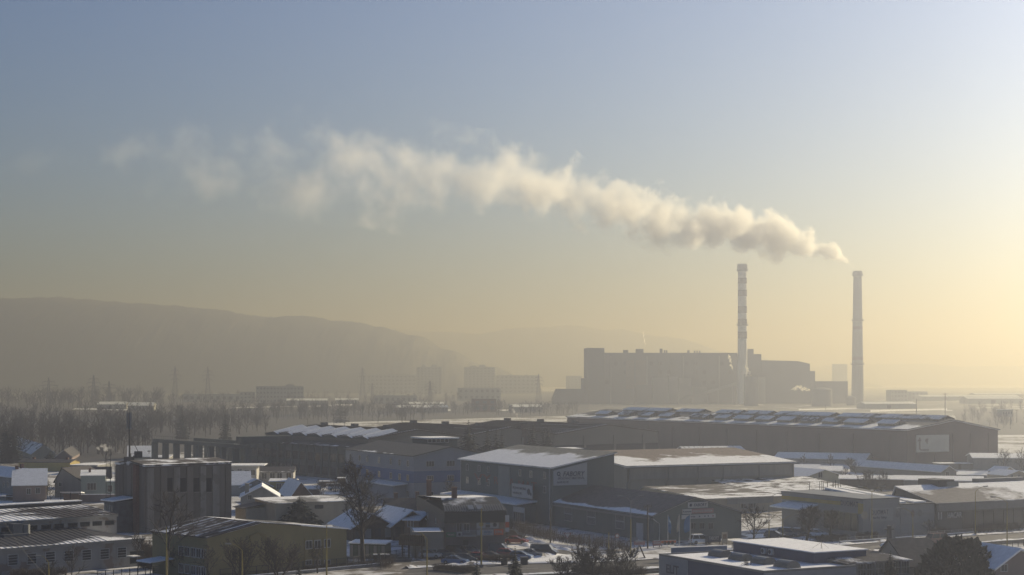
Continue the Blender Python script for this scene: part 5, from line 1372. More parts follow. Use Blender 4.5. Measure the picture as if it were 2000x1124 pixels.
# ---- ochre gabled hall
b = Bld('ochre_hall', 'ochre yellow hall with a wide gable and white framed windows by the road', 'hall', 405, 1136, 44)
Lu = b.U(677); h = b.Z(1051.5); hr = b.Z(1022.5, Lu * 0.36); h2 = b.Z(1034, Lu)
left_roof = roof_mat('ochre_left_roof', (0.062, 0.052, 0.050), cover=0.10, scale=0.30, aniso=(0.5, 1.2), eave=0.22)
right_roof = roof_mat('ochre_right_roof', (0.085, 0.08, 0.075), cover=0.44, scale=0.085, eave=0.0, ridge=0.18)
OCHRE = streak_mat('ochre_wall', (0.205, 0.182, 0.10), (0.14, 0.122, 0.075), 0.4, 0.5, 0.2)
b.gable_v(Lu, 15.5, h, Lu * 0.36, hr, OCHRE, left_roof, h2=h2, over=0.3, t=0.2, roof2=right_roof)
mb = MB()
for i in range(8):
    v = 1.9 * i + 0.8; mb.slab([(-0.3, v, h + 0.28), (Lu * 0.35, v, hr + 0.27), (Lu * 0.35, v + 0.2, hr + 0.27), (-0.3, v + 0.2, h + 0.28)], 0.1)
o = mb.build('roof_batten', left_roof, b.o)
for x, y0, y1 in ((603, 1073, 1056), (620, 1072, 1055), (639, 1070, 1053)):
    u = b.U(x); b.win('u', u, b.Z(y0, u), 1.35, b.Z(y1, u) - b.Z(y0, u), WHITE, 1)
    b.win('u', u, b.Z(1104, u), 1.25, 0.85, WHITE, 1)
    mb = MB(); mb.box(u - 0.95, -0.10, 0.3, u - 0.78, -0.004, b.Z(1050, u)); mb.build('pilaster_strip', mat('ochre_trim', (0.20, 0.165, 0.075), 0.85, 0.1, 1), b.o)
um = b.U(503); mb = MB(); z = b.Z(1046, um)
for s in (-1, 1):
    mb.slab([(um, -0.22, z + 0.5), (um, -0.004, z + 0.5), (um + s * 1.6, -0.004, z), (um + s * 1.6, -0.22, z)][::s], 0.2)
    mb.box(um + s * 1.5 - 0.08, -0.15, z - 1.6, um + s * 1.5 + 0.08, -0.004, z - 0.1)
mb.build('door_gable', mat('ochre_trim', (0.2, 0.165, 0.075)), b.o)
for x in (398, 388, 378, 366, 354):
    v = b.V(x)
    for z in (0.7, 3.4): b.win('v', v, z, 1.3, 1.5, WHITE, 1)
mb = MB(); mb.slab([(-4.5, 9, 2.6), (-0.1, 9, 2.9), (-0.1, 13, 2.9), (-4.5, 13, 2.6)], 0.2, 0, [(0, 0), (0, 1), (1, 1), (1, 0)]); mb.build('porch_roof', R_FULL, b.o)
for u, v in ((-4.3, 9.2), (-4.3, 12.8)):
    mb = MB(); mb.tube((u, v, 0), (u, v, 2.38), 0.08, n=5); mb.build('porch_post', DARK, b.o)

# ------------------------------------------------------------------ houses on the left
FR = WHITE
shed('village_house', 28, 978, 40, 'grey house with two small windows under a snow roof at the village edge', 'house', um=9, v=-30, eave=933, ridge=917, axis='v', wall=GREYRENDER, roof=R_FULL, wins=(('v', 8, 952, 1.1, 1.4, 1), ('v', 16, 952, 1.1, 1.4, 1)), chim=((0.5, 0.3, 1.2),))
shed('snow_roof_house', 25, 990, 15, 'brownish house with a big plain snow roof and a utility pole in front', 'house', u=90, vm=17, eave=948.5, ridge=917, axis='u', wall=PINKISH, roof=R_FULL, wins=(('u', 74, 965, 1.1, 1.5, 1), ('u', 56, 966, 1.1, 1.5, 1)), chim=((0.1, 0.5, 0.9),))
b = shed('dark_roof_house', 107, 972, -14, 'grey gabled house with a dark tile roof beside the mint house', 'house', u=160, vm=14, eave=940, ridge=915.5, axis='v', wall=GREYRENDER, roof=R_DARK, wins=(('u', 118, 951, 0.9, 1.2, 1),), rat=0.28)
shed('dark_barn', 120, 955, 12, 'long dark roofed barn behind the grey gabled house', 'barn', u=215, vm=10, eave=938, ridge=914, axis='u', wall=GREYRENDER, roof=R_DARK)
b = Bld('mint_house', 'mint green flat roofed house with a white double window', 'house', 158, 977, 13)
L = b.U(206); h = b.Z(930); b.gable_u(L, 9, h, 9, h + 0.9, MINT, SNOW, over=0.2)
b.win('u', b.U(179), b.Z(958, b.U(179)), 2.3, 1.9, WHITE, 2)
mb = MB(); mb.box(L, 1.2, 0, b.U(226), 8, b.Z(942, L)); mb.build('side_wing', MINT, b.o); mb = MB(); mb.box(L + 0.02, 1.0, b.Z(942, L), b.U(226) + 0.2, 8.2, b.Z(942, L) + 0.3); mb.build('side_wing_snow', SNOW, b.o)
b.win('u', b.U(215), b.Z(962, b.U(215)), 1.2, 1.8, WHITE, 0, off=-1.2)
chimney_stack(b, L * 0.35, 5, h, h + 1.7, 0.6)
shed('ochre_long_house', 36, 921, -6, 'long windowless ochre house wall under a thin snow line', 'house', u=137, vm=9, eave=903.5, ridge=898, axis='u', wall=YELLOW, roof=R_DARK, chim=((0.2, 0.5, 0.8), (0.85, 0.5, 0.8)))
b = Bld('flat_snow_house', 'low house with a flat snow roof between dark roofs near the tower', 'house', 137, 926, -6); b.flat(b.U(190), 14, b.Z(909), GREYRENDER, SNOW, 0); b.win('u', 3, 1.2, 1.2, 1.2, WHITE, 1)
b = shed('striped_roof_house', 62, 897, 22, 'pale gabled house whose roof has striped snow at the edge of the bare woods', 'house', u=108, v=14, eave=887, ridge=869, axis='v', wall=BEIGE, roof=roof_mat('striped_house_roof', (0.06, 0.055, 0.055), cover=0.62, scale=0.3, aniso=(1, 0.4)), chim=((0.5, 0.35, 0.8), (0.5, 0.6, 0.8)))
shed('small_brick_house', 126, 891, 10, 'small reddish gabled house with a snowy eave before the bare woods', 'house', u=156, v=108, eave=884, ridge=872, axis='v', wall=PINKISH, roof=R_FULL, roof2=R_DARK)
shed('big_snow_house', 250, 900, 12, 'house with a tall plain snow roof right behind the phone mast', 'house', u=306, vm=22, eave=893, ridge=872, axis='u', wall=BEIGE, roof=R_FULL) 
shed('low_snow_shed', 296, 902, -6, 'low snow covered shed next to the tall plain snow roof', 'shed', u=330, vm=8, eave=894, ridge=890, axis='u')
b = Bld('flat_garage', 'flat roofed garage under thick snow at the picture edge', 'garage', -40, 980, -8); b.flat(b.U(47), 12, b.Z(969.5), GREYRENDER, SNOW, 0); b.win('u', b.U(20), 0.6, 2.2, 1.2, DARK, 1)
b = Bld('flat_garage', 'long low shed with a flat snowy roof in front of the thick snowed garage', 'garage', -40, 993, -8); b.flat(b.U(70), 9, b.Z(984.5), GREYRENDER, SNOW, 0); b.win('u', b.U(40), 0.3, 1.6, 0.6, DARK, 1)
b = Bld('garden_wall', 'long brown garden wall in front of the mint house', 'wall', 155, 982, 8); mb = MB(); mb.box(0, 0, 0, b.U(226), 0.4, b.Z(967)); mb.build('wall', PINKISH, b.o); mb = MB(); mb.box(-0.1, -0.08, b.Z(967) + 0.002, b.U(226), 0.48, b.Z(967) + 0.14); mb.build('coping_snow', SNOW, b.o)
b = Bld('lean_to', 'open lean-to with a snowy edge beside the brown garden wall', 'shed', 117, 984, 4); L = b.U(158); z = b.Z(961)
mb = MB(); mb.slab([(0, 0, z), (L, 0, z), (L, 5, z - 0.5), (0, 5, z - 0.5)], 0.2, 0, [(0, 0), (1, 0), (1, 1), (0, 1)]); mb.build('roof', R_MOST, b.o)
for u in (0.2, L / 2, L - 0.2): mb = MB(); mb.box(u - 0.1, 0.1, 0, u + 0.1, 0.3, z - 0.22); mb.build('post', DARK, b.o)
mb = MB(); mb.box(0, 4.6, 0, L, 4.8, z - 0.9); mb.build('back_wall', PINKISH, b.o)

# houses between the tower and the ochre hall
b = shed('white_long_house', 500, 950, 4, 'long white two storey house with a dark roof behind the village', 'house', u=573, vm=10, eave=923, ridge=913, axis='u', wall=LIGHTRENDER, roof=R_PATCH, wins=[('u', x, 936, 1.5, 1.8, 1) for x in (516, 532, 546, 564)], group=None)
b = Bld('white_flat_house', 'white house with a projecting snow roof slab behind the block tower', 'house', 440, 955, 4); L = b.U(501)
b.flat(L, 10, b.Z(911), LIGHTRENDER, SNOW, 0)
mb = MB(); mb.box(-0.4, -1.0, b.Z(911) + 0.11, b.U(517), 10.4, b.Z(911) + 0.3); mb.build('roof_slab', SNOW, b.o)
for x in (452, 468, 482, 494):
    b.win('u', b.U(x), b.Z(929, b.U(x)), 1.4, 1.6, WHITE, 1)
    b.win('u', b.U(x), b.Z(915.5 + 4, b.U(x)) , 1.4, 0.5, WHITE, 1) if x == 468 else None
shed('tile_roof_house', 452, 968, 10, 'house with a steep snow roof and open skylight next to the tower', 'house', u=489, vm=16, eave=948, ridge=922, axis='u', wall=LIGHTRENDER, roof=R_FULL)
b = shed('hip_roof_house', 470, 968, 24, 'house with pale hipped snow roof and twin vents near the yellow house', 'house', u=532, v=445, eave=952, ridge=937, axis='v', wall=GREYRENDER, roof=R_FULL)
b = shed('grey_gable_house', 470, 1003, 8, 'wide grey gabled house with a snowy roof and tall chimney', 'house', u=545, vm=13, eave=972, ridge=951, axis='v', wall=GREYRENDER, roof=R_FULL, rat=0.55, wins=(('u', 488, 977, 1.0, 1.2, 1),))
chimney_stack(b, 1.4, 3.0, b.h, b.hr + 0.6, 0.9, BEIGE)
b = shed('blue_snow_house', 568, 985, 16, 'brick gabled house whose roof is under bluish shaded snow', 'house', u=612, v=545, eave=971, ridge=943, axis='v', wall=BRICK, roof=R_FULL, rat=0.45)
shed('yellow_house', 527, 966, 2, 'small yellow house with two windows behind the snowy roofs', 'house', u=575, vm=8, eave=941, ridge=936, axis='u', wall=YELLOW, roof=R_MOST, wins=(('u', 545, 956, 1.4, 1.6, 1), ('u', 556, 956, 1.4, 1.6, 1)))
b = Bld('beige_store', 'beige flat store with a snowy roof behind the dark conifer', 'store', 538, 1030, 32)
Lu, Lv = b.U(694), b.V(498); h = b.Z(985)
store_roof = roof_mat('beige_store_roof', (0.15, 0.145, 0.14), cover=0.52, scale=0.075)
b.gable_u(Lu, Lv, h, Lv, h + 0.5, BEIGE, store_roof, over=0.3)
u = b.U(623); b.win('u', u, b.Z(994, u), 2.0, 0.8, DARK, 1)
mb = MB(); mb.box(-4.5, 5, 0, -0.004, Lv, h * 0.78); mb.build('annex', BEIGE, b.o)
mb = MB(); mb.slab([(-5.2, 4.6, h * 0.80), (-0.01, 4.6, h * 0.98), (-0.01, Lv, h * 0.98), (-5.2, Lv, h * 0.80)], 0.15, 0, [(0, 0), (0, 1), (1, 1), (1, 0)]); mb.build('annex_roof', R_DARK, b.o)
b = Bld('timber_yard', 'stack of snow topped timber piles in the yard by the striped office', 'timber pile', 622, 952, 6)
for i in range(5):
    mb = MB(); u = i * 5.4; z = 1.6 + 0.8 * (i % 2); mb.box(u, (i % 3) * 2.0, 0, u + 4.8, (i % 3) * 2.0 + 2.2, z); mb.build('pile', mat('stacked_timber', (0.16, 0.115, 0.07), 0.9, 0.3, 3), b.o)
    mb = MB(); mb.box(u - 0.1, (i % 3) * 2.0 - 0.1, z + 0.002, u + 4.9, (i % 3) * 2.0 + 2.3, z + 0.2); mb.build('pile_snow', SNOW, b.o)

# pavilions and small shop around the tall bare tree
PAV = mat('pavilion_timber', (0.10, 0.075, 0.06), 0.85, 0.2, 2)
def pavilion(px, py, yaw, w, d, eave, ridge, label, roof):
    b = Bld('snow_pavilion', label, 'pavilion', px, py, yaw)
    b.gable_v(w, d, eave, w * 0.5, ridge, PAV, roof, over=0.9, t=0.2)
    for i in range(4):
        mb = MB(); mb.box(w * (i + 0.2) / 4, -0.08, 0.5, w * (i + 0.8) / 4, -0.004, eave - 0.5); mb.build('shutter', GREYRENDER if i % 2 else DARK, b.o)
    return b
pavilion(690, 1058, 25, 8, 12, 2.8, 5.0, 'timber pavilion under bluish snow in front of the beige store', R_FULL)
pavilion(768, 1056, 25, 7.5, 13, 3.1, 5.6, 'timber pavilion with a half bare roof beside the tool shop', R_MOST)
shed('brown_cottage', 790, 1056, -20, 'small brown cottage with a snowy hipped roof beside the tool shop', 'cottage', u=818, vm=10, eave=1016, ridge=1000, axis='u', wall=mat('cottage_wood', (0.20, 0.13, 0.085), 0.85, 0.2, 1), roof=R_FULL, wins=(('u', 802, 1030, 1.3, 1.5, 1),))
shed('dark_hip_house', 760, 1010, 10, 'dark hip roofed house just below the striped office', 'house', u=838, vm=14, eave=1003, ridge=975, axis='u', wall=GREYRENDER, roof=R_DARK, chim=((0.25, 0.5, 1.4), (0.8, 0.5, 1.6)))

# tool shop with a ribbed dark mansard
SHOPW = streak_mat('shop_render', (0.17, 0.15, 0.14), (0.115, 0.10, 0.095), 0.4, 0.5, 0.15)
b = Bld('tool_shop', 'tool shop with a dark ribbed mansard roof and bright signs', 'shop', 868, 1080, 10)
Lu, Lv = b.U(986), b.V(814); h = b.Z(1022); hm = b.Z(999); hr = hm + 1.3
mb = MB(); mb.box(0, 0, 0, Lu, Lv, h); mb.build('wall', SHOPW, b.o)
mb = MB(); e = 0.5
mb.prism_y([(-e * 0.2, h), (Lu + e, h), (Lu + 0.2, hm), (-0.05, hm)], -e, Lv); mb.build('mansard', mat('mansard_sheet', (0.038, 0.042, 0.042), 0.5, 0.15, 1), b.o)
mb = MB(); dk = 6.0
mb.slab([(0, -e - 0.1, hm + 0.06), (Lu + 0.3, -e - 0.1, hm + 0.06), (Lu * 0.95, dk, hr + 0.7), (0.2, dk, hr + 0.7)], 0.12, 0, [(0, 0), (Lu, 0), (Lu, 1), (0, 1)])
mb.slab([(0.2, dk, hr + 0.7), (Lu * 0.95, dk, hr + 0.7), (Lu, Lv, hm + 0.1), (0, Lv, hm + 0.1)], 0.12, 0, [(0, 1), (Lu, 1), (Lu, 0), (0, 0)])
mb.build('roof', roof_mat('shop_roof', (0.05, 0.052, 0.054), cover=0.50, scale=0.07, eave=-0.35), b.o)
for i in range(24):
    u = Lu * (i + 0.5) / 24
    mb = MB(); mb.slab([(u - 0.12, -e - 0.15, hm + 0.12), (u + 0.12, -e - 0.15, hm + 0.12), (u + 0.12, 2.4, hm + 0.95), (u - 0.12, 2.4, hm + 0.95)], 0.16); mb.build('roof_rib', mat('rib_pale_sheet', (0.11, 0.11, 0.11), 0.5, 0.1, 1), b.o)
for u in (Lu * 0.44, Lu * 0.58):
    mb = MB(); mb.slab([(u - 0.5, -0.3, hm + 0.35), (u + 0.5, -0.3, hm + 0.35), (u + 0.5, 1.4, hm + 0.95), (u - 0.5, 1.4, hm + 0.95)], 0.12); mb.build('roof_window', mat('skylight_glass', (0.22, 0.23, 0.24), 0.15, 0.02, 1), b.o)
chimney_stack(b, Lu * 0.24, dk, hr, hr + 2.6, 0.9); chimney_stack(b, 0.9, Lv * 0.7, hm, hr + 2.6, 0.9)
for x, y in ((897, 1040), (911, 1041)): b.win('u', b.U(x), b.Z(y, b.U(x)), 1.1, 1.7, WHITE, 1)
for x in (851, 836):
    for z in (1.0, 4.2): b.win('v', b.V(x), z, 1.5, 1.5, WHITE, 1)
mb = MB(); mb.box(b.U(903), -1.3, 2.9, b.U(928), -0.004, 3.05); mb.build('balcony', WHITE, b.o)
mb = MB()
for i in range(14): mb.box(b.U(903) + i * 0.16, -1.28, 3.05, b.U(903) + i * 0.16 + 0.04, -1.24, 3.95)
mb.box(b.U(903), -1.3, 3.95, b.U(928), -1.22, 4.02); mb.build('balcony_rail', WHITE, b.o)
mb = MB(); mb.box(b.U(905), -0.1, 0, b.U(914), -0.004, 2.2); mb.build('door', DARK, b.o)
def ssign(x0, x1, y0, y1, m, label, texts=(), off=0.02):
    u0, u1 = b.U(x0), b.U(x1); um = (u0 + u1) / 2; z1, z0 = b.Z(y0, um), b.Z(y1, um)
    return b.sign('u', um, z0, u1 - u0, z1 - z0, m, label, [(t, x * (u1 - u0), z * (z1 - z0), w * (u1 - u0), hh * (z1 - z0), mm) for t, x, z, w, hh, mm in texts], off=off), u1 - u0, z1 - z0
SGREEN = mat('sign_green', (0.07, 0.19, 0.11), 0.6, 0.1, 1); SRED = mat('sign_orange_red', (0.50, 0.13, 0.06), 0.6, 0.1, 1); SBLUE = mat('sign_blue', (0.08, 0.16, 0.27), 0.6, 0.1, 1)
ssign(871, 890, 1040, 1049.5, SGREEN, 'green shop sign on the tool shop wall', (('VIKING', 0, 0.35, 0.7, 0.34, SIGNW),))
s, w, hh = ssign(891.5, 903, 1039, 1049, SIGNW, 'small white picture sign beside the green shop sign'); blob(s, ring_pts(0, hh * .5, hh * .28, 9), DARK, 'printed_machine')
s, w, hh = ssign(931, 974, 1017, 1032, SIGNW, 'wide white picture board of tools high on the tool shop')
blob(s, ring_pts(-w * .30, hh * .5, hh * .30, 8), STOREY, 'printed_machine'); blob(s, [(-w * .1, hh * .52), (w * .1, hh * .52), (w * .1, hh * .88), (-w * .1, hh * .88)], SBLUE, 'printed_panel'); blob(s, [(-w * .1, hh * .1), (w * .1, hh * .1), (w * .1, hh * .46), (-w * .1, hh * .46)], DARK, 'printed_panel'); blob(s, ring_pts(w * .32, hh * .42, hh * .28, 9), DARK, 'printed_machine')
ssign(931, 963.5, 1035, 1046, SIGNW, 'white sign with dark letters under the picture board', (('REMA', 0.18, 0.42, 0.46, 0.34, SBLUE), ('naradie', 0.12, 0.14, 0.4, 0.16, SBLUE)))
ssign(964.5, 983, 1033.5, 1045.5, SRED, 'orange red sign with white letters on the tool shop', (('STIHL', 0, 0.36, 0.78, 0.36, SIGNW),))
b2 = Bld('side_sign', 'narrow red and white sign hung at the corner of the tool shop', 'sign', 988, 1079, 10)
mb = MB(); mb.box(-0.1, 0, 3.6, 0.6, 0.12, 6.6); mb.build('panel', SIGNW, b2.o); mb = MB(); mb.box(-0.1, -0.03, 4.4, 0.6, -0.004, 5.4); mb.build('red_field', SRED, b2.o); mb = MB(); mb.tube((0.25, 0.06, 0), (0.25, 0.06, 3.598), 0.06, n=5); mb.build('post', DARK, b2.o)
b = Bld('shop_annex', 'low beige annex wall beside the tool shop behind the billboard', 'annex', 806, 1090, 6)
b.flat(b.U(866), 9, b.Z(1041), mat('annex_beige', (0.26, 0.24, 0.21), 0.85, 0.1, 0.5), SNOW, 0.15)
b.win('u', b.U(848), 0.7, 0.9, 0.8, WHITE, 0); b.win('u', b.U(826), 0.7, 0.9, 0.8, WHITE, 0)

# ------------------------------------------------------------------ trees and shrubs
BARK = mat('bark', (0.050, 0.043, 0.038), 0.95, 0.3, 3)
TWIG = mat('twigs', (0.045, 0.040, 0.038), 0.95, 0.25, 1)
NEEDLE = mat('needles', (0.020, 0.028, 0.022), 0.9, 0.45, 0.8)
NEEDLE2 = mat('needles_blueish', (0.040, 0.052, 0.046), 0.9, 0.4, 0.8)
HEDGE = mat('hedge_twigs', (0.055, 0.042, 0.036), 0.95, 0.4, 1.5)

def bare_tree(h, seed, trunk_r=0.2, fork=0.3, spread=0.75, n1=13, n2=6, n3=5, levels=3, lean=0.0, up=0.35, twig=0.032, multi=1):
    """Leafless tree: returns (trunk, crown) builders."""
    rnd = random.Random(seed); tr, cr = MB(), MB()
    def limb(mb, p, d, L, r0, r1, nseg, nside, wob, upw):
        pts = [p]; q = p.copy(); dd = d.normalized()
        for i in range(nseg):
            dd = (dd + Vector((rnd.gauss(0, wob), rnd.gauss(0, wob), rnd.gauss(0, wob) + upw))).normalized()
            q2 = q + dd * (L / nseg); ra = r0 + (r1 - r0) * i / nseg; rb = r0 + (r1 - r0) * (i + 1) / nseg
            mb.tube(q, q2, ra, rb, nside, cap=False); q = q2; pts.append(q)
        return pts, dd
    def along(pts, f):
        x = f * (len(pts) - 1); i = min(int(x), len(pts) - 2)
        return pts[i].lerp(pts[i + 1], x - i), (pts[i + 1] - pts[i]).normalized()
    for m in range(multi):
        d0 = Vector((lean + (rnd.gauss(0, 0.42) if multi > 1 else rnd.gauss(0, 0.03)), rnd.gauss(0, 0.42) if multi > 1 else rnd.gauss(0, 0.03), 1))
        tp, _ = limb(tr, Vector((0, 0, 0)), d0, h * 0.92, trunk_r, trunk_r * 0.12, 9, 6, 0.05, 0.03)
        for a in range(n1):
            f = fork + (0.97 - fork) * (a + rnd.random()) / n1
            p, ax = along(tp, f)
            t = a * 2.4 + rnd.random() * 1.2
            side = Vector((math.cos(t), math.sin(t), 0))
            L1 = h * 0.42 * spread * (1.15 - 0.75 * (f - fork) / (1 - fork)) * rnd.uniform(0.75, 1.15)
            r1 = max(twig * 1.5, trunk_r * 0.42 * (1.1 - f))
            p1, _ = limb(cr, p, side * 0.9 + ax * (0.55 + up), L1, r1, twig, 4, 4, 0.14, 0.10)
            for b_ in range(n2):
                q, ax2 = along(p1, 0.22 + 0.76 * (b_ + rnd.random()) / n2)
                s2 = Vector((rnd.gauss(0, 1), rnd.gauss(0, 1), rnd.gauss(0.2, 0.6))).normalized()
                L2 = L1 * rnd.uniform(0.28, 0.5)
                p2, _ = limb(cr, q, ax2 * 0.8 + s2 * 0.8, L2, max(twig, r1 * 0.4), twig * 0.7, 3, 3, 0.16, 0.08)
                if levels > 2:
                    for c_ in range(n3):
                        w, ax3 = along(p2, 0.2 + 0.8 * (c_ + rnd.random()) / n3)
                        s3 = Vector((rnd.gauss(0, 1), rnd.gauss(0, 1), rnd.gauss(0.2, 0.7))).normalized()
                        limb(cr, w, ax3 * 0.7 + s3 * 0.8, L2 * rnd.uniform(0.35, 0.7), twig * 0.8, twig * 0.5, 2, 3, 0.2, 0.05)
    return tr, cr

def spruce(h, r, seed, tiers=22, droop=0.35, base=0.06):
    rnd = random.Random(seed); tr, cr = MB(), MB()
    tr.tube((0, 0, 0), (0, 0, h * 0.97), r * 0.09 + 0.05, 0.02, 6)
    for t in range(tiers):
        f = t / (tiers - 1); z = h * (base + (1 - base) * f ** 0.95)
        R_ = r * ((1 - f) ** 0.85) * rnd.uniform(0.82, 1.15) + 0.12
        n = max(5, int(13 * (1 - f) + 4))
        for k in range(n):
            a = 6.283 * (k + rnd.random() * 0.8) / n + t * 1.7
            L = R_ * rnd.uniform(0.7, 1.15); ca, sa = math.cos(a), math.sin(a)
            zz = z + rnd.uniform(-0.3, 0.3) * h / tiers
            for s in range(5):
                g0 = L * s / 5; w = (0.20 + 0.10 * rnd.random()) * L * (1.1 - s / 5) + 0.08
                d0, d1 = zz - droop * g0, zz - droop * (g0 + L * 0.32)
                x0, y0 = ca * g0, sa * g0; x1, y1 = ca * (g0 + L * 0.34), sa * (g0 + L * 0.34)
                for q in (-1, 1):
                    j = rnd.uniform(-0.12, 0.12) * L
                    cr.poly([(x0, y0, d0), (x1, y1, d1), (x0 * 0.7 + x1 * 0.3 - sa * q * w, y0 * 0.7 + y1 * 0.3 + ca * q * w, (d0 + d1) / 2 - 0.35 * w + j)])
    return tr, cr

def tree(name, loc, built, label, cat='tree', group=None, bark=None, leaf=None, rz=0.0):
    o = empty(name, loc, rz, label, cat, group)
    tr, cr = built
    tr.build('trunk', bark or BARK, o, smooth=True); cr.build('crown', leaf or TWIG, o)
    return o

def at_ground(px, py): return G(px, py)

# tall bare tree in the middle of the foreground and the others along the road
def bare(px, base_py, top_py, seed, label, **kw):
    p = G(px, base_py); h = ZAT(top_py, p.y)
    return tree('bare_tree', p, bare_tree(h, seed, **kw), label)
bare(709, 1107, 897, 3, 'tallest bare tree with a straight dark trunk beside the ochre hall', trunk_r=0.46, fork=0.26, spread=0.68, n1=34, n2=9, n3=6, twig=0.036, up=0.55)
bare(322, 1150, 955, 8, 'bare forked tree in front of the old block tower', trunk_r=0.30, fork=0.36, spread=0.72, n1=12, n2=7, n3=5, twig=0.038, up=0.75)
bare(470, 1142, 1052, 11, 'wide bare bushy tree before the door gable of the ochre hall', trunk_r=0.15, fork=0.18, spread=0.95, n1=11, n2=6, n3=4, multi=4, twig=0.032, up=0.55)
bare(545, 1136, 1050, 12, 'widest bare bushy tree at the middle of the ochre wall', trunk_r=0.16, fork=0.18, spread=1.05, n1=12, n2=6, n3=4, multi=5, twig=0.032, up=0.6)
bare(620, 1120, 1068, 13, 'small bare tree under the white framed windows of the ochre hall', trunk_r=0.15, fork=0.2, spread=1.15, n1=12, n2=6, n3=5, twig=0.026, up=0.45)
bare(408, 1146, 1062, 17, 'thin bare tree by the near corner of the ochre hall', trunk_r=0.14, fork=0.2, spread=0.9, n1=13, n2=6, n3=4, twig=0.026, up=0.7)
bare(140, 1146, 1066, 18, 'thin bare tree in front of the ladder windows', trunk_r=0.10, fork=0.18, spread=0.95, n1=12, n2=6, n3=4, twig=0.024, up=0.7)
bare(106, 1150, 1096, 19, 'low bare shrub below the ladder windows', trunk_r=0.08, fork=0.1, spread=1.1, n1=12, n2=6, n3=4, twig=0.024, multi=2)
bare(1472, 1066, 992, 21, 'bare orchard tree before the broad gable with signs', trunk_r=0.22, fork=0.2, spread=1.15, n1=17, n2=7, n3=5, twig=0.034, up=0.3)
bare(1574, 1064, 990, 22, 'dense bare street tree in front of the store with the yellow band', trunk_r=0.30, fork=0.24, spread=1.15, n1=22, n2=9, n3=6, twig=0.036, up=0.3)
bare(1620, 1058, 997, 23, 'smaller bare street tree before the shop window with the yellow band', trunk_r=0.22, fork=0.25, spread=1.05, n1=18, n2=8, n3=5, twig=0.034, up=0.3)
bare(1462, 1165, 1089, 31, 'bare shrub tip sticking up before the blue depot roof', trunk_r=0.10, fork=0.35, spread=0.6, n1=18, n2=7, n3=5, twig=0.014, up=0.5)
bare(1815, 1046, 1016, 24, 'frosty bare bush beside the low shop wall', trunk_r=0.12, fork=0.12, spread=1.2, n1=12, n2=6, n3=5, twig=0.03)
bare(1672, 926, 892, 25, 'bare bush in front of the bright barn roof, nearest the cream house', trunk_r=0.16, fork=0.1, spread=1.2, n1=12, n2=6, n3=4, twig=0.03, multi=2)
bare(1622, 915, 887, 26, 'bare tree in front of the bright barn roof, at its middle', trunk_r=0.16, fork=0.12, spread=1.1, n1=12, n2=6, n3=4, twig=0.03)
bare(1570, 912, 889, 27, 'pale thin bare tree in front of the near end of the bright barn roof', trunk_r=0.14, fork=0.12, spread=1.1, n1=11, n2=6, n3=4, twig=0.03)
bare(1960, 930, 880, 28, 'bare tree in front of the high grey barn', trunk_r=0.2, fork=0.12, spread=1.2, n1=14, n2=7, n3=4, twig=0.03)
bare(1994, 931, 878, 29, 'bare tree at the picture edge beside the high grey barn', trunk_r=0.2, fork=0.12, spread=1.1, n1=14, n2=7, n3=4, twig=0.03)
bare(1425, 912, 892, 30, 'small bare tree before the ribbed snowy barn', trunk_r=0.14, fork=0.12, spread=1.1, n1=10, n2=6, n3=4, twig=0.03)
bare(1035, 935, 836, 32, 'slim bare birch among the spruces', trunk_r=0.2, fork=0.2, spread=0.45, n1=16, n2=6, n3=4, twig=0.03)
bare(1165, 1134, 1056, 33, 'large dense bare thicket tree beside the road', trunk_r=0.24, fork=0.08, spread=1.25, n1=20, n2=9, n3=6, twig=0.032, multi=2, up=0.3)
bare(1215, 1134, 1068, 34, 'reddish bare thicket shrub next to the large thicket tree', trunk_r=0.16, fork=0.08, spread=1.2, n1=16, n2=8, n3=6, twig=0.03, multi=2, up=0.3)
bare(1105, 1138, 1078, 35, 'lower bare thicket shrub towards the parked cars', trunk_r=0.14, fork=0.08, spread=1.25, n1=14, n2=7, n3=5, twig=0.03, multi=2, up=0.3)

bare(1690, 962, 918, 51, 'bare tree before the dark long shed, nearest the roof pipes', trunk_r=0.16, fork=0.12, spread=1.2, n1=13, n2=7, n3=4, twig=0.035, multi=2)
bare(1722, 960, 922, 52, 'bushy bare tree before the dark long shed, at its middle', trunk_r=0.16, fork=0.12, spread=1.3, n1=13, n2=7, n3=4, twig=0.035, multi=2)
bare(1652, 950, 915, 53, 'bare tree between the cream house and the dark long shed', trunk_r=0.16, fork=0.12, spread=1.2, n1=13, n2=7, n3=4, twig=0.035)
bare(628, 975, 938, 54, 'small bare tree behind the beige store by the timber piles', trunk_r=0.14, fork=0.15, spread=1.1, n1=12, n2=7, n3=4, twig=0.03)
bare(655, 978, 935, 55, 'round headed bare tree behind the beige store, nearest the striped office', trunk_r=0.16, fork=0.15, spread=1.1, n1=12, n2=7, n3=4, twig=0.03)
bare(100, 985, 940, 56, 'bare garden tree between the big plain snow roof and the dark tile roof', trunk_r=0.12, fork=0.2, spread=1.0, n1=12, n2=7, n3=4, twig=0.028)
bare(205, 905, 868, 57, 'bare garden tree behind the flat snow roof near the steam', trunk_r=0.16, fork=0.15, spread=1.1, n1=12, n2=7, n3=4, twig=0.035)
bare(880, 985, 935, 58, 'bare tree between the striped office and the tall works building', trunk_r=0.14, fork=0.2, spread=1.0, n1=12, n2=7, n3=4, twig=0.03)

bare(292, 1112, 1040, 61, 'thin dark bare tree in the thicket by the white workshop', trunk_r=0.13, fork=0.15, spread=1.0, n1=14, n2=7, n3=5, twig=0.03, multi=2)
bare(352, 1128, 1052, 62, 'bare tree growing close to the porch of the ochre hall', trunk_r=0.13, fork=0.15, spread=1.0, n1=14, n2=7, n3=5, twig=0.03, multi=2)

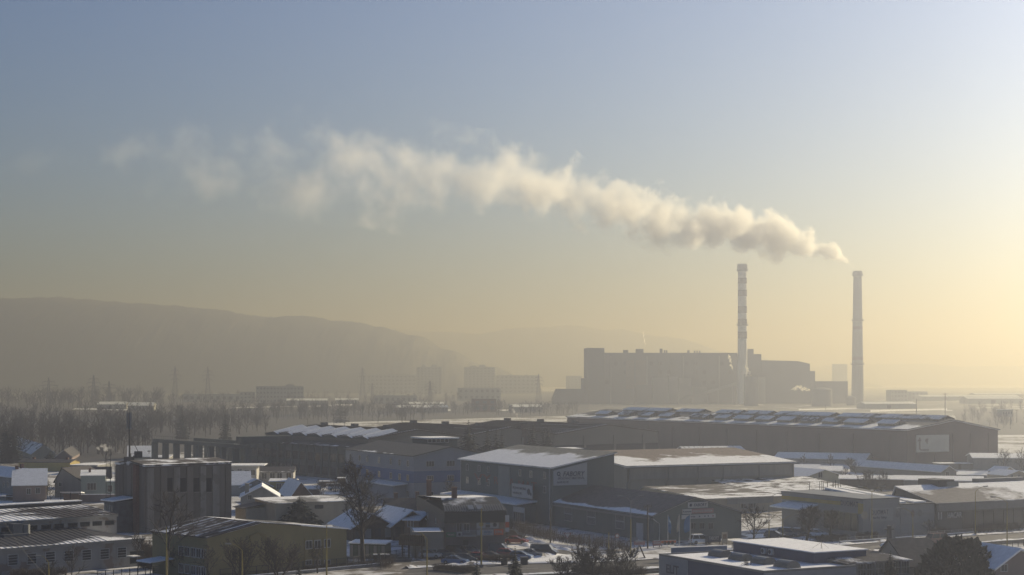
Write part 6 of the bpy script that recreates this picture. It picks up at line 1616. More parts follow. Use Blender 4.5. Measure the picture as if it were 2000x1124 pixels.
def fir(px, base_py, top_py, r, seed, label, tiers=22, leaf=None, droop=0.35, name='spruce'):
    p = G(px, base_py); h = ZAT(top_py, p.y)
    return tree(name, p, spruce(h, r, seed, tiers, droop), label, leaf=leaf or NEEDLE)
fir(1006, 1150, 1068, 1.7, 1, 'spiky young spruce beside the parking lot', 20)
fir(931, 1150, 1092, 1.1, 2, 'narrow young spruce top in front of the hedge', 16)
fir(584, 1150, 1098, 0.9, 3, 'small dark spruce tip under the ochre hall', 14)
fir(1739, 1160, 1077, 2.1, 4, 'dark pointed spruce before the glazed annex', 20)
fir(585, 1030, 968, 5.0, 5, 'broad dark conifer in front of the beige store', 22, droop=0.2)
fir(915, 940, 817, 6.4, 6, 'tallest spruce of the clump behind the striped office', 26)
fir(952, 940, 829, 4.0, 7, 'slim spruce next to the tallest spruce of the clump', 24)
fir(969, 940, 836, 4.4, 8, 'spruce in the middle of the clump, beside the slim one', 24)
fir(980, 940, 837, 3.6, 9, 'lower spruce on the chimney side of the clump', 22)
fir(1041, 925, 824, 3.8, 10, 'pointed spruce just past the brick boiler chimney', 24)
fir(1061, 925, 830, 3.8, 13, 'first of the two spruces before the ribbed roofs', 24)
fir(1071, 925, 828, 3.6, 14, 'second, thinner spruce of the pair before the ribbed roofs', 24)
fir(893, 905, 844, 2.4, 15, 'short spruce beside the tallest spruce, over the roof house', 18)
fir(12, 905, 826, 4.2, 16, 'dark spruce at the edge of the bare woods, nearest the picture edge', 24)
fir(27, 905, 829, 3.8, 17, 'dark spruce beside the outermost one in the bare woods', 24)
fir(440, 880, 803, 4.0, 18, 'dark spruce standing in the bare woods by the crane runway', 20)
fir(356, 858, 793, 4.0, 19, 'dark spruce deep in the bare woods', 20)
fir(665, 826, 772, 5.0, 20, 'round dark conifer behind the factory hall teeth', 16, droop=0.15)
fir(380, 907, 868, 2.2, 21, 'small conifer under the crane runway posts', 14)
fir(98, 906, 881, 3.0, 22, 'dark rounded conifer beside the striped snow house', 14, droop=0.1)

def yew_mass(px, base_py, top_py, wpx, seed, label):
    """Broad many topped conifer: upright needle tufts over a dome."""
    rnd = random.Random(seed); p = G(px, base_py); H = ZAT(top_py, p.y); Wd = wpx / 2 * p.y / FPX
    tr, cr = MB(), MB()
    for i in range(7):
        a = i * 0.9; tr.tube((0.5 * math.cos(a), 0.5 * math.sin(a), 0), (Wd * 0.45 * math.cos(a), Wd * 0.45 * math.sin(a), H * 0.6), 0.16, 0.05, 5)
    for i in range(620):
        t = rnd.random() * 6.283; q = rnd.random() ** 0.55
        x, y = Wd * q * math.cos(t), Wd * q * math.sin(t)
        top = H * (1 - 0.62 * q ** 2.6) * rnd.uniform(0.86, 1.03); z = top * (rnd.random() ** 0.35)
        if z < 0.4: continue
        L = rnd.uniform(0.7, 1.5) * (1.25 if z > top * 0.85 else 0.9); rr = rnd.uniform(0.22, 0.5)
        d = Vector((math.cos(t) * (0.25 + 0.55 * q) + rnd.gauss(0, 0.2), math.sin(t) * (0.25 + 0.55 * q) + rnd.gauss(0, 0.2), 0.9)).normalized()
        s = d.orthogonal().normalized(); w = d.cross(s); c = Vector((x, y, z - L * 0.6))
        for k in range(7):
            a = 6.283 * k / 7 + rnd.random(); e = (s * math.cos(a) + w * math.sin(a))
            b0 = c + d * (L * rnd.uniform(0, 0.45)); e2 = (s * math.cos(a + 0.8) + w * math.sin(a + 0.8))
            cr.poly([b0 + e * rr, b0 + e2 * rr * 0.8 - d * 0.12, b0 + d * L * rnd.uniform(0.5, 0.8) + e * rr * 0.3])
            cr.poly([b0, b0 + e * rr * 1.2 + d * L * 0.25, b0 + d * L * 0.6])
    return tree('yew', p, (tr, cr), label, leaf=NEEDLE)
yew_mass(1872, 1155, 1043, 148, 41, 'massive many topped dark conifer before the road')
yew_mass(1905, 1175, 1086, 60, 42, 'lower rounded dark conifer in front of the massive one')

# bare wood belt: the nearest trees one by one from a few kinds, the rest as one mass
proto = [bare_tree(9.0, 100 + i, trunk_r=0.16, fork=0.22, spread=0.95, n1=11, n2=5, n3=3, levels=3, twig=0.030) for i in range(5)]
pm = [(a.mesh('trunk', BARK), c_.mesh('crown', TWIG)) for a, c_ in proto]
rnd = random.Random(77)
ii = 0
for k in range(60):
    px = rnd.uniform(-10, 800); py = rnd.uniform(848, 882) if px < 290 else (rnd.uniform(832, 858) if px < 500 else rnd.uniform(812, 832))
    p = G(px, py); a, c_ = pm[k % 5]; s = rnd.uniform(0.8, 1.5)
    o = empty('bare_tree', p, rnd.random() * 6, 'bare leafless tree in the wood belt before the hill', 'tree', 'bare trees of the wood belt'); o.scale = (s, s, s)
    link('trunk', a, o); link('crown', c_, o)
cheap = [bare_tree(9.5, 200 + i, trunk_r=0.20, fork=0.12, spread=1.1, n1=10, n2=6, n3=0, levels=2, twig=0.06) for i in range(4)]
mb = MB()
def put(mb, built, p, s, rz):
    ca, sa = math.cos(rz) * s, math.sin(rz) * s
    for part in built:
        b0 = len(mb.v)
        mb.v += [(p.x + x * ca - y * sa, p.y + x * sa + y * ca, p.z + z * s) for x, y, z in part.v]
        mb.f += [[i + b0 for i in f] for f in part.f]; mb.m += part.m; mb.uv += part.uv
def scatter(n, x0, x1, y0, y1, s0, s1):
    for k in range(n): put(mb, cheap[k % 4], G(rnd.uniform(x0, x1), y0 + (y1 - y0) * rnd.random() ** 0.8), rnd.uniform(s0, s1), rnd.random() * 6)
scatter(330, -60, 300, 806, 890, 0.7, 1.35)
scatter(130, -420, -60, 806, 890, 0.7, 1.35)
scatter(200, 290, 520, 800, 850, 0.7, 1.3)
scatter(190, 500, 830, 793, 822, 0.7, 1.3)
scatter(110, 820, 1130, 797, 812, 0.7, 1.2)
scatter(80, 1880, 2060, 792, 840, 0.6, 1.1)
scatter(230, -80, 320, 772, 800, 1.2, 2.2)
scatter(150, 320, 900, 770, 790, 0.8, 1.5)
mb.build('bare_wood', TWIG, None, 'stuff')['label'] = 'grey mass of bare woodland before the hill'

# hedges and thickets
def hedge(p, q, h, w, seed, label, n=500, name='hedge'):
    rnd = random.Random(seed); mb = MB(); p, q = Vector(p), Vector(q); d = (q - p); L = d.length; d.normalize(); s = Vector((-d.y, d.x, 0))
    for i in range(n):
        c = p + d * (rnd.random() * L) + s * rnd.gauss(0, w * 0.3) + Vector((0, 0, rnd.random() ** 0.7 * h * 0.25))
        e = c + Vector((rnd.gauss(0, 0.3), rnd.gauss(0, 0.3), h * rnd.uniform(0.35, 1.0)))
        mb.tube(c, e, 0.02, 0.012, 3, cap=False)
        for k in range(2):
            f = c.lerp(e, rnd.uniform(0.3, 0.9)); mb.tube(f, f + Vector((rnd.gauss(0, 0.3), rnd.gauss(0, 0.3), rnd.uniform(0, 0.4))), 0.013, 0.009, 3, cap=False)
    o = mb.build(name, HEDGE); tag(o, label, 'hedge'); return o
hedge(G(1095, 1062), G(1225, 1078), 2.2, 2.0, 1, 'dark bare hedge along the foot of the low works hall', 900)
hedge(G(985, 1036), G(1090, 1062), 2.6, 2.2, 2, 'tall dark hedge between the tool shop and the works hall', 900)
hedge(G(850, 1113), G(925, 1119), 0.9, 1.8, 3, 'shaggy frosty hedge in front of the parked cars', 900)
hedge(G(940, 1100), G(1000, 1096), 1.2, 1.6, 4, 'clipped dark hedge at the rear of the parking lot spruce', 700)
hedge(G(430, 1132), G(770, 1103), 0.9, 1.2, 5, 'low hedge with snow along the road below the ochre hall', 1400)
hedge(G(1595, 1059), G(1655, 1057), 1.3, 1.6, 6, 'clipped dark hedge block beside the street trees', 500)
hedge(G(1674, 1055), G(1714, 1052), 1.3, 1.6, 7, 'clipped dark hedge block beside the double lamp', 400)
hedge(G(1818, 1046), G(1850, 1044), 1.3, 1.8, 8, 'dark hedge block in front of the showroom corner', 400)
hedge(G(1900, 1041), G(1990, 1036), 1.5, 1.8, 9, 'long brown hedge in front of the showroom glazing', 800)
hedge(G(1120, 1121), G(1260, 1124), 1.3, 3.0, 10, 'brushwood strip along the tram rails beneath the thicket', 1300)
hedge(G(20, 1131), G(130, 1126), 1.4, 2.2, 11, 'reddish brushwood beneath the ladder windows', 600)
hedge(G(268, 1094), G(345, 1096), 2.6, 4.0, 13, 'dark thicket between the white workshop and the ochre hall', 1800)
hedge(G(275, 1112), G(330, 1108), 1.8, 3.0, 14, 'lower dark brush beside the porch of the ochre hall', 900)
hedge(G(750, 1113), G(762, 1098), 1.2, 1.4, 12, 'short hedge at the corner by the gate posts', 200)

# ------------------------------------------------------------------ roads, rails, kerbs
ASPH = mat('asphalt_wet_salt', (0.085, 0.08, 0.076), 0.75, 0.35, 0.25)
SLUSH = roof_mat('slushy_asphalt', (0.08, 0.075, 0.07), cover=0.42, scale=0.12)
RSNOW = roof_mat('verge_snow', (0.10, 0.09, 0.08), cover=0.95, scale=0.25)
KERB = mat('kerb_stone', (0.24, 0.235, 0.23), 0.9, 0.15, 2)
def strip(name, left, right, z, m, kind='structure'):
    mb = MB(); a = [G(*p) for p in left]; c = [G(*p) for p in right]
    for i in range(len(a) - 1):
        mb.poly([(c[i].x, c[i].y, z), (c[i + 1].x, c[i + 1].y, z), (a[i + 1].x, a[i + 1].y, z), (a[i].x, a[i].y, z)])
    return mb.build(name, m, None, kind)
far_e = [(800, 1112), (900, 1106), (1000, 1103), (1180, 1099), (1300, 1092), (1500, 1077), (1700, 1062), (1880, 1048.5), (2060, 1037)]
near_e = [(780, 1131), (900, 1126), (1010, 1121), (1190, 1114), (1300, 1106.5), (1500, 1091), (1700, 1076), (1880, 1061), (2060, 1048)]
strip('road', far_e, near_e, 0.008, ASPH)
def kerb(pts, name):
    mb = MB(); P = [G(*p) for p in pts]
    for i in range(len(P) - 1):
        d = (P[i + 1] - P[i]).normalized(); s = Vector((-d.y, d.x, 0)) * 0.15
        mb.slab([(P[i].x - s.x, P[i].y - s.y, 0.13), (P[i + 1].x - s.x, P[i + 1].y - s.y, 0.13), (P[i + 1].x + s.x, P[i + 1].y + s.y, 0.13), (P[i].x + s.x, P[i].y + s.y, 0.13)], 0.125)
    return mb.build(name, KERB, None, 'structure')
kerb(far_e, 'kerb'); kerb(near_e, 'kerb')
mb = MB()                                             # broken centre line
for i in range(len(far_e) - 1):
    a0, a1 = (G(*far_e[i]) + G(*near_e[i])) / 2, (G(*far_e[i + 1]) + G(*near_e[i + 1])) / 2
    n = max(1, int((a1 - a0).length / 9)); d = (a1 - a0).normalized(); s = Vector((-d.y, d.x, 0)) * 0.07
    for k in range(n):
        p = a0.lerp(a1, k / n); q = p + d * 4
        mb.poly([(p.x - s.x, p.y - s.y, 0.012), (q.x - s.x, q.y - s.y, 0.012), (q.x + s.x, q.y + s.y, 0.012), (p.x + s.x, p.y + s.y, 0.012)])
mb.build('road_marking', mat('road_paint', (0.5, 0.5, 0.48), 0.8, 0.3, 1), None, 'structure')
strip('side_road', [(1205, 1098), (1100, 1069), (1040, 1052), (985, 1040)], [(1090, 1101), (1062, 1078), (1012, 1058), (975, 1044)], 0.004, SLUSH)
strip('parking_lot', [(806, 1090), (880, 1086), (960, 1078), (1090, 1066)], [(800, 1108), (880, 1106), (960, 1098), (1112, 1082)], 0.0045, SLUSH)
strip('forecourt', [(1350, 1046), (1500, 1040), (1640, 1038)], [(1350, 1066), (1500, 1062), (1640, 1054)], 0.004, SLUSH)
strip('verge', [(905, 1098), (1000, 1093), (1110, 1086), (1190, 1096)], [(905, 1105), (1000, 1102), (1110, 1098.5), (1190, 1098.6)], 0.012, RSNOW)
strip('roadside_snow', [(1300, 1080), (1500, 1066), (1700, 1053), (1880, 1040)], [(1300, 1091), (1500, 1076), (1700, 1061), (1880, 1047.5)], 0.012, RSNOW)
strip('roadside_snow', [(1300, 1107.5), (1500, 1092), (1700, 1077), (1880, 1062), (2060, 1049)], [(1300, 1112), (1500, 1096), (1700, 1080), (1880, 1065), (2060, 1052)], 0.012, RSNOW)

# snow ploughed up along the kerbs
def berm(pts, off, name, seed, hmax=0.5, w=1.3):
    rnd = random.Random(seed); mb = MB(); P = [G(*p) for p in pts]; rows = []
    for i in range(len(P) - 1):
        d = P[i + 1] - P[i]; n = max(2, int(d.length / 0.8)); d.normalize(); s = Vector((-d.y, d.x, 0))
        for k in range(n):
            c = P[i].lerp(P[i + 1], k / n) + s * off; q = 0.5 + 0.9 * mnoise.noise(Vector((c.x * 0.25, c.y * 0.25, seed)))
            h = max(0.015, hmax * q) * rnd.uniform(0.7, 1.15); ww = w * (0.7 + 0.5 * q)
            rows.append([mb.vert(c + s * (ww * f) + Vector((0, 0, 0.016 + h * z))) for f, z in ((-0.6, 0), (-0.25, 0.75), (0.05, 1.0), (0.35, 0.6), (0.7, 0))])
    for a, b_ in zip(rows, rows[1:]):
        for j in range(4): mb.f.append([a[j], b_[j], b_[j + 1], a[j + 1]][::-1]); mb.m.append(0); mb.uv.append(None)
    return mb.build(name, roof_mat('dirty_ploughed_snow', (0.16, 0.145, 0.13), cover=0.66, scale=0.5), None, 'stuff', smooth=True)
berm(far_e, 1.1, 'ploughed_snow', 1); berm(near_e, -1.0, 'ploughed_snow', 2, 0.4)
berm([(800, 1109), (880, 1107), (960, 1099), (1112, 1083)], 0, 'ploughed_snow', 3, 0.7, 1.6); berm([(1062, 1079), (1012, 1059), (975, 1045)], 0, 'ploughed_snow', 4, 0.6); berm([(1205, 1098), (1100, 1069), (1040, 1052)], 0.8, 'ploughed_snow', 5, 0.5)

# tram track beside the road
RAIL = mat('tram_rail', (0.05, 0.045, 0.042), 0.5, 0.2, 2, 0.4)
tk = empty('tram_track', (0, 0, 0), 0, 'tram rails running in snow beside the main road', 'tram track')
for off in (3.5, 4.95, 7.2, 8.65):
    mb = MB(); P = []
    for i in range(len(near_e)):
        a, c = G(*far_e[i]), G(*near_e[i]); d = (c - a).normalized(); P.append(c + d * off)
    for i in range(len(P) - 1):
        d = (P[i + 1] - P[i]).normalized(); s = Vector((-d.y, d.x, 0)) * 0.12
        mb.slab([(P[i].x - s.x, P[i].y - s.y, 0.2), (P[i + 1].x - s.x, P[i + 1].y - s.y, 0.2), (P[i + 1].x + s.x, P[i + 1].y + s.y, 0.2), (P[i].x + s.x, P[i].y + s.y, 0.2)], 0.19)
    mb.build('rail', RAIL, tk)

# ------------------------------------------------------------------ lamps and poles
LYEL = mat('lamp_post_yellow', (0.26, 0.205, 0.055), 0.55, 0.15, 2)
LGRY = mat('lamp_post_grey', (0.20, 0.20, 0.19), 0.5, 0.1, 2)
def lamp(px, base_py, top_py, label, heads=(1,), rz=0.5, reach=2.0, split=0.62, m2=None, r=0.095):
    p = G(px, base_py); H = ZAT(top_py, p.y)
    o = empty('street_lamp', p, rz, label, 'street lamp')
    zc = H - 1.0 if heads else H
    mb = MB(); mb.tube((0, 0, 0), (0, 0, H * split), r * 1.3, r, 8); mb.build('lower_pole', LYEL, o)
    mb = MB(); mb.tube((0, 0, H * split), (0, 0, zc), r * 0.72, r * 0.6, 8); mb.build('upper_pole', m2 or LYEL, o)
    mb = MB(); mb.box(-r * 2, -r * 2, 0, r * 2, r * 2, 0.5); mb.build('foot', STEEL, o)
    for s in heads:
        mb = MB(); pr = Vector((0, 0, zc))
        for k in range(1, 7):
            f = k / 6; q = Vector((s * reach * f, 0, zc + 1.0 * math.sin(f * math.pi / 2))); mb.tube(pr, q, r * 0.5, r * 0.45, 6, cap=False); pr = q
        mb.build('arm', m2 or LYEL, o)
        mb = MB(); e = s * reach; mb.slab([(e + 0.0, -0.16, H + 0.10), (e + s * 0.9, -0.14, H + 0.16), (e + s * 0.9, 0.14, H + 0.16), (e + 0.0, 0.16, H + 0.10)][::s], 0.2); mb.build('lamp_head', LGRY, o)
    return o
lamp(325, 1150, 1030, 'plain yellow post in front of the forked bare tree', (), r=0.13)
lamp(95, 1155, 1086, 'low yellow lamp with a hooked arm below the ladder windows', (-1,), 0.3, 1.0)
lamp(473, 1150, 1062, 'yellow lamp with a hooked arm before the door gable', (-1,), 0.3, 1.6)
lamp(638, 1143, 1027, 'tall plain yellow post in front of the white framed windows', (), r=0.12)
lamp(834, 1138, 1040, 'yellow lamp with a hooked arm beside the billboard', (-1,), 0.3, 1.4)
lamp(940, 1109, 993, 'tall plain yellow post in front of the tool shop', (), r=0.13)
lamp(1232, 1088, 969, 'double armed yellow lamp beside the low works hall', (-1, 1), 0.2, 1.5, m2=LGRY)
lamp(1502, 1055, 963, 'grey lamp with one long hooked arm before the beige workshop', (1,), 0.1, 2.4, 0.4, LGRY)
lamp(1529, 1054, 1006, 'short double armed yellow lamp in front of the store corner', (-1, 1), 0.1, 2.2)
lamp(1703, 1057, 951, 'double armed lamp on the road by the low shop wall', (-1, 1), 0.1, 1.8, 0.6, LYEL)
lamp(1783, 1081, 993, 'yellow lamp with one arm at the near side of the road', (-1,), 0.1, 2.0)
lamp(1905, 1046, 951, 'slim yellow lamp with one arm before the showroom glazing', (1,), 0.3, 1.9, 0.6, LYEL)
lamp(1967, 1073, 971, 'yellow lamp with one arm nearest the picture edge', (-1,), 0.1, 2.2)
utility_mast(1075, 1064, 995, 'dark wooden pole at the side road beside the works hall', 0, r=0.16)
utility_mast(1265, 1072, 986, 'dark wooden pole with a small cross arm by the works hall corner', 1, r=0.16, arm=0.8)
utility_mast(49, 980, 931, 'thin utility pole in front of the big plain snow roof', 0, r=0.12)
utility_mast(70, 985, 941, 'short utility pole with a top fitting by the brownish house', 1, r=0.12, arm=0.8)
utility_mast(1947, 1135, 1079, 'thin pole with a cross arm before the snowy cottage', 1, r=0.06, arm=0.6)
utility_mast(291, 899, 880, 'small roof side pole behind the block tower', 1, r=0.12, arm=0.6)
utility_mast(1545, 938, 923, 'small lamp pole in front of the cream gabled house', 0, r=0.14)
utility_mast(1665, 1140, 1083, 'stout post standing at the corner of the glazed annex', 0, r=0.14)
# square brick flue by the road
c = Bld('brick_flue', 'square dark flue standing beside the road near the glazed annex', 'flue', 1735, 1098, 20)
mb = MB(); mb.prism_y([(0, 0), (0.75, 0), (0.62, c.Z(1031)), (0.12, c.Z(1031))], 0, 0.65); mb.build('stack', mat('flue_dark', (0.05, 0.05, 0.055), 0.9, 0.2, 2), c.o)
mb = MB(); z = c.Z(1031); mb.box(-0.5, 0.1, z - 0.4, 1.2, 0.5, z - 0.22); mb.box(0.1, 0.05, z, 0.64, 0.6, z + 0.3); mb.build('cap', DARK, c.o)

# overhead wire crossing the near left
w0, w1 = AT(-6, 998, 200), AT(108, 1140, 215)
mb = MB(); pr = w0
for k in range(1, 13):
    f = k / 12; q = w0.lerp(w1, f) - Vector((0, 0, 0.8 * math.sin(math.pi * f))); mb.tube(pr, q, 0.018, 0.018, 4, cap=False); pr = q
o = mb.build('overhead_cable', DARK); tag(o, 'dark overhead cable slanting past the ladder windows', 'cable')

# ------------------------------------------------------------------ fences, billboard, flags, boards
def fence(p, q, h, n, label, m=None, rails=(0.5, 0.95), name='fence', wall=0.0):
    p, q = G(*p), G(*q); d = q - p; L = d.length
    o = empty(name, p, math.atan2(d.y, d.x), label, 'fence')
    for i in range(n + 1):
        mb = MB(); mb.box(L * i / n - 0.05, -0.05, 0, L * i / n + 0.05, 0.05, h); mb.build('post', m or DARK, o)
    for r_ in rails:
        mb = MB(); mb.box(0, -0.025, h * r_ - 0.03, L, 0.025, h * r_ + 0.03); mb.build('rail', m or DARK, o)
    mb = MB(); k = int(L / 0.22)
    for i in range(k): mb.box(L * i / k - 0.012, -0.012, wall + 0.05, L * i / k + 0.012, 0.012, h * 0.96)
    w = mb.build('wire_mesh', m or DARK, o); w['kind'] = 'stuff'
    if wall:
        mb = MB(); mb.box(0, -0.15, 0, L, 0.15, wall); mb.build('plinth', KERB, o)
        mb = MB(); mb.box(0, -0.2, wall + 0.002, L, 0.2, wall + 0.1); mb.build('plinth_snow', SNOW, o)
    return o
fence((430, 1136), (762, 1104), 1.9, 15, 'dark mesh fence on a low wall below the ochre hall', None, (0.55, 0.97), wall=0.45)
fence((690, 1104), (790, 1088), 1.4, 6, 'short garden fence by the gate beside the tall bare tree')
fence((190, 1132), (330, 1120), 1.3, 9, 'low iron fence by the snowy yard of the white workshop')
fence((1640, 1062), (1900, 1043), 1.1, 18, 'long low fence with a snowy top rail along the road', KERB, (0.3, 0.95), wall=0.35)
fence((1430, 1072), (1640, 1058), 1.1, 14, 'low fence in front of the orchard tree and street trees', DARK, (0.5, 0.95))
fence((1900, 1076), (2010, 1066), 1.0, 10, 'low fence by the tram rails behind the snowy cottage', DARK)
b = Bld('green_shed_row', 'row of green lockup boxes with a snowy roof by the tall bare tree', 'garage row', 683, 1088, -16)
L = b.U(752); mb = MB(); mb.box(0, 0, 0, L, 3, 2.3); mb.build('wall', mat('lockup_green', (0.06, 0.09, 0.07), 0.8, 0.2, 1), b.o)
mb = MB(); mb.slab([(-0.2, -0.3, 2.5), (L + 0.2, -0.3, 2.5), (L + 0.2, 3.3, 2.8), (-0.2, 3.3, 2.8)], 0.18, 0, [(0, 0), (1, 0), (1, 1), (0, 1)]); mb.build('roof', R_FULL, b.o)
for i in range(9):
    mb = MB(); mb.box(L * (i + 0.1) / 9, -0.06, 0.1, L * (i + 0.9) / 9, -0.004, 2.1); mb.build('door', mat('lockup_pale', (0.13, 0.16, 0.14), 0.8, 0.2, 1) if i % 2 else GREYRENDER, b.o)
b = Bld('billboard', 'dark wooden back of a large billboard near the parked cars', 'billboard', 779, 1090, -24)
L = b.U(830); z0, z1 = 2.2, b.Z(1044)
for i in range(12):
    mb = MB(); mb.box(L * i / 12 + 0.02, -0.06, z0, L * (i + 1) / 12 - 0.02, 0, z1); mb.build('board', mat('billboard_wood', (0.07, 0.052, 0.038), 0.9, 0.35, 1.5), b.o)
for i in range(4):
    u = L * (i + 0.5) / 4; mb = MB(); mb.box(u - 0.12, 0.004, 0, u + 0.12, 0.24, z1 + 0.1); mb.build('post', POLEWOOD, b.o)
for z in (z0 + 0.4, z1 - 0.5): mb = MB(); mb.box(0, -0.14, z, L, -0.064, z + 0.16); mb.build('batten', POLEWOOD, b.o)
for px, label in ((733, 'dark gate pillar nearest the tall bare tree'), (747, 'pale electric cabinet between the gate pillars'), (757, 'dark gate pillar nearest the billboard')):
    b = Bld('gate_pillar' if 'pillar' in label else 'electric_cabinet', label, 'pillar' if 'pillar' in label else 'cabinet', px - 3, 1103, 10)
    w = 0.55 if 'pillar' in label else 1.1
    mb = MB(); mb.box(0, 0, 0, w, 0.5, 1.6); mb.build('body', POLEWOOD if 'pillar' in label else WHITE, b.o); mb = MB(); mb.box(-0.06, -0.06, 1.602, w + 0.06, 0.56, 1.74); mb.build('cap', SNOW, b.o)

def flag(px, base_py, top_py, col, label, x1, z1, lean=0.0):
    p = G(px, base_py); H = ZAT(top_py, p.y); o = empty('flagpole', p, 0.1, label, 'flag')
    mb = MB(); mb.tube((0, 0, 0), (0, 0, H), 0.07, 0.05, 8); mb.build('pole', WHITE, o)
    mb = MB(); n = 9; zb = H - z1
    for i in range(n):
        f0, f1 = i / n, (i + 1) / n
        w = lambda f: (x1 * (0.55 + 0.45 * math.sin(f * 2.6)), 0.25 * math.sin(f * 9))
        a, c = w(f0), w(f1); z0_, z1_ = H - 0.1 - z1 * f0, H - 0.1 - z1 * f1
        for s in (0.5, 1.0):
            q0, q1 = s - 0.5, s
            mb.poly([(0.06 + a[0] * q0, a[1] * q0, z0_ - 0.5 * q0), (0.06 + c[0] * q0, c[1] * q0, z1_ - 0.5 * q0), (0.06 + c[0] * q1, c[1] * q1 + 0.08, z1_ - 0.5 * q1), (0.06 + a[0] * q1, a[1] * q1 + 0.08, z0_ - 0.5 * q1)])
    mb.build('flag_cloth', col, o, smooth=True)
FBL = mat('flag_blue', (0.06, 0.15, 0.29), 0.8, 0.15, 1)
flag(1304.5, 1067, 1006, FBL, 'blue flag hanging at the near end of the flag row', 0.6, 3.0)
flag(1326.5, 1067, 1005, mat('flag_pale', (0.40, 0.37, 0.31), 0.8, 0.15, 1), 'pale limp flag in the middle of the flag row', -0.5, 2.8)
flag(1348, 1066, 1004, FBL, 'blue flag before the picture sign of the broad gable', -1.3, 3.0)
def ground_board(px0, px1, base_py, top_py, yaw, m, label, fn=None, legs=0.35):
    b = Bld('ground_board', label, 'sign board', px0, base_py, yaw); L = b.U(px1); H = b.Z(top_py)
    mb = MB(); mb.box(0, 0, legs, L, 0.12, H); mb.build('panel', m, b.o)
    for u in (0.15, L - 0.25):
        mb = MB(); mb.box(u, 0.122, 0, u + 0.1, 0.22, H - 0.1); mb.build('leg', DARK, b.o)
    if fn: fn(b.o, L, H, legs)
    return b
def brd1(o, L, H, g):
    blob(o, [(0.05, H - 0.55), (L - 0.05, H - 0.55), (L - 0.05, H - 0.08), (0.05, H - 0.08)], SRED, 'red_band', y=-0.006)
    for k in range(3): blob(o, ring_pts(L * (0.25 + 0.25 * k), g + (H - g) * 0.36, 0.34, 7), DARK, 'printed_tool', y=-0.006)
ground_board(1291, 1321, 1068, 1056, 22, SIGNW, 'white board with a red band and dark tools near the flags', brd1)
ground_board(1275, 1291, 1070, 1057, 22, SIGNR, 'reddish board beside the white tool board near the flags', lambda o, L, H, g: [blob(o, [(0.2, g + 0.4 + 0.4 * k), (L - 0.2, g + 0.4 + 0.4 * k), (L - 0.2, g + 0.55 + 0.4 * k), (0.2, g + 0.55 + 0.4 * k)], SIGNW, 'printed_line', y=-0.006) for k in range(2)])
ground_board(1238, 1260, 1069, 1058, 22, SIGNR, 'faded pinkish board by the foot of the double armed lamp', lambda o, L, H, g: lettering(o, 'REKLAMA', L / 2, g + 0.5, L * 0.7, 0.4, SIGNW, y=-0.02))
ground_board(1230, 1246, 1062, 1050, 22, GREYPIPE, 'small grey board behind the double armed lamp')
ground_board(1378, 1408, 1064, 1047, 22, mat('board_navy', (0.05, 0.065, 0.095), 0.6, 0.1, 1), 'navy company board on the ground under the broad gable', lambda o, L, H, g: lettering(o, 'FABORY', L * 0.55, g + (H - g) * 0.35, L * 0.62, 0.7, SIGNW, y=-0.02))
ground_board(1410, 1421, 1065, 1040, 22, BEIGE, 'tall narrow board with a brownish picture beside the orchard tree', lambda o, L, H, g: blob(o, [(0.2, g + 0.8), (L - 0.2, g + 0.8), (L - 0.2, H - 0.4), (0.2, H - 0.4)], mat('printed_brown', (0.16, 0.11, 0.08)), 'printed_panel', y=-0.006))
ground_board(1741, 1749, 1060, 1024, 18, GREYPIPE, 'tall pale price board at the road behind the dark flue')
# A-shaped advertising stand
c = Bld('advert_stand', 'A shaped advertising stand on the snowy verge by the lamp', 'sign stand', 1240, 1091, 6)
for s in (0, 1):
    mb = MB(); x = 1.9 * s; mb.slab([(x, 0, 0.02), (x + 0.9, 0, 2.2), (x + 0.9, 1.6, 2.2), (x, 1.6, 0.02)] if s == 0 else [(x + 0.0 - 0.95, 0, 2.2), (x, 0, 0.02), (x, 1.6, 0.02), (x - 0.95, 1.6, 2.2)], 0.08); mb.build('panel', (GREYPIPE, POLEWOOD)[s], c.o)
# blue and yellow low wall behind the depot
b = Bld('painted_wall', 'low painted wall in blue and yellow along the road behind the depot', 'wall', 1312, 1096, 20)
L = b.U(1420); mb = MB(); mb.box(0, 0, 0, L, 0.3, 2.2); mb.build('wall', mat('wall_blue', (0.10, 0.17, 0.27), 0.8, 0.15, 1), b.o)
mb = MB(); mb.box(0.1, -0.04, 0.5, L * 0.36, -0.004, 1.3); mb.build('yellow_patch', STOREY, b.o); mb = MB(); mb.box(-0.1, -0.1, 2.202, L, 0.4, 2.3); mb.build('coping_snow', SNOW, b.o)
def round_sign(px, base_py, top_py, m, label, tri=False):
    p = G(px, base_py); H = ZAT(top_py, p.y); o = empty('road_sign', p, 0.2, label, 'road sign')
    mb = MB(); mb.tube((0, 0, 0), (0, 0, H), 0.05, n=6); mb.build('post', GREYPIPE, o)
    pts = ring_pts(0, H - 0.35, 0.42, 18) if not tri else [(-0.75, H), (0, H - 1.2), (0.75, H)]
    blob(o, pts, m, 'sign_plate', y=-0.06, t=0.03)
    if not tri: blob(o, ring_pts(0, H - 0.35, 0.27, 14), SIGNW, 'sign_field', y=-0.095)
    else: blob(o, [(-0.5, H - 0.12), (0, H - 0.95), (0.5, H - 0.12)], SIGNW, 'sign_field', y=-0.095)
round_sign(1205, 1080, 1043, REDF, 'round road sign with a red rim before the works hall')
round_sign(1108, 1072, 1041, REDF, 'give way road sign at the side road', True)
utility_mast(1189, 1082, 1040, 'short yellow post in the hedge by the works hall', 0, r=0.08, name='marker_post', m=LYEL)

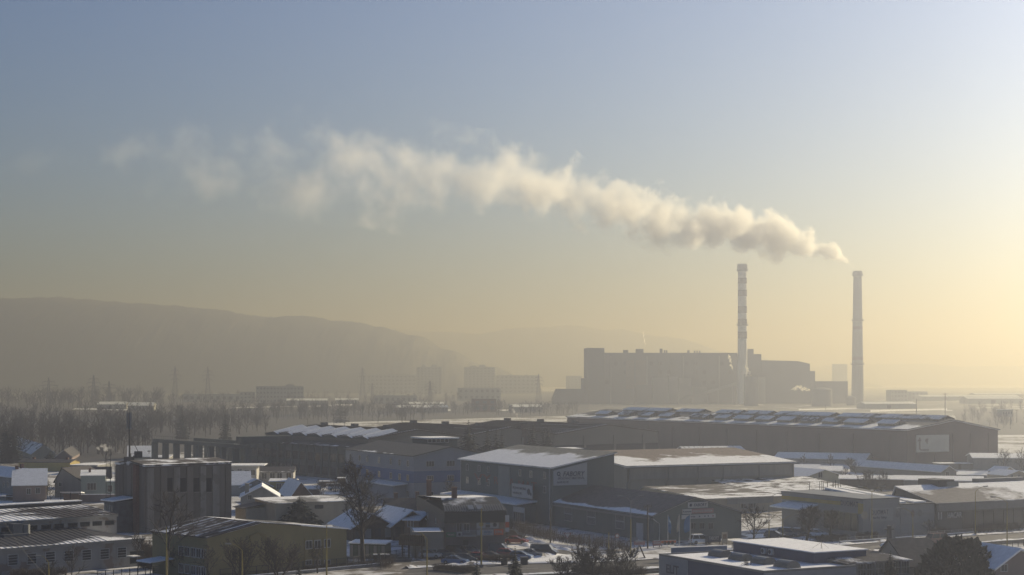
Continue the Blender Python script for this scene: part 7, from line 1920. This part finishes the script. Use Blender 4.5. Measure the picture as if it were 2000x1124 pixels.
# snowy cottage and dark roof at the near right, small brick boiler chimney
b = Bld('snowy_cottage', 'snow covered cottage with a small double window and brick chimney', 'cottage', 1945, 1165, 20)
Lu = b.U(2050); h = b.Z(1109); b.gable_v(Lu, 13, h, Lu * 0.42, h + 2.4, PINKISH, R_FULL, over=0.7, t=0.3)
b.win('u', b.U(1961), b.Z(1117, b.U(1961)), 1.2, 1.1, WHITE, 1)
chimney_stack(b, 0.8, 12, h, b.Z(1064, 0.8, 12), 1.1)
b = Bld('dark_roof_cottage', 'cottage with a dark tiled roof speckled with snow before the massive conifer', 'cottage', 1776, 1150, 22)
Lu = b.U(1850); h = b.Z(1106); b.gable_u(Lu, 9, h, 5, h + 3.4, GREYRENDER, roof_mat('speckled_tiles', (0.05, 0.05, 0.055), cover=0.12, scale=0.9), over=0.4, t=0.2)
for x in (1790, 1806): b.win('u', b.U(x), 1.0, 1.1, 1.2, WHITE, 1)
b = Bld('boiler_house_chimney', 'stout brick boiler chimney giving a wisp of steam among the spruces', 'chimney', 1016, 925, 20)
w = b.U(1029); mb = MB(); mb.prism_y([(0, 0), (w, 0), (w * 0.94, b.Z(828)), (w * 0.06, b.Z(828))], 0, w * 0.8); mb.build('shaft', mat('boiler_brick', (0.13, 0.105, 0.095), 0.9, 0.2, 1), b.o)
mb = MB(); mb.box(-0.1, -0.1, b.Z(828) + 0.003, w + 0.1, w * 0.8 + 0.1, b.Z(826)); mb.build('rim', DARK, b.o)

# ------------------------------------------------------------------ cars
TYRE = mat('tyre_rubber', (0.02, 0.02, 0.02), 0.9, 0.1, 3)
CGLASS = glass_mat('car_glass', (0.02, 0.023, 0.027))
CHROME = mat('headlight_glass', (0.75, 0.74, 0.70), 0.08, 0.0, 1, 0.9)
TAIL = mat('tail_light', (0.30, 0.02, 0.02), 0.3, 0.0, 1)
PAINT = {}
def paint(n, c):
    if n not in PAINT: PAINT[n] = mat('car_paint_' + n, tuple(x * 1.25 + 0.004 for x in c), 0.2, 0.06, 2, 0.0, spec=0.6)
    return PAINT[n]
KIND = {'hatch': (2.0, 0.88, 1.46, (-1.85, 1.15), (-1.45, 0.20)), 'saloon': (2.25, 0.90, 1.43, (-1.55, 1.15), (-1.0, 0.20)), 'van': (2.45, 0.95, 1.95, (-2.40, 1.65), (-2.30, 1.0)), 'suv': (2.2, 0.92, 1.70, (-2.1, 1.2), (-1.75, 0.35))}
CARM = {}
def car_meshes(kind):
    if kind in CARM: return CARM[kind]
    hl, hw, top, (b0, b1), (t0, t1) = KIND[kind]
    zb = 0.92 if kind != 'van' else 1.1
    mb = MB()
    prof = [(-hl, 0.42), (-hl + 0.1, 0.25), (hl - 0.12, 0.25), (hl, 0.42), (hl - 0.02, 0.66), (hl - 0.25, 0.78), (b1 + 0.02, zb), (b0 - 0.02, zb + 0.03), (-hl + 0.06, 0.82)]
    ins = 0.10
    n = len(prof)
    L = [mb.vert((x, -hw + (ins if z > 0.7 else 0.0), z)) for x, z in prof]; Rr = [mb.vert((x, hw - (ins if z > 0.7 else 0.0), z)) for x, z in prof]
    mb.f += [L[:], Rr[::-1]]; mb.m += [0, 0]; mb.uv += [None, None]
    for i in range(n):
        j = (i + 1) % n; mb.f.append([L[j], L[i], Rr[i], Rr[j]]); mb.m.append(0); mb.uv.append(None)
    hb, ht = hw - 0.12, hw - 0.27
    mb.slab([(t0, -ht, top), (t1, -ht, top), (t1, ht, top), (t0, ht, top)], 0.05)
    for (xa, xb) in ((b0, t0), (b1, t1), (b0 + (b1 - b0) * 0.48, t0 + (t1 - t0) * 0.48)):
        for s in (-1, 1): mb.tube((xa, s * hb, zb), (xb, s * ht, top - 0.04), 0.045, n=4)
    body = mb.mesh('body', paint('base', (0.1, 0.1, 0.1)))
    g = {}
    mb = MB(); mb.poly([(b1, -hb, zb), (b1, hb, zb), (t1, ht, top - 0.05), (t1, -ht, top - 0.05)]); g['windscreen'] = mb.mesh('windscreen', CGLASS)
    mb = MB(); mb.poly([(b0, hb, zb), (b0, -hb, zb), (t0, -ht, top - 0.05), (t0, ht, top - 0.05)]); g['rear_window'] = mb.mesh('rear_window', CGLASS)
    for s, k in ((-1, 'side_window'), (1, 'side_window_')):
        mb = MB(); q = [(b0, s * hb, zb), (b1, s * hb, zb), (t1, s * ht, top - 0.05), (t0, s * ht, top - 0.05)]; mb.poly(q if s < 0 else q[::-1]); g[k] = mb.mesh('side_window', CGLASS)
    mb = MB(); mb.tube((0, -0.11, 0), (0, 0.11, 0), 0.32, n=14); wh = mb.mesh('wheel', TYRE)
    mb = MB(); mb.tube((0, -0.12, 0), (0, 0.12, 0), 0.19, n=10); rim = mb.mesh('rim', LGRY)
    mb = MB(); mb.box(-0.06, -0.17, -0.08, 0.06, 0.17, 0.08); hd = mb.mesh('headlight', CHROME)
    mb = MB(); mb.box(-0.04, -0.14, -0.1, 0.04, 0.14, 0.1); tl = mb.mesh('tail_light', TAIL)
    CARM[kind] = (body, g, wh, rim, hd, tl, hl, hw); return CARM[kind]
def car(px, py, kind, col, label, rz=-0.28, group=None, z=0.0, snow=False, s=1.0):
    body, g, wh, rim, hd, tl, hl, hw = car_meshes(kind)
    p = G(px, py); p.z = z
    o = empty('parked_car', p, rz, label, 'car', group); o.scale = (s, s, s)
    bo = link('body', body, o); bo.material_slots[0].link = 'OBJECT'; bo.material_slots[0].material = col
    for k, me in g.items(): link(k.strip('_'), me, o)
    for x in (-hl * 0.62, hl * 0.64):
        for sgn in (-1, 1):
            w = link('wheel', wh, o); w.location = (x, sgn * (hw - 0.10), 0.32); link('rim', rim, w)
    for sgn in (-1, 1):
        h_ = link('headlight', hd, o); h_.location = (hl - 0.10, sgn * (hw - 0.25), 0.63)
        t_ = link('tail_light', tl, o); t_.location = (-hl + 0.06, sgn * (hw - 0.22), 0.70)
    if snow:
        mb = MB(); t0, t1, tp = KIND[kind][4][0], KIND[kind][4][1], KIND[kind][2]
        mb.slab([(t0 + 0.1, -hw + 0.33, tp + 0.09), (t1 - 0.1, -hw + 0.33, tp + 0.09), (t1 - 0.1, hw - 0.33, tp + 0.09), (t0 + 0.1, hw - 0.33, tp + 0.09)], 0.085); mb.build('roof_snow', SNOW, o)
    return o
silver, dark_, grey, black, red, blue, white, green = (paint('silver', (0.36, 0.36, 0.36)), paint('dark', (0.045, 0.047, 0.052)), paint('grey', (0.14, 0.14, 0.145)), paint('black', (0.022, 0.022, 0.024)), paint('red', (0.20, 0.035, 0.03)), paint('blue', (0.06, 0.10, 0.19)), paint('white', (0.65, 0.65, 0.65)), paint('green', (0.06, 0.09, 0.075)))
GP = 'cars parked outside the tool shop'
for a in ((841, 1090, 'hatch', silver, 'silver hatchback, half behind the hooked arm lamp'), (866, 1089, 'saloon', dark_, 'dark saloon parked next to the silver hatchback'), (894, 1085, 'suv', black, 'black high car under the green shop sign'),
          (918, 1082, 'hatch', grey, 'grey hatchback right under the tool shop door'), (889, 1102, 'saloon', blue, 'dark blue saloon in the front row with snow around it'), (911, 1098, 'hatch', dark_, 'dark hatchback close behind the dark blue saloon'),
          (938, 1096, 'hatch', red, 'dark red hatchback partly behind the tall yellow post'), (960, 1094, 'saloon', dark_, 'dark saloon between the yellow post and the young spruce'), (977, 1080, 'suv', black, 'black high car at the end wall of the tool shop'),
          (992, 1088, 'hatch', red, 'red hatchback behind the young spruce'), (1018, 1093, 'hatch', blue, 'light blue hatchback just past the young spruce'), (1038, 1088, 'saloon', grey, 'grey saloon between the light blue hatchback and the van'),
          (1063, 1085, 'van', black, 'black van at the far end of the parking row'), (1008, 1062, 'saloon', red, 'red saloon alone on the side road by the hedge'), (1002, 1052, 'suv', dark_, 'dark car waiting behind the red saloon')):
    car(*a, group=GP)
car(1741, 1070.5, 'hatch', white, 'white hatchback driving on the main road', rz=-2.6, snow=True)
car(1826, 1062, 'van', paint('rust', (0.17, 0.10, 0.08)), 'rust brown van on the main road beside the massive conifer', rz=-2.6)
car(1369, 1062, 'suv', white, 'pale car with snow on its roof under the broad gable', rz=0.3, snow=True)
for a in ((1513, 1051, 'hatch', dark_, 'dark hatchback in front of the store corner lamp'), (1540, 1048, 'suv', grey, 'grey snowy car left of the dense street tree trunk'), (1563, 1047, 'hatch', dark_, 'dark snowy hatchback behind the dense street tree'), (1597, 1049, 'hatch', white, 'whitish snowy car between the two street trees'), (1788, 1040, 'saloon', white, 'white saloon parked by the low shop wall boards'), (1806, 1038, 'suv', grey, 'grey car parked at the corner of the showroom')):
    car(*a[:4], a[4].replace(' left of ', ' beside '), rz=-0.5, snow=True, group='cars parked before the striped store')

car(655, 958, 'van', white, 'white van standing in the timber yard by the striped office', rz=0.4)
car(680, 962, 'saloon', grey, 'grey saloon standing in the timber yard near the striped office', rz=0.2)
car(1700, 972, 'van', white, 'white van parked in the snowy yard behind the yellow striped store', rz=0.3)

# bins, snow heaps
for px, py, label in ((985, 1104, 'dark round planter in the snow beside the young spruce'),):
    p = G(px, py); mb = MB(); mb.lathe([(0.5, 0), (0.7, 1.1), (0.62, 1.1), (0.55, 0.9)], 14); o = mb.build('planter', DARK); o.location = p; tag(o, label, 'planter')
b = Bld('dark_bin', 'dark square bin on the snowy verge behind the young spruce', 'bin', 1018, 1104, 10)
mb = MB(); mb.box(0, 0, 0, 1.1, 0.9, 1.2); mb.build('body', DARK, b.o); mb = MB(); mb.box(-0.05, -0.05, 1.203, 1.15, 0.95, 1.3); mb.build('lid', STEEL, b.o)

# ------------------------------------------------------------------ small steams
STEAM = smoke_mat('flue_steam', 0.55, (0.97, 0.96, 0.95), 0.35, 0.42, 0.56, 0.3, 0.15)
def steam(px0, py0, pts, Y, label, vox, seed, per=9):
    p0 = AT(px0, py0, Y); P = []
    for px, py, rp in pts:
        w = AT(px, py, Y) - p0; P.append((w.x, w.y, w.z, rp * Y / FPX))
    puff_hull('steam', p0, P, vox, STEAM, seed, label, per)
ys = t.P(mu, mv, 0).y
steam(254, 893, [(253, 890, 2.0), (244, 886, 5), (232, 880, 8), (218, 876, 10), (204, 874, 9), (192, 876, 6)], ys, 'steam drifting off the block tower flue', 0.16, 2)
steam(1018, 826, [(1018, 824, 1.0), (1012, 816, 2.2), (1006, 806, 3.4), (1000, 798, 4.0)], DEP(925), 'thin wisp of steam from the brick boiler chimney', 0.22, 3)
steam(1870, 943, [(1870, 948, 3), (1874, 944, 5), (1880, 945, 4.5), (1886, 948, 2.5)], DEP(1000), 'sunlit steam puff beside the showroom plant room', 0.14, 4)
steam(1585, 758, [(1583, 764, 2), (1570, 759, 5), (1556, 758, 6), (1544, 762, 4)], 1950, 'low steam cloud drifting over the pale tank', 0.9, 5)
steam(1462, 736, [(1462, 738, 3), (1465, 731, 5), (1462, 724, 4), (1456, 715, 3)], 1930, 'steam rising from the railed silo', 0.8, 6)
steam(1430, 712, [(1432, 728, 3), (1430, 716, 4), (1427, 704, 4), (1424, 694, 3)], 1990, 'faint steam beside the foot of the banded chimney', 0.8, 7)
steam(1262, 676, [(1264, 680, 1.2), (1260, 670, 1.8), (1258, 660, 2.6), (1256, 650, 2.5)], 2120, 'thin steam thread rising from the boiler house roof', 0.7, 8)

# ------------------------------------------------------------------ lettering fitted to its width, as mesh
bpy.context.view_layer.update()
dg = bpy.context.evaluated_depsgraph_get()
for o, w in FONT_FIT:
    if o.dimensions.x > 0: o.scale.x = w / o.dimensions.x
    me = bpy.data.meshes.new_from_object(o.evaluated_get(dg))
    n = link('lettering', me, o.parent); n.location = o.location; n.rotation_euler = o.rotation_euler; n.scale = o.scale
    bpy.data.objects.remove(o)
